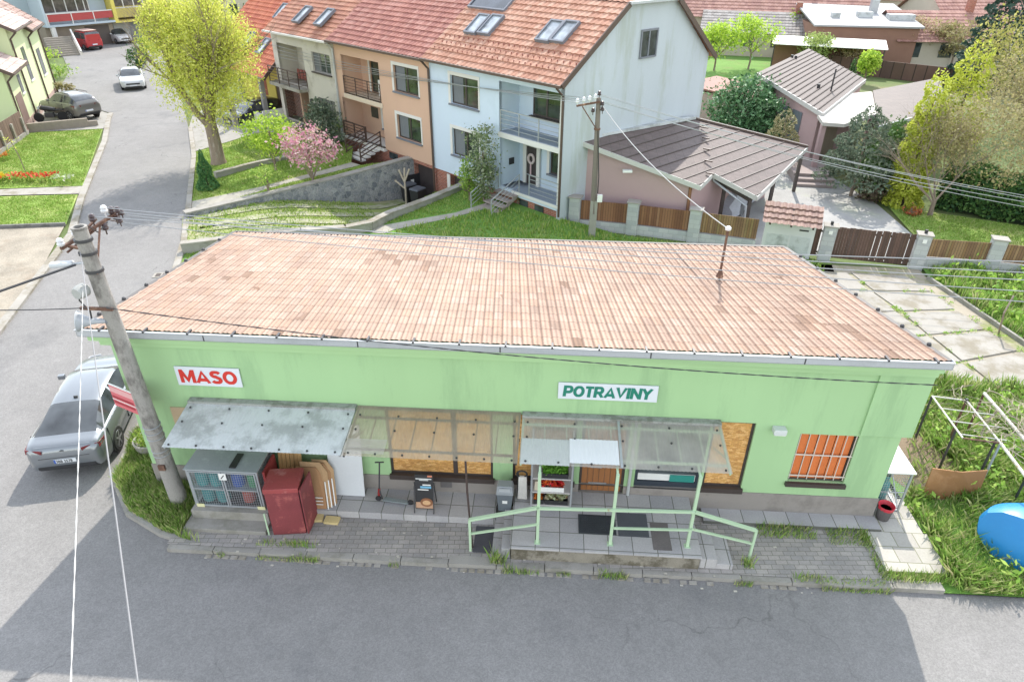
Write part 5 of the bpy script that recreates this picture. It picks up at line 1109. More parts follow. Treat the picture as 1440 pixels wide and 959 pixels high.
for k,(u,v) in enumerate(((382,63),(384,69),(386,75),(388,80))):
    a=HPW[k]; bq=RW(25,-2.2,0); e=GY(u,v,46.5); wire('thin bare wire running left from the wooden pole along the row of houses',a,e,.012,WIRE,.25,GR2)
GR3='bare wires from the wooden pole to the right'
for k,(u,v) in enumerate(((1500,285),(1500,289),(1500,294),(1500,302))):
    wire('thin bare wire running right from the wooden pole over the brown carport roof',HPW[4 if k<2 else 5]+Vector((0,0,.05*k)),GY(u,v,22.0+.3*k),.011,WIRE,.3,GR3)
# roof mast and its white cable
mp=GP(1012,388,S(0,0,4.36),Vector((0,0,1)))
ms=thing('roof_mast','rusty pipe mast with a pale cap standing on the right part of the tile roof','roof mast',mp)
mt=GY(1018,322,mp.y)-mp
MB().tube([(0,0,-.1),(mt.x*.0+.0,0,mt.z)],.03,10).build('pipe',RUST,ms); MB().lathe([(.035,0),(.07,.02),(.07,.07),(.04,.10)],c=(0,0,mt.z-.04),n=14).build('cap',INS,ms); MB().lathe([(.09,-.02),(.035,.16),(.03,.16)],n=12).build('flashing',RUST,ms)
wire('white insulated cable dropping from the wooden pole to the roof mast',HPW[5],mp+Vector((0,0,mt.z)),.015,CAB,.3)
wire('dark twisted cable along the shop eaves from the concrete pole to the right roof corner',b0+Vector((.1,-.2,.03)),S(16.45,-.34,3.98),.010,WIRED,.22,twist=True)
wire('dark twisted cable running left across the side street from the concrete pole',b0+Vector((-.2,-.2,.03)),GY(-160,433,10.2),.010,WIRED,.05)
wire('thick black cable running left and down from the concrete pole top',onp(6.1)+Vector((-.2,-.15,0)),GY(-150,462,9.6),.022,WIRED,.0)
wire('white twisted cable hanging towards the viewer at far left',onp(5.75)+Vector((-.18,-.17,0)),G(96,1060,6.0),.0058,CAB,.03,twist=True)
wire('thick grey cable hanging towards the viewer left of the pole',onp(6.35)+Vector((-.02,-.17,0)),G(207,1060,6.0),.0085,mat('grey_cable',(.17,.17,.18),.5,.1,3,30),.03)
# ---------------------------------------------------------------- things right of the shop and by the corner
t=shop_thing('planter','round weathered concrete planter with yellow green foliage by the shop side wall','planter',-.78,1.15,.1)
MB().lathe([(.001,.0),(.26,.0),(.34,.18),(.38,.36),(.33,.36),(.30,.28),(.001,.27)],n=20).build('bowl',CONC,t,smooth=True)
P_,_=blob_points((0,0,.42),(.3,.3,.2),26,40,.07,.3); leaf_mesh('foliage',P_,.06,mat_leaf('planter_leaf',[(.16,.30,.04),(.30,.42,.06),(.42,.50,.10)]),t)
ct=shop_thing('recycling_container','bright blue plastic recycling bell container lying in tall grass at the right edge','recycling container',19.42,-.78,.03); ct.scale=(.95,.92,.70)
CB=mat('container_blue',(.015,.22,.55),.38,.08,1.5,60,.03,col2=(.02,.27,.60),patch=.3,patchscale=1.2)
bm=bmesh.new()
prof=[(.62,0),(.74,.08),(.90,.45),(.93,.80),(.86,1.12),(.66,1.36),(.40,1.48),(.12,1.53),(.001,1.535)]
nn=40; rings=[]
for (r,z) in prof:
    ring=[]
    for k in range(nn):
        a=2*math.pi*k/nn; c_,s_=math.cos(a),math.sin(a); e=2.6
        rr_=r*(1/((abs(c_)**e+abs(s_)**e)**(1/e))); ring.append(bm.verts.new((rr_*c_*1.25,rr_*s_*.95,z)))
    rings.append(ring)
for a_,b_ in zip(rings,rings[1:]):
    for k in range(nn): bm.faces.new((a_[k],a_[(k+1)%nn],b_[(k+1)%nn],b_[k]))
bm.faces.new(list(reversed(rings[0])))
for (co,no) in (((-.66,-.3,.0),Vector((-.72,-.62,.20)).normalized()),((.0,-.80,0),Vector((.10,-1,.10)).normalized()),((.85,.0,0),Vector((.95,-.2,.1)).normalized())):
    r_=bmesh.ops.bisect_plane(bm,geom=bm.verts[:]+bm.edges[:]+bm.faces[:],plane_co=co,plane_no=no,clear_outer=True)
    ed=[e for e in r_['geom_cut'] if isinstance(e,bmesh.types.BMEdge)]
    bmesh.ops.edgeloop_fill(bm,edges=ed)
bmesh.ops.recalc_face_normals(bm,faces=bm.faces[:])
me=bpy.data.meshes.new('body');bm.to_mesh(me);bm.free();me.materials.append(CB);me.polygons.foreach_set('use_smooth',[True]*len(me.polygons))
o=bpy.data.objects.new('body',me);COL.objects.link(o);o.parent=ct;autosmooth(o,30)
b_=o.modifiers.new('b','BEVEL');b_.width=.03;b_.segments=3;b_.limit_method='ANGLE';b_.angle_limit=math.radians(28)
MB().lathe([(.16,0),(.18,.0),(.16,.05),(.05,.06)],n=16).build('lifting_cap',BLACK,ct,loc=(.1,0,1.52)); MB().box(-.06,-.1,0,.06,.1,.06).build('hook',BLACK,ct,loc=(.05,-.55,1.40))
o=MB().extr([(17.85,.78,.05),(19.12,.82,.05),(19.2,.98,.82),(18.6,.9,.80),(17.95,.94,.84)],(0,.025,.0)).build('board',mat('brown_hardboard',(.30,.145,.055),.7,.12,1.5,40,.05,col2=(.38,.20,.09),patch=.3,patchscale=1)); o.location=SL;o.rotation_euler=(0,0,SRZ); o.name='leaning_board'; tag(o,'wide rust brown board standing upright in the grass below the pergola','board')
pg=shop_thing('pergola','rusty and white pipe pergola frame with dry grapevines right of the shop','pergola',18.0,2.0,.05)
ZP=1.5
WP=mat('flaking_white_pipe',(.58,.56,.52),.6,.2,4,40,.1,col2=(.35,.22,.12),patch=.2,patchscale=4)
def sp_(x,y,z): return (x-18.0,y-2.0,z-.05)
def gs(u,v,z):
    p=G(u,v,z)-SL; return Vector((p.dot(SEX),p.dot(SEY),z))
n1=gs(1311,557,ZP);n2=gs(1354,616,ZP);n3=gs(1407,623,ZP);n4=gs(1359,563,ZP);n5=gs(1384,553,ZP);n6=gs(1450,680,ZP);n7=gs(1460,640,ZP);
def rel(p): return (p.x-18.0,p.y-2.0,p.z-.05)
for a,b,r,m in((n1,n2,.022,WP),(n2,n3,.02,RUST),(n4,n3,.022,WP),(n5,n7,.04,WP),(n3,n6,.035,WP),(n1,n4,.018,WP)): MB().tube([rel(a),rel(b)],r,8).build('top_pipe',m,pg)
for k in range(1,4):
    a=n1.lerp(n2,k/3.3);b=n4.lerp(n3,k/3.3); b=a+(b-a)*(1.5 if k<3 else 1.25); MB().tube([rel(a),rel(b)],.014,6).build('cross_wire',WP,pg)
for q,m in((n1,DSTEEL),(n1.lerp(n2,.8),DSTEEL),(n4,RUST),(n4.lerp(n3,.9),DSTEEL),(n3,STEEL),(n5,RUST),(n7,DSTEEL)): MB().tube([rel(q),(rel(q)[0],rel(q)[1],0)],.028,8).build('post',m,pg)
MB().box(0,0,0,.06,.06,.1).build('post_cap',BLACK,pg,loc=(n4.x-18.03,n4.y-2.03,ZP-.1))
vn=shop_thing('dry_grapevine','tangle of bare pale grapevine branches draped over the pergola','vine',20.0,2.6,.05)
mb=MB();rg=random.Random(5)
cen=gs(1415,590,ZP+.05)
for k in range(120):
    p=Vector((cen.x-20.0+rg.gauss(.25,.55),cen.y-2.6+rg.gauss(0,.6),ZP-.02+rg.gauss(.02,.07))); d=Vector((rg.gauss(0,1),rg.gauss(0,1),rg.gauss(0,.15))).normalized(); pts=[p]
    for i in range(4): d=(d+Vector((rg.gauss(0,.5),rg.gauss(0,.5),rg.gauss(0,.15)))).normalized(); pts.append(pts[-1]+d*.16)
    mb.tube(pts,rg.uniform(.004,.011),4)
mb.tube([(.2,.3,0),(.15,.25,.7),(.2,.1,1.4)],.03,6)
mb.build('branches',mat('dry_vine',(.38,.32,.25),.9,.25,5,30),vn)
# ---------------------------------------------------------------- row houses
TW=[(.375,.185,.125),(.41,.22,.155),(.345,.165,.11),(.44,.255,.185)]
R_BLUE=mat_cells('salmon_roof_tile',TW,.3,.34,.8,uv=True,plane='xy',bump=.2,offset=0,var=.12)
R_TAN=mat_cells('dusky_red_roof_tile',[(.30,.12,.095),(.34,.145,.115),(.27,.105,.085),(.36,.17,.14)],.3,.34,.8,uv=True,plane='xy',bump=.2,offset=0,var=.14)
R_BEI=mat_cells('ochre_red_roof_tile',[(.36,.16,.105),(.40,.20,.135),(.32,.14,.095)],.3,.34,.8,uv=True,plane='xy',bump=.2,offset=0,var=.2)
R_ORG=mat_cells('orange_red_roof_tile',[(.42,.12,.06),(.46,.15,.08),(.38,.10,.055)],.32,.36,.75,uv=True,plane='xy',bump=.2,offset=0,var=.12)
BLUEW=mat('pale_blue_render',(.52,.60,.71),.9,.06,.5,90,.15,col2=(.47,.55,.645),patch=.3,patchscale=.5)
BLUEG=mat('stained_gable_render',(.435,.475,.515),.9,.08,.5,60,.15,col2=(.375,.41,.40),patch=.35,patchscale=.8,stretch=(1.2,1.2,.22))
TANW=mat('tan_render',(.55,.36,.265),.9,.06,.5,90,.15); BEIW=mat('beige_render',(.52,.485,.44),.9,.1,.6,60,.25,col2=(.38,.35,.31),patch=.3,patchscale=.7)
YELW=mat('yellow_render',(.60,.50,.12),.9,.08,.8,60,.1); WSUR=mat('white_surround',(.62,.60,.58),.7,.05,2,40); SLATE=mat('slate_grey',(.16,.17,.20),.6,.12,2,40); BRW=mat('brown_metal',(.08,.05,.04),.5,.15,4,40)
DECK=mat('grey_blue_decking',(.27,.31,.37),.6,.12,1.5,40,stretch=(.6,6,1)); STONESTEP=mat('step_stone',(.33,.28,.26),.85,.2,3,40,.2); GARAGE=mat('garage_brown',(.05,.04,.04),.6,.2,3,40)
CURT=mat('curtain_grey',(.15,.16,.175),.9,.2,3,30,stretch=(9,9,.5)); GLASSG=mat_glass('garden_glass',(.035,.05,.035),.04,.9)
def house(name,label,cat,group=None): return thing(name,label,cat,RO,RA,group)
def hwin(par,x0,z0,x1,z1,y,mull=1,frame=None,surround=True,depth=.16,curtain=True,name='window',sill=True):
    frame=frame or DARKF; Y=y+depth
    mb=MB();t=.07
    mb.box(x0,Y-.06,z0,x0+t,Y,z1);mb.box(x1-t,Y-.06,z0,x1,Y,z1);mb.box(x0+t,Y-.06,z1-t,x1-t,Y,z1);mb.box(x0+t,Y-.06,z0,x1-t,Y,z0+t)
    for k in range(mull): m=x0+(x1-x0)*(k+1)/(mull+1); mb.box(m-.05,Y-.062,z0+t,m+.05,Y,z1-t)
    w=mb.build(name,frame,par)
    MB().box(x0+t,Y-.03,z0+t,x1-t,Y-.02,z1-t).build('pane',GLASSG,w)
    if curtain: MB().box(x0+t,Y-.038,z0+t,x0+t+(x1-x0)*.36,Y-.031,z1-t).build('curtain',CURT,w)
    if surround:
        s=MB();b=.16
        s.box(x0-b,y-.025,z0-.02,x0,y-.002,z1+b);s.box(x1,y-.025,z0-.02,x1+b*.6,y-.002,z1+b);s.box(x0,y-.025,z1,x1,y-.002,z1+b); s.build('surround',WSUR,w)
    if sill: MB().box(x0-.1,y-.1,z0-.08,x1+.06,Y-.07,z0-.002).build('sill',SLATE if surround else DARKF,w)
    return w
def railing(par,pts,h,m,n_rails=4,step=1.1,name='railing',r=.02):
    pts=[Vector(p) for p in pts];mb=MB()
    for a,b in zip(pts,pts[1:]):
        n=max(1,int(round((b-a).length/step)))
        for i in range(n+1):
            p=a.lerp(b,i/n); mb.box(p.x-r,p.y-r,p.z,p.x+r,p.y+r,p.z+h)
        for k in range(n_rails): z=h*(1-k/(n_rails+.0)); q=r if k==0 else r*.5; mb.bar(a+Vector((0,0,z)),b+Vector((0,0,z)),q*2,q*2)
    return mb.build(name,m,par)
def recess(par,x0,z0,x1,z1,y,d,wallm,name):
    """inside faces of a loggia or porch: back, sides, ceiling"""
    mb=MB(); Y=y+d
    mb.add([(x0,Y,z0),(x1,Y,z0),(x1,Y,z1),(x0,Y,z1)],[(0,1,2,3)]); mb.add([(x0,y,z0),(x0,Y,z0),(x0,Y,z1),(x0,y,z1)],[(0,1,2,3)]); mb.add([(x1,y,z0),(x1,y,z1),(x1,Y,z1),(x1,Y,z0)],[(0,1,2,3)]); mb.add([(x0,y,z1),(x0,Y,z1),(x1,Y,z1),(x1,y,z1)],[(0,1,2,3)])
    return mb.build(name,wallm,par)
EY,EZ=-.42,6.12; RK=.70; RYK=5.12
def rz(y): return EZ+RK*(y-EY)
RN=REX.cross(REY+Vector((0,0,RK))).normalized()
def roof_pt(u,v,lift=.08):
    p=GP(u,v,RW(0,EY,EZ+.06),RN)-RO; return Vector((p.dot(REX),p.dot(REY),p.z))
def skylight(par,u,v,w,h,m=None,lift=.10,name='skylight',n=1):
    c=roof_pt(u,v); t=Vector((0,1,RK)).normalized(); nn=Vector((0,-RK,1)).normalized(); M=Matrix((Vector((1,0,0)),t,nn)).transposed()
    f=MB()
    for s in(-1,1): f.obox(c+Vector((s*(w/2-.04),0,0))+nn*lift*.6,(.08,h,lift+.06),M); f.obox(c+t*(s*(h/2-.04))+nn*lift*.6,(w-.16,.08,lift+.06),M)
    o=f.build(name,SLATE,par); MB().obox(c+nn*lift*.55,(w-.16,h-.16,.03),M).build('pane',m or GLSKY,o); return o
GLSKY=mat_glass('skylight_glass',(.30,.33,.36),.12,.9)
WH=2.0 # half-hip length
def side_closed(mb,x0,x1,z0,z1,y0,y1):
    mb.add([(x0,y0,z0),(x0,y0,z1),(x0,y1,z1),(x0,y1,z0)],[(0,1,2,3)]);mb.add([(x1,y0,z0),(x1,y1,z0),(x1,y1,z1),(x1,y0,z1)],[(0,1,2,3)]);mb.add([(x0,y1,z0),(x0,y1,z1),(x1,y1,z1),(x1,y1,z0)],[(0,1,2,3)])
DP=10.2
# --- pale blue house
h=house('blue_house','pale blue end house with salmon tile roof, loggia and stained windowless side wall','house','row houses along the garden slope')
mb=MB(); HB_=[(-7.3,4.27,-5.3,5.56),(-7.3,1.83,-5.3,3.12),(-3.9,3.55,-.22,5.74),(-3.85,1.05,-.22,3.33)]
mb.wall(-8.9,0,.80,6.34,0,[(a,b,c,d) for a,b,c,d in HB_],.16); mb.add([(-8.9,DP,-1.3),(-8.9,DP,6.34),(0,DP,6.34),(0,DP,-1.3)],[(0,1,2,3)]); mb.add([(-8.9,0,.8),(-8.9,DP,.8),(0,DP,.8),(0,0,.8)],[(0,1,2,3)])
mb.build('wall',BLUEW,h)
MB().extr([(.004,.0,-.6),(.004,DP,-.6),(.004,DP,6.28),(.004,7.0,8.83),(.004,3.46,8.83),(.004,.0,6.34)],(-.2,0,0)).build('gable_wall',BLUEG,h)
recess(h,-3.9,3.56,-.22,5.74,.0,1.25,BLUEW,'loggia'); recess(h,-3.85,1.06,-.22,3.33,.0,1.25,BLUEW,'porch')
MB().box(-3.95,-.03,3.33,-.04,1.24,3.555).build('balcony_slab',WSUR,h); MB().box(-3.88,.02,3.556,-.24,1.24,3.575).build('balcony_deck',DECK,h)
MB().box(-3.0,-.06,.93,-.04,1.24,1.06).build('porch_slab',WSUR,h); MB().box(-2.98,-.04,1.061,-.06,1.24,1.08).build('porch_deck',DECK,h)
MB().box(-.22,-.004,1.07,-.12,.10,5.76).build('corner_pillar',WSUR,h)
mb=MB(); mb.wall(-8.9,.0,-1.3,.80,.10,[(-7.7,-1.28,-4.9,.68)],.3); side_closed(mb,-8.9,0,-1.3,.8,.1,DP); mb.build('brick_base',BRICK,h)
MB().box(-7.7,.36,-1.28,-4.9,.40,.68).build('garage_door',GARAGE,h); MB().box(-7.95,.05,-1.28,-7.72,.35,.68).build('garage_jamb',WSUR,h)
for x in(-2.35,-1.35): MB().box(x-.28,.07,.42,x+.28,.095,.72).build('cellar_window',GLASSD,h)
hwin(h,*[-7.3,4.27,-5.3,5.56],0); hwin(h,-7.3,1.83,-5.3,3.12,0)
w=hwin(h,-2.95,4.28,-1.25,5.5,1.1,mull=1,surround=False,depth=.14,curtain=False,name='loggia_window'); hwin(h,-1.25,3.6,-.5,5.5,1.1,mull=0,surround=False,depth=.14,curtain=False,name='balcony_door',sill=False)
hwin(h,-1.75,1.9,-.6,2.95,1.1,mull=0,surround=True,depth=.14,curtain=False)
d=MB().box(-3.28,1.17,1.08,-2.62,1.21,2.85).build('front_door',GARAGE,h)
mb=MB();mb.box(-3.5,1.12,1.08,-3.29,1.22,3.0);mb.box(-2.61,1.12,1.08,-2.42,1.22,3.0);mb.box(-3.29,1.12,2.86,-2.61,1.22,3.0);mb.build('door_surround',WSUR,d)
MB().box(-3.27,1.15,1.5,-2.63,1.168,1.54).build('push_bar',STEEL,d)
wr=thing('door_wreath','pale pink wreath with a ribbon hanging on the dark front door of the blue house','wreath',RW(2.95,1.12,2.3),RA)
mb=MB(); mb.tube([(.18*math.cos(a*math.pi/9),0,.2*math.sin(a*math.pi/9)) for a in range(19)],.06,7); mb.build('ring',mat('pale_pink_flowers',(.55,.45,.45),.9,.3,12,40,.5),wr); MB().box(-.04,-.03,-.75,.04,-.01,-.2).build('ribbon',mat('pink_ribbon',(.55,.38,.40),.8,.15,5,40),wr)
MB().box(-3.84,.55,1.95,-3.80,.85,2.25).build('letter_box',BLACK,h)
mb=MB()
for k in range(3): mb.box(-2.2+.13*k,1.235,2.9,-2.12+.13*k,1.249,3.0)
mb.build('house_number',BLACK,h)
railing(h,[(-3.85,.03,3.575),(-.25,.03,3.575)],.95,STEEL,5,1.2,'balcony_railing'); railing(h,[(-1.9,-.02,1.08),(-.08,-.02,1.08)],.95,STEEL,5,1.7,'porch_railing')
mb=MB()
for k in range(5): mb.box(-3.9,-.36-.33*k,.86-.17*k,-2.6,-.02-.33*k,.92-.17*k)
for x in (-3.8,-2.7): mb.bar((x,-.0,.85),(x,-1.75,-.02),.06,.14)
mb.build('steps',STONESTEP,h)
for x in(-3.95,-2.55):
    mb=MB()
    for dz in (.95,.75,.55,.35): mb.bar((x,.0,.95+dz),(x,-1.75,.12+dz),.04 if dz>.9 else .018)
    for y,z in((-.02,.95),(-1.73,.12)): mb.box(x-.02,y-.02,z,x+.02,y+.02,z+.95)
    mb.build('step_railing',STEEL,h)
mb=MB(); tile_plane(mb,(-8.9,EY,EZ),(.22,EY,EZ),(.22,3.46,rz(3.46)),(-8.9,3.46,rz(3.46)),.3,.34,.035,.04,5); tile_plane(mb,(-8.9,3.46,rz(3.46)),(.22,3.46,rz(3.46)),(-WH,RYK,rz(RYK)),(-8.9,RYK,rz(RYK)),.3,.34,.035,.04,5)
mb.add([(-8.9,DP+.4,EZ),(.22,DP+.4,EZ),(.22,6.95,rz(3.46)),(-8.9,6.95,rz(3.46)),(-WH,RYK,rz(RYK)),(-8.9,RYK,rz(RYK))],[(1,0,3,2),(2,3,5,4)],[[(0,0)]*4]*2); mb.add([(.22,3.46,rz(3.46)),(.22,6.95,rz(3.46)),(-WH,RYK,rz(RYK))],[(0,1,2)],[[(0,0)]*3])
rf=mb.build('roof',R_BLUE,h,smooth=False)
MB().bar((.22,EY,EZ-.02),(.22,3.46,rz(3.46)-.02),.06,.22).build('verge_board',BRW,rf); MB().bar((.22,6.95,rz(3.46)-.02),(.22,DP+.4,EZ-.02),.06,.22).build('verge_board',BRW,rf); MB().bar((.24,3.4,rz(3.46)+.02),(.24,7.0,rz(3.46)+.02),.16,.10).build('hip_gutter',ZINC,rf)
mb=MB();mb.bar((-8.9,EY-.08,EZ-.02),(.2,EY-.08,EZ-.02),.14,.11);mb.build('gutter',BRW,h); MB().tube([(-.02,EY-.06,EZ-.1),(-.02,-.08,EZ-.45),(-.0,-.08,.6)],.05,8).build('downpipe',BRW,h); MB().bar((-8.9,-.2,6.06),(-.02,-.2,6.06),.36,.05).build('soffit',WSUR,h)
for u,v in((672,36),(691,37),(774,46),(795,47)): skylight(h,u,v,.80,1.25)
skylight(h,692,4,2.6,1.0,mat_glass('solar_glass',(.03,.035,.045),.15),name='solar_panel',lift=.06)
mb=MB()
c_=[roof_pt(640+22*i,64+3.6*i) for i in range(8)]
for r_ in range(3):
    for i in range(26): x=-8.6+i*.34+(r_%2)*.17; y=EY+.55+r_*.34; mb.box(x,y,rz(y)+.05,x+.03,y+.05,rz(y)+.14)
mb.build('snow_guard',R_TAN,rf)
MB().box(.02,8.0-3.3,6.66,.03,8.0-2.25,7.70).build('x_gable_window',GLASSD,h)
gw=[o for o in bpy.data.objects if o.name.startswith('x_gable')][0]; gw.name='gable_window'
mb=MB();mb.box(.02,4.62,6.6,.06,4.70,7.76);mb.box(.02,5.75,6.6,.06,5.83,7.76);mb.box(.02,4.70,7.68,.06,5.75,7.76);mb.box(.02,4.70,6.6,.09,5.75,6.67);mb.box(.031,5.18,6.67,.05,5.26,7.68);mb.build('frame',SLATE,gw)
# --- tan house
h=house('tan_house','tan row house with white framed windows, black step railing and dusky red tile roof','house','row houses along the garden slope')
X0,X1=-17.7,-8.905
mb=MB(); mb.wall(X0,X1,.85,6.1,-.01,[(-11.95,4.16,-9.85,5.45),(-11.95,1.79,-9.85,3.0),(-17.05,3.32,-13.3,5.38),(-17.4,.88,-13.3,3.05)],.16); mb.add([(X0,-.01,.85),(X0,DP,.85),(X1,DP,.85),(X1,-.01,.85)],[(0,1,2,3)]); side_closed(mb,X0,X1,.85,6.1,-.01,DP); mb.build('wall',TANW,h)
recess(h,-17.05,3.33,-13.3,5.38,0,1.25,TANW,'loggia');recess(h,-17.4,.89,-13.3,3.05,0,1.25,TANW,'porch')
MB().box(-17.1,-.05,3.07,-13.2,1.2,3.32).build('balcony_slab',mat('pale_tan',(.58,.48,.38),.8,.06,2,40),h)
mb=MB();mb.wall(X0,X1,-1.3,.85,.08,[(-10.8,-1.28,-9.1,.64)],.3);side_closed(mb,X0,X1,-1.3,.85,.08,DP);mb.build('brick_base',BRICK,h)
MB().box(-10.8,.34,-1.28,-9.1,.38,.64).build('garage_door',GARAGE,h); MB().box(-10.9,-.3,-1.3,-9.0,.33,-1.2).build('garage_sill',CONCL,h); MB().box(-13.1,.05,.40,-12.3,.075,.74).build('cellar_window',GLASSD,h)
hwin(h,-11.95,4.16,-9.85,5.45,-.01);hwin(h,-11.95,1.79,-9.85,3.0,-.01)
hwin(h,-15.9,3.4,-14.2,5.3,1.1,mull=1,surround=True,depth=.14,curtain=False,name='balcony_door',sill=False); hwin(h,-15.0,1.5,-14.3,2.85,1.1,mull=0,surround=True,depth=.14,curtain=False)
MB().box(-16.4,1.22,1.9,-15.7,1.245,2.5).build('wall_plaque',mat('dark_plaque',(.05,.05,.04),.5,.3,6,40),h); MB().box(-14.9,.9,3.33,-14.3,1.2,4.2).build('balcony_cabinet',WHITE,h)
railing(h,[(-17.0,-.02,3.32),(-13.35,-.02,3.32)],.95,BRW,6,1.2,'balcony_railing')
MB().box(-17.4,-.12,.72,-13.3,1.2,.88).build('porch_slab',WSUR,h)
mb=MB()
for k in range(4): mb.box(-15.1,-.42-.32*k,.72-.12*k-.06,-13.75,-.121-.32*k,.74-.12*k)
mb.build('steps',WSUR,h)
railing(h,[(-17.4,-.1,.88),(-15.15,-.1,.88)],.85,BRW,5,1.1,'porch_railing',.03)
for x in(-15.15,-13.7):
    mb=MB()
    for dz in(.85,.62,.4,.2): mb.bar((x,-.05,.88+dz),(x,-1.45,.40+dz),.05,.05)
    for y,z in((-.05,.88),(-1.43,.38)): mb.box(x-.03,y-.03,z,x+.03,y+.03,z+.88)
    mb.build('step_railing',BRW,h)
mb=MB();tile_plane(mb,(X0,EY,EZ-.06),(X1,EY,EZ-.02),(X1,RYK,rz(RYK)-.02),(X0,RYK,rz(RYK)-.06),.3,.34,.035,.04,5);mb.add([(X0,DP+.4,EZ-.02),(X1,DP+.4,EZ-.02),(X1,RYK,rz(RYK)-.02),(X0,RYK,rz(RYK)-.06)],[(1,0,3,2)],[[(0,0)]*4]);rf=mb.build('roof',R_TAN,h)
MB().bar((X0,EY-.08,EZ-.08),(X1,EY-.08,EZ-.06),.13,.11).build('gutter',BRW,h); MB().tube([(X1+.02,EY-.05,EZ-.1),(X1+.03,-.09,EZ-.5),(X1+.04,-.09,-1.2)],.055,8).build('downpipe',BRW,h); MB().bar((X0,-.21,5.98),(X1,-.21,5.98),.36,.05).build('soffit',WSUR,h)
# --- beige house
h=house('beige_house','worn beige row house with a railed balcony above a dark brick entrance','house','row houses along the garden slope')
X0,X1=-25.3,-17.72
mb=MB();mb.wall(X0,X1,.55,5.95,-.02,[(-20.35,4.08,-18.27,5.18),(-20.3,1.46,-18.3,2.62),(-24.7,2.95,-21.4,5.25),(-24.9,.60,-21.4,2.75)],.16);side_closed(mb,X0,X1,.55,5.95,-.02,DP);mb.build('wall',BEIW,h)
recess(h,-24.7,2.96,-21.4,5.25,0,1.3,BEIW,'loggia');recess(h,-24.9,.61,-21.4,2.75,0,.7,DBRICK,'brick_entrance')
MB().box(-25.25,-.65,2.74,-21.3,1.25,2.94).build('balcony_slab',CONCL,h); railing(h,[(-25.2,-.6,2.94),(-21.35,-.6,2.94),(-21.35,-.02,2.94)],.95,BRW,5,1.3,'balcony_railing',.025)
mb=MB();mb.wall(X0,X1,-.4,.55,-.06,[],.1);mb.build('plinth',DBRICK,h)
d=MB().box(-23.5,.62,.62,-22.6,.68,2.7).build('front_door',mat('light_oak',(.38,.24,.12),.6,.2,3,40,stretch=(6,6,.6)),h); MB().box(-22.62,-.0,.6,-22.45,.66,2.74).build('door_pillar',mat('pink_pillar',(.42,.27,.2),.8,.1,2,40),h); MB().box(-22.1,.68,1.7,-21.75,.695,2.15).build('notice',WHITE,h)
hwin(h,-20.35,4.08,-18.27,5.18,-.02,mull=2,surround=False,frame=mat('grey_frame',(.20,.19,.20),.6,.1,3,40)); hwin(h,-20.3,1.46,-18.3,2.62,-.02,mull=2,surround=False,frame=mat('grey_frame',(.2,.19,.2)),curtain=True)
hwin(h,-23.8,3.0,-22.2,5.1,1.15,mull=1,surround=False,depth=.14,curtain=True,frame=WSUR,name='balcony_door',sill=False)
mb=MB()
for k in range(5): mb.box(-24.5+.45*k,1.0,3.0,-24.2+.45*k,1.06,3.6)
mb.build('balcony_clutter',mat('red_brown_cloth',(.30,.10,.08),.9,.3,5,40),h)
MB().box(-21.15,-.12,1.9,-20.95,-.02,2.4).build('wall_lantern',BLACK,h)
mb=MB();tile_plane(mb,(X0,EY,EZ-.2),(X1,EY,EZ-.12),(X1,RYK,rz(RYK)-.12),(X0,RYK,rz(RYK)-.2),.3,.34,.035,.04,5);mb.add([(X0,DP+.4,EZ-.2),(X1,DP+.4,EZ-.2),(X1,RYK,rz(RYK)-.12),(X0,RYK,rz(RYK)-.2)],[(1,0,3,2)],[[(0,0)]*4]);rf=mb.build('roof',R_BEI,h)
MB().bar((X0,EY-.08,EZ-.22),(X1,EY-.08,EZ-.16),.13,.10).build('gutter',WSUR,h); MB().tube([(X1+.05,EY,EZ-.2),(X1+.0,-.1,EZ-.5),(X1+.0,-.1,.5)],.05,8).build('downpipe',mat('grey_pipe',(.42,.44,.44)),h); MB().bar((X0,-.22,5.84),(X1,-.22,5.84),.36,.05).build('soffit',BEIW,h)
MB().add([(X0-.002,-.02,-.5),(X0-.002,DP,-.5),(X0-.002,DP,5.95),(X0-.002,RYK,9.7),(X0-.002,-.02,5.95)],[(0,4,3,2,1)]).build('side_wall',BEIW,h)
for u,v in((426,22),(457,26)): skylight(h,u,v,.8,1.35)
# --- yellow porch house with the orange roof
h=house('porch_house','yellow house with a steep orange tile roof reaching down over its porch','house','row houses along the garden slope')
X0,X1=-35.0,-25.32; ey,ez=-1.0,3.1
mb=MB();mb.wall(X0,X1,-.1,4.2,1.4,[(-28.9,.0,-27.9,2.3),(-31.6,1.0,-30.2,2.4)],.16);side_closed(mb,X0,X1,-.1,4.0,1.4,9.5);mb.build('wall',YELW,h)
mb=MB();tile_plane(mb,(X0,ey,ez),(X1,ey,ez),(X1,5.2,ez+6.2*.86),(X0,5.2,ez+6.2*.86),.32,.36,.035,.04,5);mb.add([(X0,11.0,ez),(X1,11.0,ez),(X1,5.2,ez+6.2*.86),(X0,5.2,ez+6.2*.86)],[(1,0,3,2)],[[(0,0)]*4]);rf=mb.build('roof',R_ORG,h)
MB().bar((X0,ey-.06,ez-.05),(X1,ey-.06,ez-.05),.13,.12).build('gutter',BRW,h); mb=MB();mb.bar((X1,ey,ez-.06),(X1,5.2,ez+6.2*.86-.06),.07,.2);mb.build('verge_board',BRW,rf)
mb=MB();mb.add([(X1-.02,1.4,-.1),(X1-.02,9.5,-.1),(X1-.02,9.5,4.3),(X1-.02,5.2,8.2),(X1-.02,1.4,5.0)],[(0,4,3,2,1)]);mb.build('side_wall',YELW,h)
for x in(-26.4,-29.6,-33.0): MB().box(x-.14,ey+.15,-.1,x+.14,ey+.43,ez-.02).build('porch_post',mat('grey_post',(.26,.25,.25),.8,.1,2,40),h)
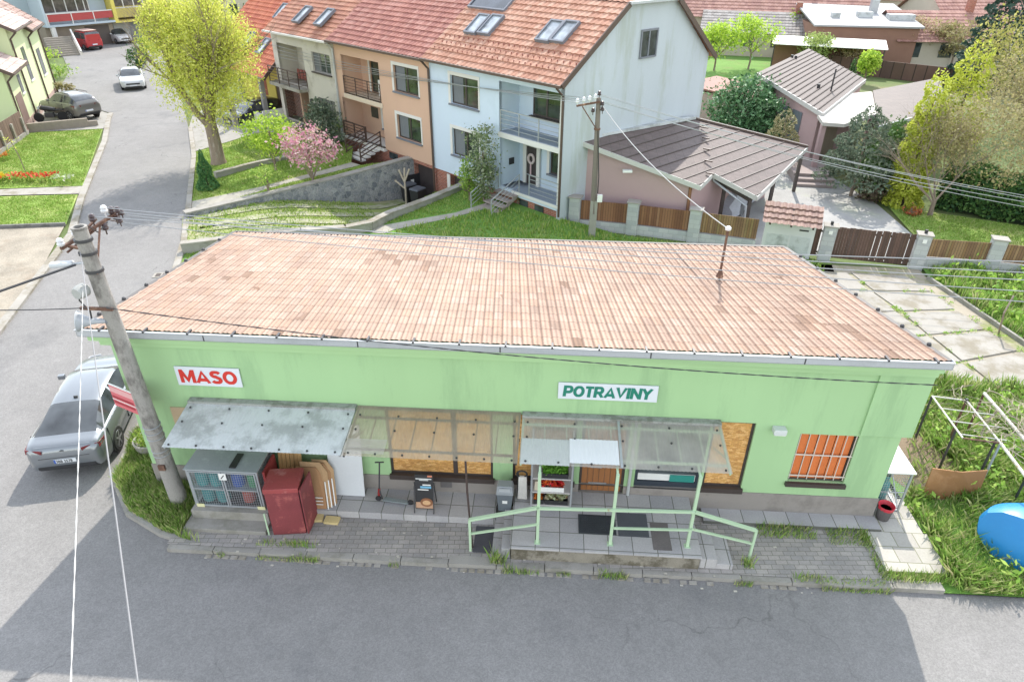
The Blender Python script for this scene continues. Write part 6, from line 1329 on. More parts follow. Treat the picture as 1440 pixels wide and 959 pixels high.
MB().box(-28.9,1.46,0,-27.9,1.55,2.3).build('front_door',BRW,h); MB().box(-27.2,1.33,1.0,-26.2,1.395,2.3).build('red_shutter',mat('red_brown_shutter',(.30,.09,.05),.7,.1,2,40,stretch=(1,1,8)),h); MB().box(-31.6,1.46,1.0,-30.2,1.55,2.4).build('window_shutter',mat('red_brown_shutter',(.3,.09,.05)),h)
TT=Vector((0,1,.86)).normalized();NN=Vector((0,-.86,1)).normalized();MM=Matrix((Vector((1,0,0)),TT,NN)).transposed()
RN2=REX.cross(REY+Vector((0,0,.86))).normalized()
for u,v in((396,17),(371,66),(350,57)):
    p=GP(u,v,RW(0,ey,ez+.05),RN2)-RO; c=Vector((p.dot(REX),p.dot(REY),p.z)); f=MB()
    for s in(-1,1): f.obox(c+Vector((s*.36,0,0))+NN*.06,(.08,1.3,.14),MM);f.obox(c+TT*(s*.61)+NN*.06,(.64,.08,.14),MM)
    o=f.build('skylight',SLATE,h);MB().obox(c+NN*.05,(.64,1.14,.03),MM).build('pane',GLSKY,o)
o=MB();o.box(-27.6,-1.6,-.1,-25.35,-1.4,.95);o.box(-27.6,-1.4,-.1,-27.4,-.2,.95); o.box(-25.55,-1.39,-.1,-25.36,1.3,1.1); w_=o.build('garden_wall',WSUR); w_.location=RO;w_.rotation_euler=(0,0,RA); tag(w_,'low white wall around the porch of the yellow house','wall')
# concrete post beside the dark hatchback
p=G(333,183,0); gp=thing('gate_post','tall white concrete gate post beside the dark blue hatchback','post',p,RA); MB().box(-.16,-.16,-.05,.16,.16,2.0).build('shaft',CONCL,gp,bevel=.02); MB().box(.06,-.24,1.2,.2,-.161,1.75).build('letter_box',BLACK,gp)
# ---------------------------------------------------------------- garden walls
def free_wall(name,label,pts,tops,bots,th,m,cap=None,cat='wall',capname='coping'):
    t=thing(name,label,cat,(pts[0][0],pts[0][1],0)); o=Vector((pts[0][0],pts[0][1],0)); mb=MB();cm=MB()
    for i in range(len(pts)-1):
        a=Vector((*pts[i],0))-o;b=Vector((*pts[i+1],0))-o;d=(b-a).normalized();n=Vector((-d.y,d.x,0))*th/2; a2=a-d*.02;b2=b+d*.02
        vs=[a2-n,b2-n,b2+n,a2+n]; zt=[tops[i],tops[i+1],tops[i+1],tops[i]]; zb=[bots[i],bots[i+1],bots[i+1],bots[i]]
        mb.add([(v.x,v.y,z) for v,z in zip(vs,zb)]+[(v.x,v.y,z) for v,z in zip(vs,zt)],[(0,3,2,1),(4,5,6,7),(0,1,5,4),(1,2,6,5),(2,3,7,6),(3,0,4,7)])
        if cap:
            k=1.25; vs=[a2-n*k,b2-n*k,b2+n*k,a2+n*k]
            cm.add([(v.x,v.y,z+.002) for v,z in zip(vs,zt)]+[(v.x,v.y,z+.065) for v,z in zip(vs,zt)],[(0,3,2,1),(4,5,6,7),(0,1,5,4),(1,2,6,5),(2,3,7,6),(3,0,4,7)])
    mb.build('body',m,t)
    if cap: cm.build(capname,cap,t)
    return t
t=free_wall('stone_wall','grey rubble stone retaining wall with pale coping between driveway and lawn',STW+[(-5.3,36.4)],[.25,.30,.62,.84,.84],[-.3,-.5,-1.2,-1.5,-1.5],.35,STONE,CONC)
p=GP(577,256,(-6.9,35.1,0),Vector((.62,-.78,0)))
ib=thing('meter_cabinet','black metal cabinet mounted on the grey stone wall near the garage','cabinet',p+Vector((.1,-.14,0)),math.atan2(2.45,3.05)); MB().box(-.5,-.08,-.45,.5,.06,.45).build('door',BLACK,ib,bevel=.01); MB().box(-.1,-.09,.05,.1,-.081,.2).build('label',WHITE,ib)
free_wall('drive_wall','low concrete wall curving along the front edge of the grassy driveway',LWW,[.4,.4,.4,.4,.4,.45,.5,.6,.65],[-.3,-.3,-.4,-.5,-.6,-.8,-1,-1.3,-1.4],.28,CONC,CONCL)
lw2=[g2(303,247,.2),g2(360,232,.25),g2(413,222,.3)]
free_wall('lawn_wall','low pale topped wall dividing the two lawns by the big yellow green tree',lw2,[.32,.36,.42],[-.1,-.1,-.1],.22,CONC,CONCL)
# bins by the garage
for k,(x,y) in enumerate(((-10.3,-.75),(-9.35,-.85))):
    b=thing('waste_bin',('black wheeled bin in front of the dark garage door','black wheeled bin standing by the brick pier right of the garage door')[k],'bin',RW(-x,y,-1.24),RA+.2*k,'black bins by the garages'); b.location.z=drive_h(b.location.x,b.location.y)-.0
    ftap(MB(),.24,.26,.29,.33,.0,.95).build('body',BLACK,b,bevel=.02); ftap(MB(),.31,.36,.28,.32,.95,1.03).build('lid',mat('bin_lid_dark',(.09,.10,.12),.5,.1,3,40),b,bevel=.02); MB().cyl((-.25,.3,.1),(.25,.3,.1),.1,n=12).build('axle_wheels',TYRE,b)
st=thing('pruned_tree','bare pale pollarded sapling beside the black bins','tree',RW(9.9,-1.25,-1.15)); st.location.z=drive_h(st.location.x,st.location.y)
mb=MB();mb.tube([(0,0,0),(.02,0,.8),(0,0,1.3)],.05,8)
for a,b in(((0,0,1.25),(-.25,0,1.9)),((0,0,1.25),(.05,0,2.0)),((0,0,1.25),(.3,0,1.95)),((0,0,.9),(-.5,.0,1.35))): mb.tube([a,b],.045,6,True,.05)
mb.build('trunk',mat('peeled_bark',(.42,.36,.28),.9,.2,4,40),st)
# ---------------------------------------------------------------- fence with block pillars
PIL=[(2.75,28.55),(5.22,27.95),(7.72,27.12),(12.66,25.36),(15.95,24.52),(18.60,24.1),(23.4,22.6)]
GATEH=[(10.35,26.2),(12.15,25.55)]
WOODF=mat_cells('brown_fence_boards',[(.20,.09,.045),(.24,.115,.06),(.17,.075,.04),(.27,.14,.08)],.11,50,.8,plane='sz',joint=(.04,.02,.012),jw=.012,bump=.2,var=.25)
WOODG=mat_cells('greying_fence_boards',[(.22,.13,.06),(.27,.17,.09),(.19,.11,.06),(.24,.17,.08)],.10,50,.85,plane='sz',joint=(.05,.03,.02),jw=.014,bump=.2,var=.4)
WOODK=mat_cells('dark_gate_boards',[(.095,.055,.04),(.115,.065,.05),(.085,.05,.04)],.1,50,.75,plane='sz',joint=(.03,.018,.013),jw=.01,bump=.2,var=.2)
pl_lab=['block pillar of the yard fence against the corner of the pale blue house','block pillar of the yard fence between the two reddish plank panels','block pillar of the yard fence in front of the carport corner','tall block pillar between the slatted garden gate and the wide brown gate','block pillar at the right end of the wide brown gate','block pillar between two greying plank panels right of the wide gate','block pillar at the far right end of the yard fence']
for k,(x,y) in enumerate(PIL):
    t=thing('fence_pillar',pl_lab[k],'pillar',(x,y,0),math.radians(-19 if k<6 else -14),'block pillars of the yard fence')
    MB().box(-.24,-.2,-.05,.24,.2,1.38).build('shaft',BLOCK,t); MB().box(-.29,-.25,1.381,.29,.25,1.44).build('cap',CONCL,t,bevel=.015)
    if k in(3,4): MB().box(-.05,-.05,1.44,.05,.05,1.58).build('gate_lamp',BLACK,t); 
    if k in (3,4,): MB().box(-.06,-.23,1.1,.08,-.201,1.25).build('house_plate',WHITE,t)
def panel(label,a,b,m,z0=.42,z1=1.28,base=True,slats=False,name='fence_panel',cat='fence',gap=0.0):
    a=Vector((*a,0));b=Vector((*b,0));L=(b-a).length;ang=math.atan2(b.y-a.y,b.x-a.x); t=thing(name,label,cat,a,ang,'wooden panels of the yard fence' if name=='fence_panel' else None)
    x0,x1=.26,L-.26
    mb=MB()
    if slats or gap:
        n=int((x1-x0)/(.105+gap))
        for i in range(n): 
            h=rnd.uniform(-.015,.015); gp_=gap+(0.022 if (gap<.01 and rnd.random()<.10) else 0); mb.box(x0+i*(x1-x0)/n,-.02,z0,x0+(i+1)*(x1-x0)/n-gp_-.004,.005,z1+h)
    else: mb.box(x0,-.03,z0,x1,.0,z1)
    mb.build('boards',m,t)
    mb=MB();mb.box(x0,.006,z0+.12,x1,.05,z0+.2);mb.box(x0,.006,z1-.22,x1,.05,z1-.14);mb.build('rail',DARKF,t)
    if base: MB().box(x0-.02,-.12,-.05,x1+.02,.12,z0-.02).build('base_wall',BLOCK,t)
    return t
panel('reddish plank fence panel beside the pale blue house, behind the wooden pole',PIL[0],PIL[1],WOODF);panel('reddish plank fence panel in front of the mauve carport wall',PIL[1],PIL[2],WOODF)
panel('plank fence panel between the carport corner and the tiled gatehouse',PIL[2],GATEH[0],WOODG)
panel('greying plank fence panel right of the wide brown gate',PIL[4],PIL[5],WOODG,z0=.5,z1=1.22);panel('greying plank fence panel at the far right of the fence',PIL[5],PIL[6],WOODG,z0=.5,z1=1.22)
panel('wide dark brown sliding gate with light showing between its boards',PIL[3],PIL[4],WOODK,z0=.06,z1=1.36,base=False,gap=.003,name='drive_gate',cat='gate')
panel('narrow dark slatted garden gate beside the tiled gatehouse',(GATEH[1][0]-.25,GATEH[1][1]+.08),(PIL[3][0]+.0,PIL[3][1]),WOODK,z0=.06,z1=1.30,base=False,gap=.05,name='garden_gate',cat='gate')
# gatehouse with small tile roof
a=Vector((*GATEH[0],0));b=Vector((*GATEH[1],0));ang=math.atan2(b.y-a.y,b.x-a.x);L=(b-a).length
t=thing('gatehouse','small white rendered meter wall with a brown tiled mini roof in the fence','gatehouse',a,ang)
MB().box(0,-.25,-.05,L,.35,1.45).build('wall',mat('white_render',(.56,.57,.57),.9,.08,1.5,60,.15),t)
for x0,x1 in((.12,.98),(1.05,L-.12)): MB().box(x0,-.265,.15,x1,-.252,.85).build('meter_door',WHITED,t)
MB().box(L-.6,-.268,1.1,L-.25,-.252,1.16).build('letter_slot',BLACK,t)
TB=mat_cells('brown_mini_tile',[(.23,.14,.11),(.27,.17,.14),(.20,.12,.10)],.24,.3,.7,uv=True,plane='xy',bump=.2,offset=0)
mb=MB();tile_plane(mb,(-.15,-.75,1.42),(L+.15,-.75,1.42),(L+.15,.42,1.95),(-.15,.42,1.95),.24,.3,.04,.05,6);mb.add([(-.15,.42,1.95),(L+.15,.42,1.95),(L+.15,.6,1.6),(-.15,.6,1.6)],[(0,1,2,3)],[[(0,0)]*4]);mb.build('roof',TB,t)
mb=MB()
for x in(.15,.95,L-.15): mb.bar((x,-.7,1.40),(x,.3,1.86),.07,.1)
mb.build('rafter',DARKF,t)
# ---------------------------------------------------------------- carport building with brown roof
BROOF2=mat_cells('dark_brown_metal_tile',[(.088,.062,.054),(.098,.07,.06),(.08,.056,.049)],.42,.16,.65,plane='xy',joint=(.06,.042,.037),jw=.02,bump=.3,offset=0,var=.14)
BROOF=mat_cells('brown_metal_tile',[(.115,.084,.078),(.125,.092,.085),(.105,.077,.071)],.42,.16,.65,plane='xy',joint=(.075,.056,.05),jw=.02,bump=.3,offset=0,var=.14)
MAUVE=mat('mauve_render',(.42,.295,.295),.9,.06,.7,60,.15)
cpz,cpk=3.62,.30; g0=RW(0,.86); gE=REX
cpn=(REY).cross(REX-Vector((0,0,cpk))).normalized()
def cp(u,v): return GP(u,v,RW(0,0,cpz),cpn)
q1,q2,q3,q4,q5,q6=cp(812,197),cp(985,262),cp(1003,244),cp(1065,277),cp(1136,207),cp(976,167)
q1=Vector(q1)
t=thing('carport','mauve walled garage with a brown sheet roof running into an open carport','carport',(0,0,0))
pts=[q1,q2,q3,q4,q5,q6]; dn=Vector((0,0,-.06))
MB().extr(pts,dn).build('roof',BROOF,t)
mb=MB()
for k in range(1,26):
    f=k/26; 
    a=q1.lerp(q2,min(1,f*26/18)) ; 
# standing seams parallel to the gable wall
d_g=REY
for k in range(1,18):
    s=k*.55; A_=RW(0,0,cpz)+(REX-Vector((0,0,cpk)))*s
    # clip the seam line against the roof outline
    hits=[]
    for i in range(6):
        a,b=pts[i],pts[(i+1)%6]; fa=(a-A_).dot(REX);fb=(b-A_).dot(REX)
        if fa*fb<0: w_=a.lerp(b,fa/(fa-fb)); hits.append((w_.dot(REY),w_))
    hits.sort(key=lambda x:x[0])
    for i in range(0,len(hits)-1,2): mb.bar(hits[i][1]+Vector((0,0,.012)),hits[i+1][1]+Vector((0,0,.012)),.05,.035)
mb.build('seam',mat('brown_seam',(.07,.052,.047),.6,.15,3,40),t)
mb=MB()
for a,b in((q1,q2),(q2,q3),(q3,q4),(q4,q5)): mb.bar(a+Vector((0,0,-.09)),b+Vector((0,0,-.09)),.04,.20)
mb.build('fascia',mat('pale_fascia',(.46,.45,.43),.6,.1,3,40),t); MB().bar(q1+Vector((0,0,.05)),q6+Vector((0,0,.05)),.25,.12).build('wall_flashing',WHITED,t); MB().bar(q6+Vector((0,0,.04)),q5+Vector((0,0,.04)),.2,.08).build('ridge_flashing',BRW,t)
mb=MB()
i1=q1.lerp(q2,.03)+Vector((.05,.28,0));i2=q1.lerp(q2,.93)+Vector((.05,.28,0));ii=i2+REY*7
mb.add([(i1.x,i1.y,-.05),(i2.x,i2.y,-.05),(i2.x,i2.y,i2.z-.1),(i1.x,i1.y,i1.z-.1)],[(0,1,2,3)])
mb.add([(i2.x,i2.y,-.05),(ii.x,ii.y,-.05),(ii.x,ii.y,ii.z-.1),(i2.x,i2.y,i2.z-.1)],[(0,1,2,3)])
mb.build('wall',MAUVE,t)
MB().bar((i2.x+.01,i2.y-.02,.0),(i2.x+.01,i2.y-.02,i2.z-.2),.14,.02).build('timber_corner',WOODF,t)
for q in(q4+Vector((-.15,.35,0)),q4.lerp(q5,.45)+Vector((-.25,.1,0)),q5+Vector((-.3,-.2,0)),q3.lerp(q4,.3)+Vector((.1,.35,0))): MB().box(q.x-.07,q.y-.07,0,q.x+.07,q.y+.07,q.z-.1).build('post',DARKF,t)
mb=MB();mb.bar(q3+Vector((.1,.3,-.3)),q4+Vector((-.1,.3,-.3)),.1,.14);mb.build('beam',DARKF,t); mb=MB();mb.tube([q3+Vector((.05,.1,-.15)),q3+Vector((.1,.1,-.35)),q4+Vector((-.3,.25,-.5)),q4+Vector((-.25,.25,-1.7))],.05,8);mb.build('drainpipe',ZINC,t)
fl=q1.lerp(q2,.42)+Vector((.0,-.02,-.55)); MB().box(fl.x-.2,fl.y-.12,fl.z,fl.x+.2,fl.y+.06,fl.z+.1).build('flood_light',WHITE,t)
mb=MB()
for k in range(5): p=cp(945-28*k+0,187+17*k+0) if False else q6.lerp(q2,.15+.17*k)+Vector((.3,0,.02)); mb.bar(p,p+REY*.05+REX*.35,.1,.05)
mb.build('roof_vent',BRW,t)
# covered car under the carport
cc=thing('covered_car','car under a pale grey sheet parked beneath the open carport','car',q3.lerp(q5,.42)+Vector((-.5,.8,0)),RA+math.pi*.5+.2); cc.location.z=.01
mb=MB();secs=[]
for x,hw,z in((-2.1,.7,.55),(-1.8,.85,.9),(-1.1,.85,1.2),(-.4,.8,1.4),(.4,.8,1.4),(1.0,.85,1.05),(1.6,.85,.85),(2.0,.7,.6)): secs.append([(x,-hw-.06,.12),(x,-hw,z*.6),(x,-hw*.75,z*.97),(x,0,z),(x,hw*.75,z*.97),(x,hw,z*.6),(x,hw+.06,.12)])
vs=[p for s_ in secs for p in s_];fs=[(i*7+k,i*7+k+1,(i+1)*7+k+1,(i+1)*7+k) for i in range(7) for k in range(6)]+[tuple(range(6,-1,-1)),tuple(49+k for k in range(7))]
mb.add(vs,fs);mb.build('cover',mat('pale_tarpaulin',(.45,.47,.52),.6,.2,3,20,.9,bscale=4),cc,smooth=True)
for x in(-1.3,1.3):
    for y in(-.86,.86): MB().cyl((x,y-.06,.3),(x,y+.06,.3),.3,n=18).build('wheel',RIM,cc)
# ---------------------------------------------------------------- L-shaped bungalow behind the yard
def quadslab(mb,pts,th): mb.extr(pts,(0,0,-th))
t=thing('bungalow','mauve L shaped bungalow with brown sheet roofs and a white flat roof between','house',(0,0,0))
A_,B_,C_,D_=Vector((15.5,45.7,3.7)),Vector((16.7,37.6,3.0)),Vector((23.5,47.7,3.0)),Vector((22.8,56.5,3.7))
lw_=mb=MB();quadslab(mb,[A_,B_,C_,D_],.12);mb.build('roof',BROOF2,t)
mb=MB()
for k in range(1,14):
    f=k/14; mb.bar(A_.lerp(B_,f)+Vector((0,0,.02)),D_.lerp(C_,f)+Vector((0,0,.02)),.07,.05)
mb.build('seam',mat('dark_seam',(.06,.042,.037)),t)
mb=MB();mb.bar(A_+Vector((0,0,-.1)),B_+Vector((0,0,-.1)),.06,.24);mb.bar(B_+Vector((0,0,-.1)),C_+Vector((0,0,-.1)),.06,.24);mb.build('fascia',mat('pale_fascia',(.46,.45,.43)),t)
ins=.35
c_=(A_+B_+C_+D_)/4
pts=[(p.lerp(c_,.06)) for p in(A_,B_,C_,D_)]
mb=MB()
for i in range(4):
    a,b=pts[i],pts[(i+1)%4]; mb.add([(a.x,a.y,-.05),(b.x,b.y,-.05),(b.x,b.y,b.z-.13),(a.x,a.y,a.z-.13)],[(0,1,2,3)])
mb.build('wall',MAUVE,t)
a,b=pts[0],pts[1]; dd=(b-a).normalized();nn=Vector((dd.y,-dd.x,0)); nn=nn if nn.x<0 else -nn
mb=MB()
for s0,s1 in((.18,.36),(.40,.58),(.62,.76)):
    p,q=a.lerp(b,s0)+nn*.03,a.lerp(b,s1)+nn*.03; mb.add([(p.x,p.y,.3),(q.x,q.y,.3),(q.x,q.y,2.5),(p.x,p.y,2.5)],[(0,1,2,3)])
mb.build('window',mat('vertical_blind_glass',(.15,.17,.19),.3,.5,2,20,stretch=(7,7,.3)),t)
F=[(18.7,42.9),(22.4,44.4),(21.9,41.6),(20.0,38.3),(17.2,35.9),(16.2,36.2),(16.6,38.0)]
mb=MB().prism(F,2.68,2.86);mb.build('flat_roof',mat('white_roof_membrane',(.46,.435,.40),.8,.06,1,30,.05,col2=(.40,.37,.325),patch=.3,patchscale=.8),t)
mb=MB()
for k in range(len(F)-1): 
    a,b=F[k],F[k+1]; 
mb.add([(16.6,37.8,-.05),(18.9,38.5,-.05),(18.9,38.5,2.68),(16.6,37.8,2.68)],[(0,1,2,3)]);mb.build('porch_back_wall',MAUVE,t); MB().add([(17.0,37.75,.5),(17.9,38.05,.5),(17.9,38.05,2.6),(17.0,37.75,2.6)],[(0,1,2,3)]).build('front_door',mat('grey_oak_door',(.26,.22,.17),.6,.2,3,40,stretch=(7,7,.5)),t)
MB().box(16.25,36.35,0,16.5,36.6,2.68).build('porch_post',MAUVE,t)
P1,P2,P3,P4=Vector((22.3,44.0,3.0)),Vector((28.5,47.8,3.15)),Vector((24.0,38.9,3.0)),Vector((18.8,35.5,2.85))
mb=MB();quadslab(mb,[P4,P3,P2,P1],.12);mb.build('wing_roof',BROOF2,t); mb=MB();mb.bar(P4+Vector((0,0,-.1)),P3+Vector((0,0,-.1)),.06,.24);mb.build('wing_gutter',ZINC,t)
c_=(P1+P2+P3+P4)/4;pts=[p.lerp(c_,.07) for p in(P4,P3,P2,P1)];mb=MB()
for i in range(4):
    a,b=pts[i],pts[(i+1)%4]; mb.add([(a.x,a.y,-.05),(b.x,b.y,-.05),(b.x,b.y,b.z-.13),(a.x,a.y,a.z-.13)],[(0,1,2,3)])
mb.build('wing_wall',MAUVE,t)
for u,v,z in((1118,86,3.5),(1113,85,3.5),(1150,127,3.1)): p=G(u,v,z); MB().cyl(p+Vector((0,0,-.1)),p+Vector((0,0,.35)),.10,n=8).build('vent_pipe',BLACK,t)
p=G(1168,130,3.05); MB().tube([p,p+Vector((0,0,.9)),p+Vector((.05,.1,1.3))],.05,6).build('chimney_pipe',BLACK,t)
t=thing('garden_steps','three grey paved steps leading up to the bungalow porch','steps',(0,0,0))
u_=(Vector((16.64,34.18,0))-Vector((14.71,34.48,0))).normalized();v_=Vector((-u_.y,u_.x,0));o_=Vector((14.75,34.4,0))
for k in range(3):
    q=[o_+v_*(.45*k),o_+u_*2.0+v_*(.45*k),o_+u_*2.0+v_*(3.6),o_+v_*3.6]; MB().prism([(p.x,p.y) for p in q],-.02+.15*k,.15*(k+1)-.001).build('step',mat('terrace_paving',(.30,.25,.235),.9,.15,2,40,.2),t)
# ---------------------------------------------------------------- light green stepped house at the left
LG=mat('light_green_render',(.52,.58,.34),.9,.06,.6,60,.1); PINKR=mat_cells('pinkish_roof_tile',[(.42,.32,.29),(.46,.35,.32),(.38,.28,.25)],.33,.38,.8,uv=True,plane='xy',bump=.25,offset=0,var=.2); DKT=mat_cells('old_brown_tile',[(.26,.17,.14),(.30,.21,.18),(.21,.13,.11),(.36,.27,.24)],.3,.36,.8,uv=True,plane='xy',bump=.25,offset=0,var=.2)
GO=Vector((-31.2,43.6,0)); GU=Vector((-.385,.923,0)).normalized(); GD=Vector((-.923,-.385,0)).normalized(); GA=math.atan2(GU.y,GU.x)
t=thing('green_house','light green stepped house with pinkish tile roofs and brown downpipes at the left edge','house',GO,GA)
# local x along the street (away from the viewer), y to the left (away from the street)
def gable_block(t,x0,x1,ez,ov,k,depth,wm,rm,names=('wall','roof'),back=True):
    rz_=ez+k*(depth/2)
    mb=MB(); mb.add([(x0,0,-.1),(x1,0,-.1),(x1,0,ez),(x0,0,ez)],[(0,1,2,3)]); 
    for x in(x0,x1): mb.add([(x,0,-.1),(x,depth,-.1),(x,depth,ez),(x,depth/2,rz_),(x,0,ez)],[(0,1,2,3,4)])
    mb.add([(x0,depth,-.1),(x1,depth,-.1),(x1,depth,ez),(x0,depth,ez)],[(0,1,2,3)]); mb.build(names[0],wm,t)
    mb=MB(); tile_plane(mb,(x0-.35,-ov,ez-k*ov+.05),(x1+.2,-ov,ez-k*ov+.05),(x1+.2,depth/2,rz_+.05),(x0-.35,depth/2,rz_+.05),.33,.38,.03,.035,4); mb.add([(x0-.35,depth+ov,ez-k*ov+.05),(x1+.2,depth+ov,ez-k*ov+.05),(x1+.2,depth/2,rz_+.05),(x0-.35,depth/2,rz_+.05)],[(0,1,2,3)],[[(0,0)]*4])
    rf=mb.build(names[1],rm,t); MB().bar((x0-.35,-ov,ez-k*ov),(x0-.35,depth/2,rz_),.06,.2).build('verge_board',BRW,rf); MB().bar((x1+.2,-ov,ez-k*ov),(x1+.2,depth/2,rz_),.06,.2).build('verge_board',BRW,rf); MB().bar((x0-.35,-ov-.05,ez-k*ov),(x1+.2,-ov-.05,ez-k*ov),.12,.1).build('gutter',BRW,rf); return rf
gable_block(t,0,4.3,3.95,.55,.55,8.5,LG,PINKR); gable_block(t,4.3,9.6,5.9,.55,.55,9.0,LG,PINKR,('middle_wall','middle_roof')); gable_block(t,9.6,14.0,5.4,.5,.75,8.5,LG,DKT,('rear_wall','rear_roof'))
for x in(.12,4.45,9.75,13.8): MB().tube([(x,-.5,(3.6 if x<4 else 5.5 if x<9 else 5.0)),(x,-.08,(3.2 if x<4 else 5.1 if x<9 else 4.6)),(x,-.08,.0)],.06,8).build('downpipe',BRW,t)
MB().box(.9,-.03,.1,2.6,-.004,2.2).build('garage_door',mat('brown_garage',(.17,.11,.09),.7,.15,3,40),t)
def gwin(par,x0,z0,x1,z1,y=-.03):
    w=MB().box(x0,y,z0,x1,y+.026,z1).build('window',GLASSD,par); MB().box(x0-.08,y-.04,z0-.1,x1+.08,y+.025,z0-.002).build('sill',WSUR,w); return w
gwin(t,3.0,2.0,3.7,3.1);gwin(t,6.6,2.2,7.6,4.3);gwin(t,11.2,1.8,12.4,3.6)
MB().box(-.02,-.03,-.1,14.0,-.002,.5).build('plinth',mat('pink_stone',(.36,.26,.22),.9,.25,3,20,.4),t)
t=thing('apron_wall','low brown block wall between parking apron and lawn at the left','wall',(-31.3,44.25,0),math.atan2(1.7,3.1)); MB().box(0,-.12,-.05,3.4,.12,.55).build('body',mat('brown_block',(.27,.23,.19),.9,.2,4,40,.3),t); MB().box(3.0,-.1,-.05,3.95,.125,.35).build('end_step',mat('brown_block',(.27,.23,.19)),t)
# wooden fence and tiled gate roof at the far left
pA=G(-30,240,0);pB=G(40,190,0)
t=thing('plank_fence','dark brown plank fence with pale posts along the left edge','fence',pB,math.atan2(pA.y-pB.y,pA.x-pB.x)); L=(pA-pB).length
MB().box(.1,-.03,.3,L,.0,1.5).build('boards',mat_cells('dark_fence_boards',[(.14,.09,.065),(.17,.11,.08),(.12,.075,.055)],.14,50,.8,plane='sz',joint=(.03,.02,.015),jw=.014,bump=.2),t)
for k in range(4): MB().box(.2+k*1.7,-.16,0,.42+k*1.7,.1,1.15).build('post',CONCL,t)
MB().box(0,-.14,0,L,.08,.28).build('base',CONC,t)
pA=G(-18,160,2.2); t=thing('gate_roof','small terracotta tiled roof over the garden gate at the left edge','gate roof',(G(12,175,0).x-.3,G(12,175,0).y+.2,0),GA+.1)
mb=MB();tile_plane(mb,(-2.2,-.7,1.9),(1.6,-.7,1.9),(1.6,.9,3.0),(-2.2,.9,3.0),.28,.34,.04,.04,5);mb.build('roof',mat_cells('terracotta',[(.42,.20,.12),(.48,.26,.17),(.36,.16,.10)],.28,.34,.8,uv=True,plane='xy',bump=.2,offset=0),t)
mb=MB();mb.box(-2.0,.3,0,-1.8,.5,2.6);mb.box(1.2,.3,0,1.4,.5,2.6);mb.build('post',DARKF,t);MB().box(-1.8,.36,.1,1.2,.42,2.3).build('leaf_door',mat('dark_fence_boards',(.14,.09,.065)),t)
# ---------------------------------------------------------------- apartment block with red balcony, top left
t=thing('apartment_block','pale blue and yellow apartment block with red railed balcony and garages beneath','apartment block',(-49.5,78.4,0),math.atan2(5.7,4.35))
GB=mat('grey_blue_render',(.42,.48,.54),.9,.05,.4,60,.1)
MB().box(-.0,.9,-.1,7.1,9,2.25).build('ground_floor',mat('ochre_base',(.30,.25,.20),.9,.15,1,40,.1),t)
mb=MB();mb.box(-.0,1.3,2.45,7.05,9,9.0);mb.box(-.12,-.05,2.25,7.1,9,2.448);mb.box(-.12,-.05,2.449,.12,9,9.0);mb.box(-.12,-.05,5.4,7.1,1.29,5.62);mb.build('wall',GB,t)
mb=MB();mb.box(.12,-.02,2.75,7.0,.02,3.45);mb.build('balcony_panel',mat('red_panel_rail',(.36,.05,.05),.6,.12,3,20),t)
MB().box(.12,-.05,3.47,7.0,.05,3.56).build('hand_rail',WSUR,t)
for x in(.15,2.6,4.9): MB().box(x,-.04,2.45,x+.09,.04,3.47).build('rail_post',WSUR,t)
MB().box(.5,1.24,3.55,5.2,1.299,5.3).build('window',mat_glass('dark_pane',(.10,.08,.08),.1),t)
mb=MB()
for x in(.45,1.6,2.8,3.9,4.7,5.15): mb.box(x,1.18,3.5,x+.1,1.235,5.35)
mb.box(.45,1.18,3.42,5.25,1.235,3.51);mb.build('window_frame',WSUR,t)
mb=MB();mb.box(7.11,-.02,2.3,7.5,9,9);mb.box(7.5,1.2,2.6,14,9,9);mb.box(7.11,-.06,2.15,14,9,2.299);mb.build('yellow_wall',YELW,t)
MB().box(7.5,-.02,2.65,14,.03,3.6).build('yellow_balcony',mat('ribbed_yellow',(.42,.34,.10),.8,.2,2,40,stretch=(8,1,.2)),t)
MB().box(7.8,1.14,3.7,12.5,1.199,5.3).build('window',mat_glass('dark_pane',(.1,.08,.08)),t)
mb=MB()
for x in(7.8,8.9,10.1,11.2,12.3): mb.box(x,1.08,3.6,x+.12,1.138,5.3)
mb.box(7.8,1.08,3.5,12.4,1.138,3.61);mb.build('window_frame',WSUR,t)
MB().box(7.2,1.0,-.1,14,8.9,2.149).build('yellow_base',mat('grey_base',(.30,.30,.29),.9,.1,1,40,.1),t); MB().box(9,.95,0,11.6,.998,1.95).build('garage_door',SLATE,t); MB().box(4.0,.86,0,6.6,.899,2.0).build('garage_door',mat('dark_garage',(.10,.08,.07),.7,.1,2,40),t); MB().box(.3,.0,0,.7,.4,2.25).build('support_column',WSUR,t)
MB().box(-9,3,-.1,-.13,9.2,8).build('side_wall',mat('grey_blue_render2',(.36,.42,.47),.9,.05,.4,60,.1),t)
t=thing('outdoor_steps','concrete outdoor steps with a pale sloping rail left of the red van','steps',(-46.0,75.0,0),math.radians(38))
for k in range(9): MB().box(-1.6+.0,.32*k,0,.9,.32*k+.33,.17*(k+1)).build('step',mat('worn_step',(.26,.23,.2),.9,.25,3,40,.2),t)
MB().bar((1.1,-.2,.35),(1.1,3.0,2.1),.14,.22).build('hand_rail',WSUR,t); MB().extr([(.95,-.1,0),(.95,3.0,0),(.95,3.0,1.6)],(.3,0,0)).build('side_wall',CONC,t)
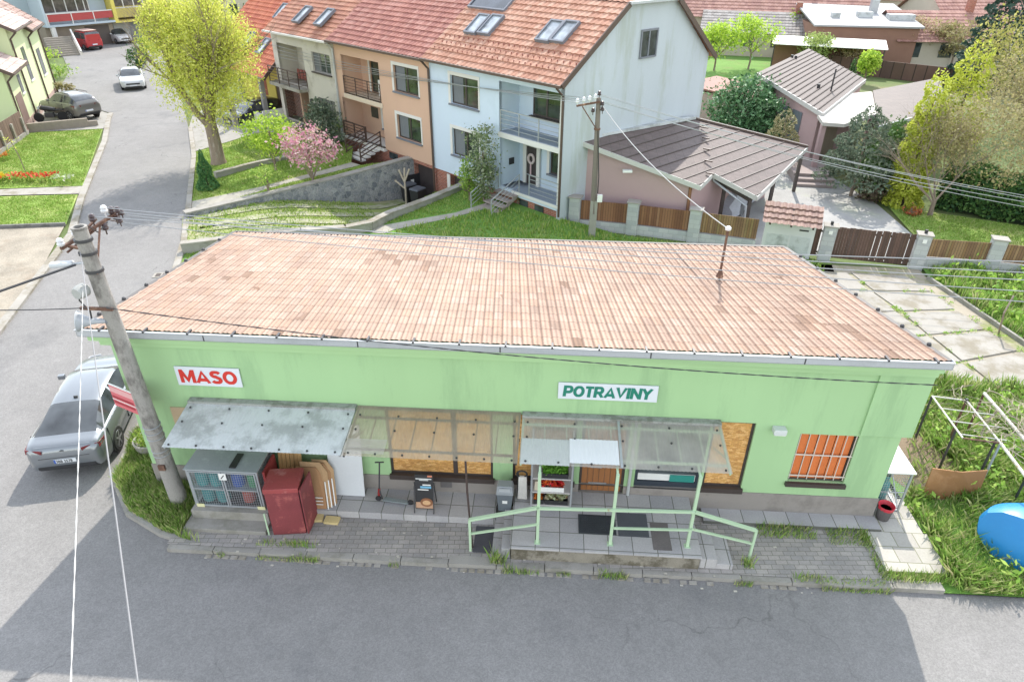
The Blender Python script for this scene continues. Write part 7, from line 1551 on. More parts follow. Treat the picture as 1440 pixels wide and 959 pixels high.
# ---------------------------------------------------------------- far houses at the top right
def far_house(name,label,u,v,z,ang,L,Wd,H,rh,wm,rm,cat='house',flat=False,extra=None,chim=True,group='far houses beyond the gardens'):
    p=G(u,v,z); t=thing(name,label,cat,(p.x,p.y,0),ang,group)
    MB().box(-L/2,-Wd/2,-.1,L/2,Wd/2,H).build('wall',wm,t)
    if flat: MB().extr([(-L/2-.3,-Wd/2-.3,H+.0),(L/2+.3,-Wd/2-.3,H),(L/2+.3,Wd/2+.3,H+rh),(-L/2-.3,Wd/2+.3,H+rh)],(0,0,.15)).build('roof',rm,t)
    else:
        mb=MB(); tile_plane(mb,(-L/2-.4,-Wd/2-.5,H-.2),(L/2+.4,-Wd/2-.5,H-.2),(L/2+.4,0,H+rh),(-L/2-.4,0,H+rh),.35,.5,.03,.04,4); mb.add([(-L/2-.4,Wd/2+.5,H-.2),(L/2+.4,Wd/2+.5,H-.2),(L/2+.4,0,H+rh),(-L/2-.4,0,H+rh)],[(0,1,2,3)],[[(0,0)]*4]); rf=mb.build('roof',rm,t)
        for x_,f_ in((-L/2,(0,2,1)),(L/2,(0,1,2))): MB().add([(x_,-Wd/2,H),(x_,Wd/2,H),(x_,0,H+rh-.1)],[f_]).build('gable',wm,t)
        if chim: MB().box(L*.2,-.3,H+rh*.6,L*.2+.6,.3,H+rh+1.0).build('chimney',BRICK,rf)
    for i in range(max(1,int(L/3.2))): MB().box(-L/2+1.0+i*3.0,-Wd/2-.03,1.0,-L/2+2.2+i*3.0,-Wd/2-.002,2.3).build('window',GLASSD,t)
    return t
REDT=mat_cells('far_red_tile',[(.30,.16,.13),(.34,.19,.16),(.27,.14,.12)],.35,.5,.85,uv=True,plane='xy',bump=.2,offset=0,var=.2); GREYT=mat_cells('far_grey_tile',[(.25,.23,.22),(.29,.27,.26),(.22,.2,.19)],.35,.5,.85,uv=True,plane='xy',bump=.2,offset=0,var=.2)
BRN=mat('brown_wall',(.27,.15,.11),.9,.12,1,40,.2); CREAM=mat('cream_wall',(.50,.45,.38),.9,.1,1,40,.1)
far_house('far_house','long pinkish red roofed house at the top right behind the gardens',1085,6,4.5,math.radians(-14),19,9,3.6,3.2,CREAM,REDT)
far_house('far_house','low grey brown roofed outbuilding left of the pale flat roofed house',1080,30,3.2,math.radians(-16),13,6.5,2.5,1.6,CREAM,GREYT)
t=far_house('far_house','brown walled house with a pale grey low pitched roof and roof hatches',1203,22,4.2,math.radians(-8),9.5,9.5,3.6,1.2,BRN,mat('pale_grey_roofing',(.31,.31,.315),.7,.1,.8,30,.05),flat=True)
for x,y,w,d,h in((1.5,.5,.7,.7,1.2),(-2.8,-2.0,.8,.6,.18),(-.2,-1.6,1.4,.9,.25),(2.5,-2.5,2.4,1.2,.15)): MB().box(x,y,3.9,x+w,y+d,4.4+h).build('roof_hatch',STEEL if h>1 else WHITED,t)
t=thing('awning_shed','open shed with a bright white sheet roof below the brown walled house','shed',(G(1165,62,2.4).x,G(1165,62,2.4).y,0),math.radians(-20)); MB().extr([(-5,-1.6,2.3),(5,-1.6,2.3),(5,1.6,2.7),(-5,1.6,2.7)],(0,0,.06)).build('roof',WHITE,t); MB().box(-4.8,1.2,0,4.8,1.4,2.3).build('wall',BRN,t)
for x in(-4.8,4.7): MB().box(x,-1.5,0,x+.12,-1.38,2.3).build('post',DARKF,t)
far_house('far_house','brown roofed house with a pale gable behind the tall conifer at right',1322,34,3.6,math.radians(-4),10.5,8,2.6,2.2,CREAM,REDT)
far_house('far_house','dark red roofed house at the top right corner of the view',1390,8,4.6,math.radians(8),16,9,3.6,3.2,CREAM,REDT)
far_house('far_house','cream walled red roofed house beyond the yellow green tree',300,-22,4.6,math.radians(40),14,9,4,3.2,CREAM,REDT)
far_house('far_house','red roofed house far behind at the top centre right',1240,-14,4.6,math.radians(-10),15,9,3.8,3.0,CREAM,REDT)
far_house('far_house','grey roofed house at the top edge behind the row houses',975,-8,4.6,math.radians(-30),13,8.5,3.6,3.0,CREAM,GREYT)
t=thing('garden_shed','tiny shed with a white sheet roof behind the pale blue house','shed',(G(1018,24,2.2).x,G(1018,24,2.2).y,0),math.radians(-15)); MB().box(-1.8,-1.2,0,1.8,1.2,2.1).build('wall',BRN,t); MB().extr([(-2.1,-1.5,2.1),(2.1,-1.5,2.1),(2.1,1.5,2.4),(-2.1,1.5,2.4)],(0,0,.08)).build('roof',WHITE,t)
t=thing('garden_shed','pink walled lean-to with a red tile strip roof behind the pale blue house','shed',(G(985,145,1.5).x+1.0,G(985,145,1.5).y+.6,0),RA+math.pi/2); MB().box(-1.5,-3.4,0,2.2,1.2,2.3).build('wall',mat('pink_render',(.45,.36,.34),.9,.08,1,40,.1),t); MB().extr([(-1.8,-3.7,2.3),(2.5,-3.7,2.3),(2.5,1.5,2.55),(-1.8,1.5,2.55)],(0,0,.1)).build('roof',mat('red_brown_strip',(.28,.15,.12),.8,.15,1,40,.1),t)
MB_=free_wall('garden_fence','long dark timber garden fence beyond the bungalow',[(27,72),(34,66),(41,60)],[1.4,1.4,1.4],[-.1]*3,.1,WOODK,None,'fence')
sheet('far_garden',[(12,62),(26,58),(44,80),(30,92)],.03,LAWND); sheet('far_street',[(20,96),(140,70),(140,75),(20,101)],.02,ASPHO); sheet('side_garden',[(9.6,37.5),(15,46),(22,57),(16,66),(4,50)],.02,LAWN)
# ---------------------------------------------------------------- trees and plants
BARK=mat('tree_bark',(.22,.17,.13),.95,.3,4,30,.6,stretch=(2,2,.5),col2=(.30,.26,.22),patch=.3,patchscale=3); BARKD=mat('dark_bark',(.10,.075,.055),.95,.3,5,30,.5)
YG=mat_leaf('yellow_green_leaf',[(.38,.44,.07),(.52,.57,.10),(.64,.66,.14),(.72,.71,.22)],.6,.5); MG=mat_leaf('mid_green_leaf',[(0.145,0.261,0.043),(0.232,0.377,0.072),(0.348,0.478,0.102),(0.464,0.551,0.145)],.6,.4)
DG=mat_leaf('dark_green_leaf',[(0.030,0.083,0.027),(0.053,0.128,0.038),(0.090,0.180,0.045),(0.135,0.225,0.060)],.6,.2); BG=mat_leaf('blue_green_needles',[(.07,.105,.07),(.11,.15,.10),(.16,.20,.135),(.23,.26,.18)],.7,.15)
PK=mat_leaf('pink_blossom',[(.55,.20,.30),(.62,.32,.40),(.68,.50,.52),(.28,.32,.10)],.6,.35); OL=mat_leaf('olive_young_leaf',[(.20,.175,.085),(.30,.26,.13),(.38,.33,.17),(.26,.27,.09)],.6,.4); CY=mat_leaf('cypress_yellow',[(.30,.36,.03),(.42,.48,.05),(.52,.56,.08),(.58,.60,.13)],.6,.3)
TH=mat_leaf('thuja_green',[(0.045,0.128,0.045),(0.075,0.195,0.060),(0.120,0.255,0.075)],.6,.2); BL=mat_leaf('buff_twig_leaf',[(0.396,0.319,0.198),(0.506,0.407,0.264),(0.440,0.396,0.187)],.7,.3); FG=mat_leaf('fresh_green_leaf',[(0.216,0.351,0.041),(0.324,0.486,0.054),(0.459,0.621,0.081),(0.594,0.702,0.135)],.6,.45)
def tree(name,label,p,h,crown_c,crown_r,leafm,nleaf,leaf,seed,trunk_r=.15,trunk_h=None,depth=3,spread=.55,bark=None,kids=(2,3),group=None,cr=.35,shrinkL=.68,upb=.3):
    rg=random.Random(seed); t=thing(name,label,'tree',p,0,group); mb=MB(); tips=[]; th=trunk_h or h*.3
    mb.tube([(0,0,-.15),(0,0,.15),(rg.gauss(0,.04),rg.gauss(0,.04),th*.5),(0,0,th)],[trunk_r*1.45,trunk_r*1.1,trunk_r*.95,trunk_r*.85],10)
    for k in range(rg.randint(4,5)):
        a=2*math.pi*k/5+rg.uniform(-.4,.4); limb(mb,(0,0,th*rg.uniform(.75,1.0)),(math.cos(a)*spread,math.sin(a)*spread,1),(h-th)*.42,trunk_r*.55,depth,rg,tips,.5,upb,3,kids,shrinkL)
    mb.build('trunk',bark or BARK,t,smooth=True)
    n1=int(nleaf*.5); tp=np.array([tuple(x) for x in tips]); i=rng.integers(0,len(tp),n1); Pt=tp[i]+rng.normal(size=(n1,3))*cr
    Pb,_=blob_points(crown_c,crown_r,max(12,int(nleaf/70)),35,cr*.9,.45); Pl=np.vstack([Pt,Pb[:nleaf-n1]])
    c=np.array(crown_c);r=np.array(crown_r)*1.12; d=(((Pl-c)/r)**2).sum(1); Pl=Pl[(d<1.0+.25*rng.random(len(Pl)))&(Pl[:,2]>th*.55)]
    leaf_mesh('crown',Pl,leaf,leafm,t); return t
# the big yellow green tree by the side street
tree('maple_tree','big yellow green spring tree with a forked trunk beside the side street',(-16.55,37.6,.1),9.0,(.3,.3,5.4),(2.6,2.6,3.4),YG,48000,.11,3,.36,2.4,4,.55,group=None,cr=.42,kids=(2,3))
# bushes in the front gardens
def bush(name,label,p,parts,leafm,leaf,group=None,stem=None,cat='bush',n=1.0):
    t=thing(name,label,cat,p,0,group); mb=MB(); mb.tube([(0,0,-.1),(.02,0,.3),(0,.02,max(.35,parts[0][0][2]))],.04 if not stem else stem,6)
    rg=random.Random(len(label))
    for (c,r,k) in parts:
        for q in range(3): mb.tube([(0,0,.1),(c[0]*.5+rg.gauss(0,.08),c[1]*.5,c[2]*.6),(c[0]+rg.gauss(0,r[0]*.4),c[1]+rg.gauss(0,r[1]*.4),c[2]+rg.gauss(0,r[2]*.3))],.02,5)
    mb.build('stem',BARK,t); PP=[]
    for (c,r,k) in parts: a,_=blob_points(c,r,max(6,int(k*n/26)),26,.16*max(r),.55); PP.append(a)
    leaf_mesh('crown',np.vstack(PP),leaf,leafm,t); return t
P3=lambda u,v,z: tuple(G(u,v,z))
bush('magnolia','pink blossoming magnolia bush on the lawn above the stone wall',P3(440,256,.3),[((0,0,1.9),(1.35,1.2,.95),1700),((-.7,0,1.5),(.7,.7,.6),500),((.8,.2,1.6),(.6,.6,.6),400)],PK,.14,stem=.06)
bush('round_conifer','dense blue green rounded conifer in front of the beige house',P3(457,206,.5),[((0,0,1.3),(.95,.9,1.15),3200),((.1,0,.6),(1.0,.95,.5),1400),((0,0,2.2),(.5,.5,.55),900)],BG,.13,stem=.08)
bush('garden_tree','round light green tree by the low lawn wall left of the pink magnolia',P3(388,241,.2),[((0,0,2.1),(1.3,1.2,.9),2300),((.3,0,1.5),(1.1,1.0,.5),700)],FG,.14,stem=.07,cat='tree')
bush('pruned_shrub','small pale green shrub with a bent stem by the garden path',P3(378,274,.15),[((0,0,1.0),(.75,.7,.45),800)],MG,.10,stem=.05)
bush('low_shrub','low yellowish shrub before the brick entrance of the beige house',P3(400,188,.4),[((0,0,.35),(.9,.6,.35),700)],MG,.11)
bush('wall_climber','sparse grey green shrub at the corner of the beige house wall',P3(478,196,.5),[((0,0,.8),(.4,.35,.7),260)],MG,.12)
def cone_tree(name,label,p,h,r,leafm,n,leaf,cat='conifer',group=None,skirt=.1,power=1.0,bark=None):
    t=thing(name,label,cat,p,0,group); MB().tube([(0,0,-.1),(0,0,h*.55),(0,0,h*.92)],[.03*h*.5+.03,.03,.01],8).build('trunk',bark or BARKD,t)
    zz=skirt*h+(1-skirt)*h*(1-np.sqrt(rng.random(n))); rr=r*np.clip(1-(zz-skirt*h)/((1-skirt)*h),0,1)**power*(.72+.28*rng.random(n)**.5)*(1+.18*np.sin(zz*7+rng.random(n)))
    a=rng.uniform(0,2*np.pi,n); k=np.round(a*7/6.283+np.sin(zz*3))*6.283/7; a=a*.8+k*.2
    Pl=np.stack([rr*np.cos(a),rr*np.sin(a),zz-rr*.12],1); leaf_mesh('crown',Pl,leaf,leafm,t,.5); return t
cone_tree('thuja','narrow dark green thuja cone on the lawn beside the side street',P3(293,264,.1),1.95,.50,TH,5200,.085,power=.75,skirt=.03)
bush('climbing_shrub','tall pale green upright shrub beside the blue house steps',P3(680,282,.45),[((0,0,2.3),(.45,.45,1.3),1700),((0,0,1.1),(.6,.55,.8),1100)],mat_leaf('greyish_leaf',[(.10,.16,.05),(.18,.24,.10),(.30,.34,.20),(.40,.42,.30)],.6,.3),.12)
bush('climbing_shrub','shorter yellow green upright shrub left of the tall one by the blue house',P3(660,280,.45),[((0,0,1.2),(.42,.4,.8),1000),((.1,0,.5),(.5,.45,.4),500)],MG,.11)
for k,(u,v,l) in enumerate(((728,285,'dry grassy perennial at the foot of the blue house steps'),(737,287,'pale tufted perennial under the blue house porch'))): bush('perennial',l,P3(u,v,.5),[((0,0,.3),(.3,.3,.25),160)],OL,.12,cat='plant')
# left gardens
ys=thing('young_tree','thin newly planted sapling on the left lawn','tree',P3(36,242,.05)); MB().tube([(0,0,0),(-.05,0,.9),(-.2,0,1.7)],.025,6).build('trunk',BARK,ys); P_,_=blob_points((-.25,0,1.6),(.4,.4,.5),10,7,.1,.3); leaf_mesh('crown',P_,.08,YG,ys)
def flowers(label,u0,u1,v,z,n,cols,group='tulip rows along the left garden path',nm='tulip_bed'):
    a=G(u0,v,0);b=G(u1,v,0); t=thing(nm,label,'flower bed',a,math.atan2(b.y-a.y,b.x-a.x),group); L=(b-a).length
    P_=np.column_stack([rng.uniform(0,L,n*3),rng.normal(0,.28,n*3),rng.uniform(.05,.32,n*3)]); leaf_mesh('leaves',P_,.16,MG,t,.35); P_=np.column_stack([rng.uniform(0,L,n),rng.normal(0,.22,n),rng.uniform(.30,.46,n)]); leaf_mesh('blossoms',P_,.13,mat_leaf('blossom_'+nm+str(len(bpy.data.materials)),cols,.6,.3),t,.9)
flowers('row of red and orange tulips beside the left garden path',12,78,256,0,170,[(.55,.06,.02),(.60,.14,.04),(.50,.05,.05)])
flowers('clump of yellow tulips at the left edge beside the garden path',-12,9,258,0,90,[(.62,.45,.02),(.65,.50,.05)])
flowers('patch of orange tulips below the plank fence at the left',-4,16,226,0,50,[(.6,.2,.05),(.62,.3,.08)])
flowers('small white and green flowering border at the right of the tulips',78,104,258,0,40,[(.55,.55,.45),(.3,.4,.15)])
for k,(u,v,s,l,m) in enumerate(((84,108,1.0,'grey green rockery shrubs by the steps of the light green house',MG),(62,84,1.2,'pale green bank planting left of the concrete steps',FG),(93,130,.7,'yellowish shrub at the far corner of the light green house',OL))): bush('rockery_shrub',l,P3(u,v,.1),[((0,0,.5*s),(1.2*s,1.0*s,.5*s),500)],m,.18)
for k,(u,v,l) in enumerate(((195,96,'dark green evergreen shrub behind the white car by the big tree'),(208,80,'mid green shrub below the yellow balcony behind the big tree'))): bush('evergreen_shrub',l,P3(u,v,0),[((0,0,.9),(.95,.95,.95),1100)],(DG,MG)[k],.2)
# right: trees of the yard
IVY=mat_leaf('ivy_leaf',[(0.048,0.120,0.048),(0.080,0.176,0.072),(0.128,0.256,0.112),(0.192,0.320,0.160)],.45,.15)
bush('ivy_mound','large dense mound of dark ivy over the left corner of the bungalow',(14.4,43.6,-.5),[((0,0,2.6),(2.2,2.0,1.5),3600),((-1.0,-.6,1.4),(1.6,1.5,1.4),1800),((1.3,-1.8,2.3),(1.3,1.2,1.1),1500),((.2,.4,3.4),(1.5,1.4,.9),1300)],IVY,.20,stem=.1)
cone_tree('pine_tree','broad grey green pine in front of the bungalow porch',P3(1196,276,0),4.5,1.75,BG,6500,.15,skirt=.24,power=.55,bark=BARK)
cone_tree('pine_tree','small yellowish pine between the carport and the bungalow door',(14.6,37.2,0),3.4,1.0,mat_leaf('yellowish_needles',[(.18,.17,.08),(.26,.24,.12),(.34,.30,.17)],.7,.2),1700,.15,skirt=.3,power=.5,bark=BARK)
bush('laurel_bush','large dark green laurel right of the grey green pine',(18.3,33.1,0),[((0,0,1.3),(.9,.9,1.4),2200),((.8,1.2,1.7),(1.0,1.0,1.3),2200),((1.9,2.6,1.9),(1.1,1.1,1.3),1800)],mat_leaf('laurel_leaf',[(.05,.11,.025),(.085,.165,.04),(.13,.22,.06)],.5,.2),.20,stem=.08)
bush('purple_shrub','low brownish purple shrub under the laurel by the yard',(17.9,32.4,0),[((0,0,.55),(.9,.6,.55),1200)],mat_leaf('brownish_leaf',[(.10,.07,.05),(.16,.11,.08),(.12,.14,.06)],.6,.2),.14)
cone_tree('columnar_cypress','tall slim bright yellow green cypress column in the yard',(18.95,31.75,0),6.3,.85,CY,11000,.15,skirt=.03,power=.32)
cone_tree('columnar_cypress','yellow green cypress column behind, further up the garden',(27.5,43.0,0),6.2,1.5,CY,5000,.2,skirt=.05,power=.35)
tree('bare_tree','large spreading tree with sparse buff young leaves and many trunks at the right',(19.6,30.3,.02),5.2,(2.5,1.2,3.2),(3.4,3.0,2.0),OL,14000,.115,5,.10,.7,4,.85,bark=BARK,cr=.40,kids=(2,3))
tree('bare_tree','buff leaved spreading tree at the far right edge behind the hedge',(27.5,34.5,0),6.6,(1.0,.6,4.4),(4.4,4.0,2.7),OL,14000,.14,8,.12,1.0,4,.9,bark=BARK,cr=.45)
tree('bare_tree','olive yellow leaved tree by the top right corner below the tall conifer',(34.0,46.0,0),7.2,(0,0,4.8),(4.6,4.2,3.0),mat_leaf('olive_yellow_leaf',[(.24,.24,.06),(.33,.32,.09),(.42,.40,.14)],.6,.4),11000,.17,8,.14,1.2,3,.9,bark=BARK,cr=.5)
t=thing('hedge','dark green clipped hedge along the back of the yard lawn','hedge',(21.5,31.4,0),math.radians(-38))
nH=12000;Xh=rng.uniform(-1,9,nH);fc=rng.random(nH);Yh=np.where(fc<.6,-.75+rng.normal(0,.08,nH),rng.uniform(-.7,.8,nH));Zh=np.where(fc<.6,rng.uniform(.05,1.9,nH),1.9+rng.normal(0,.08,nH))+.12*np.sin(Xh*3)
leaf_mesh('foliage',np.stack([Xh,Yh,Zh],1),.17,DG,t); MB().box(-.9,-.55,0,8.9,.6,1.75).build('shade_core',mat('hedge_shadow',(.02,.035,.015),.95,.3,3,20),t)  # solid block behind the leaves, the hedge's inner shade put into its dark colour
cone_tree('spruce_tree','tall dark blue green conifer at the top right corner',(40.5,61.0,0),11.5,3.2,mat_leaf('spruce',[(.02,.05,.04),(.04,.08,.06),(.07,.12,.09)],.7,.1),7000,.32,skirt=.06,power=.8)
cone_tree('spruce_tree','dark spreading conifer behind the roofs at the top right',(37.5,87.0,0),7.5,3.6,DG,4500,.4,skirt=.1,power=.6)
cone_tree('spruce_tree','small dark conifer in the yellow green garden beyond the bungalow',(26.6,56.5,0),3.2,.7,DG,900,.2)
for k,(u,v,l,s,m,cr_) in enumerate(((1052,98,'bright yellow green garden tree left of the bungalow roof',5.0,FG,1.25),(1004,100,'loose pale green garden tree nearest the pale blue gable',4.6,FG,1.1),(1118,76,'light green tree in front of the red roofed house',4.6,FG,1.1),(1142,100,'pale feathery willow behind the bungalow roof',3.4,mat_leaf('willow_leaf',[(.22,.30,.08),(.32,.40,.13),(.42,.48,.18)],.6,.4),1.2),(1265,14,'bright green tree in front of the dark red roofs',5.0,FG,1.2),(1215,118,'yellow green young tree right of the bungalow roof',2.8,FG,.7),(990,40,'buff leafed tree behind the pale blue gable',4.4,BL,1.1),(1290,42,'buff orange tree in front of the brown roofed house',4.0,BL,1.3),(1190,100,'buff twiggy shrub between white shed roof and bungalow',2.4,BL,1.2),(1240,86,'buff leafed bushy tree right of the white shed',4.2,BL,1.2),(1285,92,'buff orange tree beyond the bungalow lawn, left of a pair',4.6,BL,1.3),(1335,98,'olive leafed tree beyond the bungalow lawn, right of a pair',4.6,OL,1.3),(1350,60,'buff orange tree left of the tall conifer',4.0,BL,1.2))):
    p=G(u,v,0); tree('garden_tree',l,(p.x,p.y,0),s,(0,0,s*.62),(s*.42*cr_,s*.42*cr_,s*.36),m,2600 if v>45 else 2000,.22 if v>90 else .28,20+k,.09,s*.3,2,.6,group='garden trees beyond the houses',cr=.35)
for k,(u,v,l,m) in enumerate(((335,2,'grey green tree behind the big yellow green tree',MG),(352,22,'pale green shrub in the lawn at the top behind the orange roof',FG),(318,-14,'bright green tree at the top edge left of the orange roof',FG))): p=G(u,v,0); bush('garden_shrub',l,(p.x,p.y,0),[((0,0,2.0),(2.6,2.4,2.0),1500)],m,.34)
for k,u in enumerate((334,347)): cone_tree('dwarf_conifer',('small dark cone conifer on the far lawn, left of a pair','small dark cone conifer on the far lawn, right of a pair')[k],P3(u,31,0),2.4,.8,DG,700,.22)
for k in range(10):
    u=1000+rnd.uniform(0,440); v=rnd.uniform(-30,2); p=G(u,v,0); s=rnd.uniform(4,6.5); bush('far_tree','green tree among the far roofs along the top edge',(p.x,p.y,0),[((0,0,s*.6),(s*.45,s*.45,s*.45),700)],(MG,FG,DG,BL)[k%4],.5,'trees along the top edge')
# ---------------------------------------------------------------- grass, weeds
def wild(X,Y):
    # patchy growth; bare soil between the shop wall, the leaning board and the pergola; short in front of board and container
    q=np.stack([(X-SL.x)*SEX.x+(Y-SL.y)*SEX.y,(X-SL.x)*SEY.x+(Y-SL.y)*SEY.y]); lx,ly=q
    d=.35+.65*(np.sin(X*1.7+Y)*np.sin(Y*2.1-X*.6)>-.35)
    soil=((lx-18.3)/.95)**2+((ly-2.1)/1.35)**2<1.0
    d=np.where(soil,.06,d)
    front=(lx>17.8)&(lx<20.8)&(ly>-1.72)&(ly<.75)
    return np.where(front&(ly>-1.35),.12,d)
def rect(x0,y0,x1,y1): return [W2(x0,y0),W2(x1,y0),W2(x1,y1),W2(x0,y1)]
grass('corner_grass',[W2(-.05,-.02),W2(-.15,3.5),(-9.75,15.2)]+CORNER[1:]+[W2(1.25,-1.6),W2(1.25,-.05)],.08,5200,.20,.014,BLADE,'tall green grass on the corner bank round the concrete pole')
grass('side_grass',[W2(.0,3.5),(-7.9,18.0),(-10.6,18.2),(-9.85,15.2),W2(-.3,3.5)],.08,1800,.24,.018,BLADE,'grass strip along the left wall of the shop')
grass('weedy_grass',[W2(17.4,-1.88),W2(24,-1.88),(19.5,12.5),(17.0,16.0),W2(19.2,4.6),W2(17.5,.6)],.05,2300,.23,.018,BLADE,'rank grass and weeds around the blue container and pergola',lean=.7,maskf=wild)
grass('weedy_grass',[W2(16.55,4.8),W2(19.2,4.7),(16.6,16.0),(12.6,16.3),W2(16.2,8)],.03,700,.36,.03,BLADE,'weeds between the shop right wall and the concrete drive')
wd=mat_leaf('weed_leaf',[(0.150,0.300,0.045),(0.255,0.435,0.075),(0.375,0.555,0.105),(0.495,0.630,0.150)],.6,.35)
def weeds(name,pts,n,h,leaf,label,skip=None):
    xs=[p[0] for p in pts];ys=[p[1] for p in pts]; out=[]
    while len(out)<n:
        x=rnd.uniform(min(xs),max(xs));y=rnd.uniform(min(ys),max(ys)); ins=False;j=len(pts)-1
        for i in range(len(pts)):
            if (ys[i]>y)!=(ys[j]>y) and x<(xs[j]-xs[i])*(y-ys[i])/(ys[j]-ys[i])+xs[i]: ins=not ins
            j=i
        if ins and not (skip and skip(x,y)): out.append((x,y))
    c=np.array(out); k=np.repeat(np.arange(n),36); s=rng.random(n)*.7+.5
    P_=np.column_stack([c[k]+rng.normal(size=(len(k),2))*.13*s[k][:,None],np.abs(rng.normal(size=len(k)))*h*s[k]+.05])
    o=leaf_mesh(name,P_,leaf,wd,None,.5); tag(o,label,'weeds',None,'stuff')
weeds('weeds',[W2(17.5,-1.75),W2(24,-1.75),(19.5,12.5),(17.0,16.0),W2(19.2,4.6),W2(17.5,.6)],420,.22,.11,'leafy weeds among the grass by the blue container',lambda x,y: (wild(np.array([x]),np.array([y]))[0]<.2))
weeds('weeds',[(eg[0][0]+.3,eg[0][1]-.2)]+[(p[0]+.2,p[1]) for p in eg[1:]]+[(30,15),(32,20),(19.0,23.8),(16.8,24.4)],420,.26,.18,'lush weeds in the plot right of the concrete drive')
grass('plot_grass',[(eg[0][0]+.2,eg[0][1])]+[(p[0]+.1,p[1]) for p in eg[1:]]+[(26,15),(27,21.5),(19.0,23.9),(16.5,24.7)],.03,320,.32,.045,BLADE,'long green grass in the plot right of the drive')
KG=[W2(a,b) for a,b in((1.3,-1.74),(4.2,-1.74),(4.2,-1.62),(1.3,-1.62))]
grass('kerb_weeds',[W2(2,-1.99),W2(16.2,-1.99),W2(16.2,-1.89),W2(2,-1.89)],.0,1800,.13,.014,BLADE,'grass tufts growing in the gutter joint along the kerb',maskf=lambda X,Y:1.0*(np.sin(X*1.9+1)*np.sin(X*.83+2)+.35*np.sin(X*7)>.22))
for (x0,y0,x1,y1,dn,h,l) in ((8.0,-1.86,8.32,-1.72,1700,.22,'grass tuft on the kerb left of the platform'),(13.2,-1.62,13.45,-1.4,1500,.18,'grass tuft at the foot of the right railing end'),(13.7,-.75,15.0,-.42,1100,.13,'grass along the step of the narrow walk'),(15.25,-.85,16.1,-.43,1200,.16,'weeds in the corner by the pale slabs'),(15.95,-1.75,16.15,-.5,1200,.16,'weeds along the left edge of the pale slabs'),(16.1,-1.76,17.6,-1.5,1400,.16,'grass along the front of the pale slabs'),(14.2,-1.9,16.0,-1.72,900,.12,'grass on the kerb below the barred window'),(3.0,-1.72,4.3,-1.56,900,.16,'weeds under the red cabinet')): grass('weed_tuft',rect(x0,y0,x1,y1),.1,dn,h,.016,BLADE,l)
# lawns: short blades for texture
def pts_of(name): 
    o=bpy.data.objects[name]; return o
def lawn_grass(nm,pts,hf,dens,h,w,label): grass(nm,pts,hf,dens,h,w,BLADE2,label)
lawn_grass('lawn_grass',[(-22.1,33.7),(-27.0,45.0),(-31.2,43.8),(-30.3,38),(-29.5,35),(-25.84,33.2)],.04,420,.06,.04,'mown grass of the left lawn')
lawn_grass('lawn_grass',[(-19.95,28.4),(-21.6,32.2),(-25.3,31.85),(-31,31),(-30,27.4),(-22.5,28.05)],.03,420,.06,.04,'patchy grass of the narrow front lawn at left')
lawn_grass('lawn_grass',[g2(271,251.6),g2(303,246.6,.1),g2(416,222.6,.3),(-13.8,43.6),(-14.6,42.9),g2(360,193,.1),g2(272,214.5)],lawn_h,420,.06,.04,'mown grass around the big yellow green tree')
lawn_grass('lawn_grass',[g2(268,283.5),g2(366,261.6,.2),g2(494,227.5,.5),(-9.3,39.3),(-13.6,43.9),g2(416,223,.3),g2(303,247,.1),g2(271,252)],lawn_h,420,.06,.04,'mown grass between the two garden walls')
lawn_grass('lawn_grass',[(-15.0,29.6)]+STW[1:]+[(-6.2,36.5),g2(507,232,.5),g2(391,261.5,.2),g2(290,290,.1)],lawn_h,420,.06,.04,'grass strip above the grey stone wall')
hl=lower_h
lawn_grass('lawn_grass',[(-13.0,24.7)]+[(p[0]+.15,p[1]-.1) for p in LWW[:5]]+[g2(521,326),g2(505,328),(-9,25.5)],hl,380,.07,.04,'grass below the low drive wall')
lawn_grass('lawn_grass',[g2(553,329),g2(640,315),g2(702,296,.2),(1.9,28.3),(2.9,28.0),(12.5,24.9),(9.8,17.5),(-7.8,18.6),(-9.5,23.5)],hl,120,.14,.06,'deep green grass behind the shop in front of the fence')
lawn_grass('lawn_grass',[g2(521,322),g2(548,303),g2(597,287),g2(640,272),(-1.7,32.0),g2(692,289,.2),g2(640,307)],hl,420,.07,.04,'bright grass between the drive wall and the blue house path')
lawn_grass('drive_grass',[(-13.8,26.7)]+LWW[1:6]+[(-7.5,33.6)]+STW[::-1][1:],drive_h,150,.08,.06,'thin grass growing over the gravel driveway')
lawn_grass('lawn_grass',[(17.3,24.6),(19,24.35),(30,22.6),(30,27.6),(24,28.4),(18.2,31.4),(17.75,28.2)],.02,260,.07,.045,'grass of the yard lawn behind the fence')
lawn_grass('lawn_grass',[(9.8,38),(14.5,45.5),(21,56),(16,64),(6,50)],.02,70,.12,.1,'grass in the gardens behind the pale blue house')
# fallen twigs, leaves, litter near the kerb
mb=MB()
for k in range(60): x=rnd.uniform(2,16);y=rnd.choice((-1.95,-1.6,-1.1))+rnd.gauss(0,.12); p=S(x,y,.0 if y<-1.9 else .125); a=rnd.uniform(0,6.28); s=rnd.uniform(.012,.035); mb.box(p.x-s,p.y-s*.6,p.z,p.x+s,p.y+s*.6,p.z+.006)
tag(mb.build('litter',mat('litter_paper',(.45,.42,.36),.8,.3,5,40)),'scattered dry leaves and bits of litter on the paving and gutter','litter',None,'stuff')

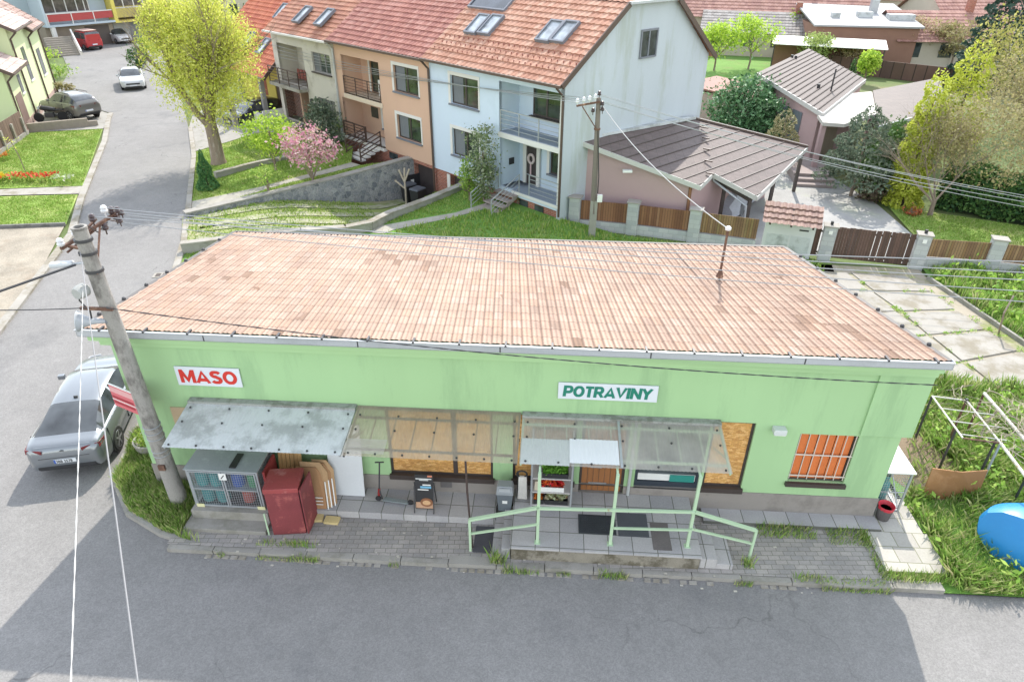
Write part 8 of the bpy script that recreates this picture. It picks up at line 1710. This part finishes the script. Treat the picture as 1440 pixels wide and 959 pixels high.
DJ=[(u0.lerp(u1,a)).lerp(l0.lerp(l1,a),b) for a,b in [(t_/14*.92,j/6) for j in range(1,6) for t_ in range(15)]+[(.47,t_/40) for t_ in range(41)]+[(.93,t_/40) for t_ in range(41)]]
Pj=[];
for p in DJ:
    if rnd.random()<.3: Pj+= [(p.x+rnd.gauss(0,.07),p.y+rnd.gauss(0,.05),.04+abs(rnd.gauss(0,.04))) for _ in range(rnd.randint(8,40))]
o=leaf_mesh('joint_weeds',np.array(Pj),.07,wd,None,.4); tag(o,'small weeds growing in the joints of the concrete drive','weeds',None,'stuff')

bush('red_shrub','small red leaved shrub at the foot of the spreading bare tree',P3(1279,303,0),[((0,0,.22),(.45,.35,.2),260)],mat_leaf('red_leaf',[(.35,.08,.04),(.45,.16,.06),(.3,.2,.06)],.6,.2),.12)
bush('yellow_flower_clump','clump of bright yellow flowers by the shop side wall under the pergola',tuple(S(17.15,3.9,.05)),[((0,0,.25),(.3,.25,.2),180)],mat_leaf('yellow_petals',[(.65,.50,.02),(.7,.55,.05),(.2,.3,.05)],.6,.3),.09,cat='plant')
o=MB().tube([P3(1404,470,.02),P3(1412,440,.9),tuple(Vector(P3(1420,412,1.35))+Vector((.0,-.2,0)))],.03,6).build('sapling_stake',BARK); tag(o,'bent thin sapling stake standing in the weedy plot right of the drive','stake')
gr=thing('drain_grate','pale framed street drain grate with three dark slots beside the road edge','drain',G(232,387,.0),math.radians(8))
MB().box(-.42,-.2,.003,.42,.2,.022).build('frame',CONCL,gr)
for k in range(3): MB().box(-.33+.24*k,-.13,.0225,-.15+.24*k,.13,.027).build('slot',mat('grate_dark',(.07,.055,.05),.8,.2,5,40),gr)
# ---------------------------------------------------------------- light, camera, colour
SUN_EL=math.radians(45.2); sdir=Vector((-.225,-.974,0)).normalized()     # shadows fall towards the viewer and a little left
to_sun=Vector((-sdir.x*math.cos(SUN_EL),-sdir.y*math.cos(SUN_EL),math.sin(SUN_EL)))
sl=bpy.data.lights.new('sun','SUN'); sl.energy=SUN_E; sl.angle=math.radians(.55); sl.color=(1.0,.94,.84)
so=bpy.data.objects.new('sun',sl); COL.objects.link(so); so.rotation_euler=to_sun.to_track_quat('Z','Y').to_euler(); so.location=(20,60,60)
w=bpy.data.worlds.new('World'); SC.world=w; w.use_nodes=True; nt=w.node_tree; bgn=nt.nodes['Background']
sky=nt.nodes.new('ShaderNodeTexSky'); sky.sky_type='NISHITA'; sky.sun_disc=False; sky.sun_elevation=SUN_EL; sky.sun_rotation=math.atan2(to_sun.x,to_sun.y); sky.dust_density=DUST; sky.air_density=1.6; sky.ozone_density=2.0
hs=nt.nodes.new('ShaderNodeHueSaturation'); hs.inputs['Saturation'].default_value=SKY_SAT; nt.links.new(sky.outputs[0],hs.inputs['Color']); nt.links.new(hs.outputs[0],bgn.inputs['Color']); bgn.inputs['Strength'].default_value=SKY_S
cd=bpy.data.cameras.new('camera'); cam=bpy.data.objects.new('camera',cd); COL.objects.link(cam); SC.camera=cam
cd.sensor_width=36; cd.sensor_fit='HORIZONTAL'; cd.lens=F_PX/1440*36; cd.clip_end=1500; cd.clip_start=.1
cam.matrix_world=Matrix(((_R.x,_U.x,-_F.x,0),(_R.y,_U.y,-_F.y,0),(_R.z,_U.z,-_F.z,CAMH),(0,0,0,1)))
vs=SC.view_settings; vs.view_transform='Standard'; vs.look='None'; vs.gamma=1; vs.use_curve_mapping=False; vs.exposure=EXPO
SC.cycles.max_bounces=8; SC.cycles.transparent_max_bounces=10; SC.cycles.use_denoising=True
SC.cycles.sample_clamp_indirect=6
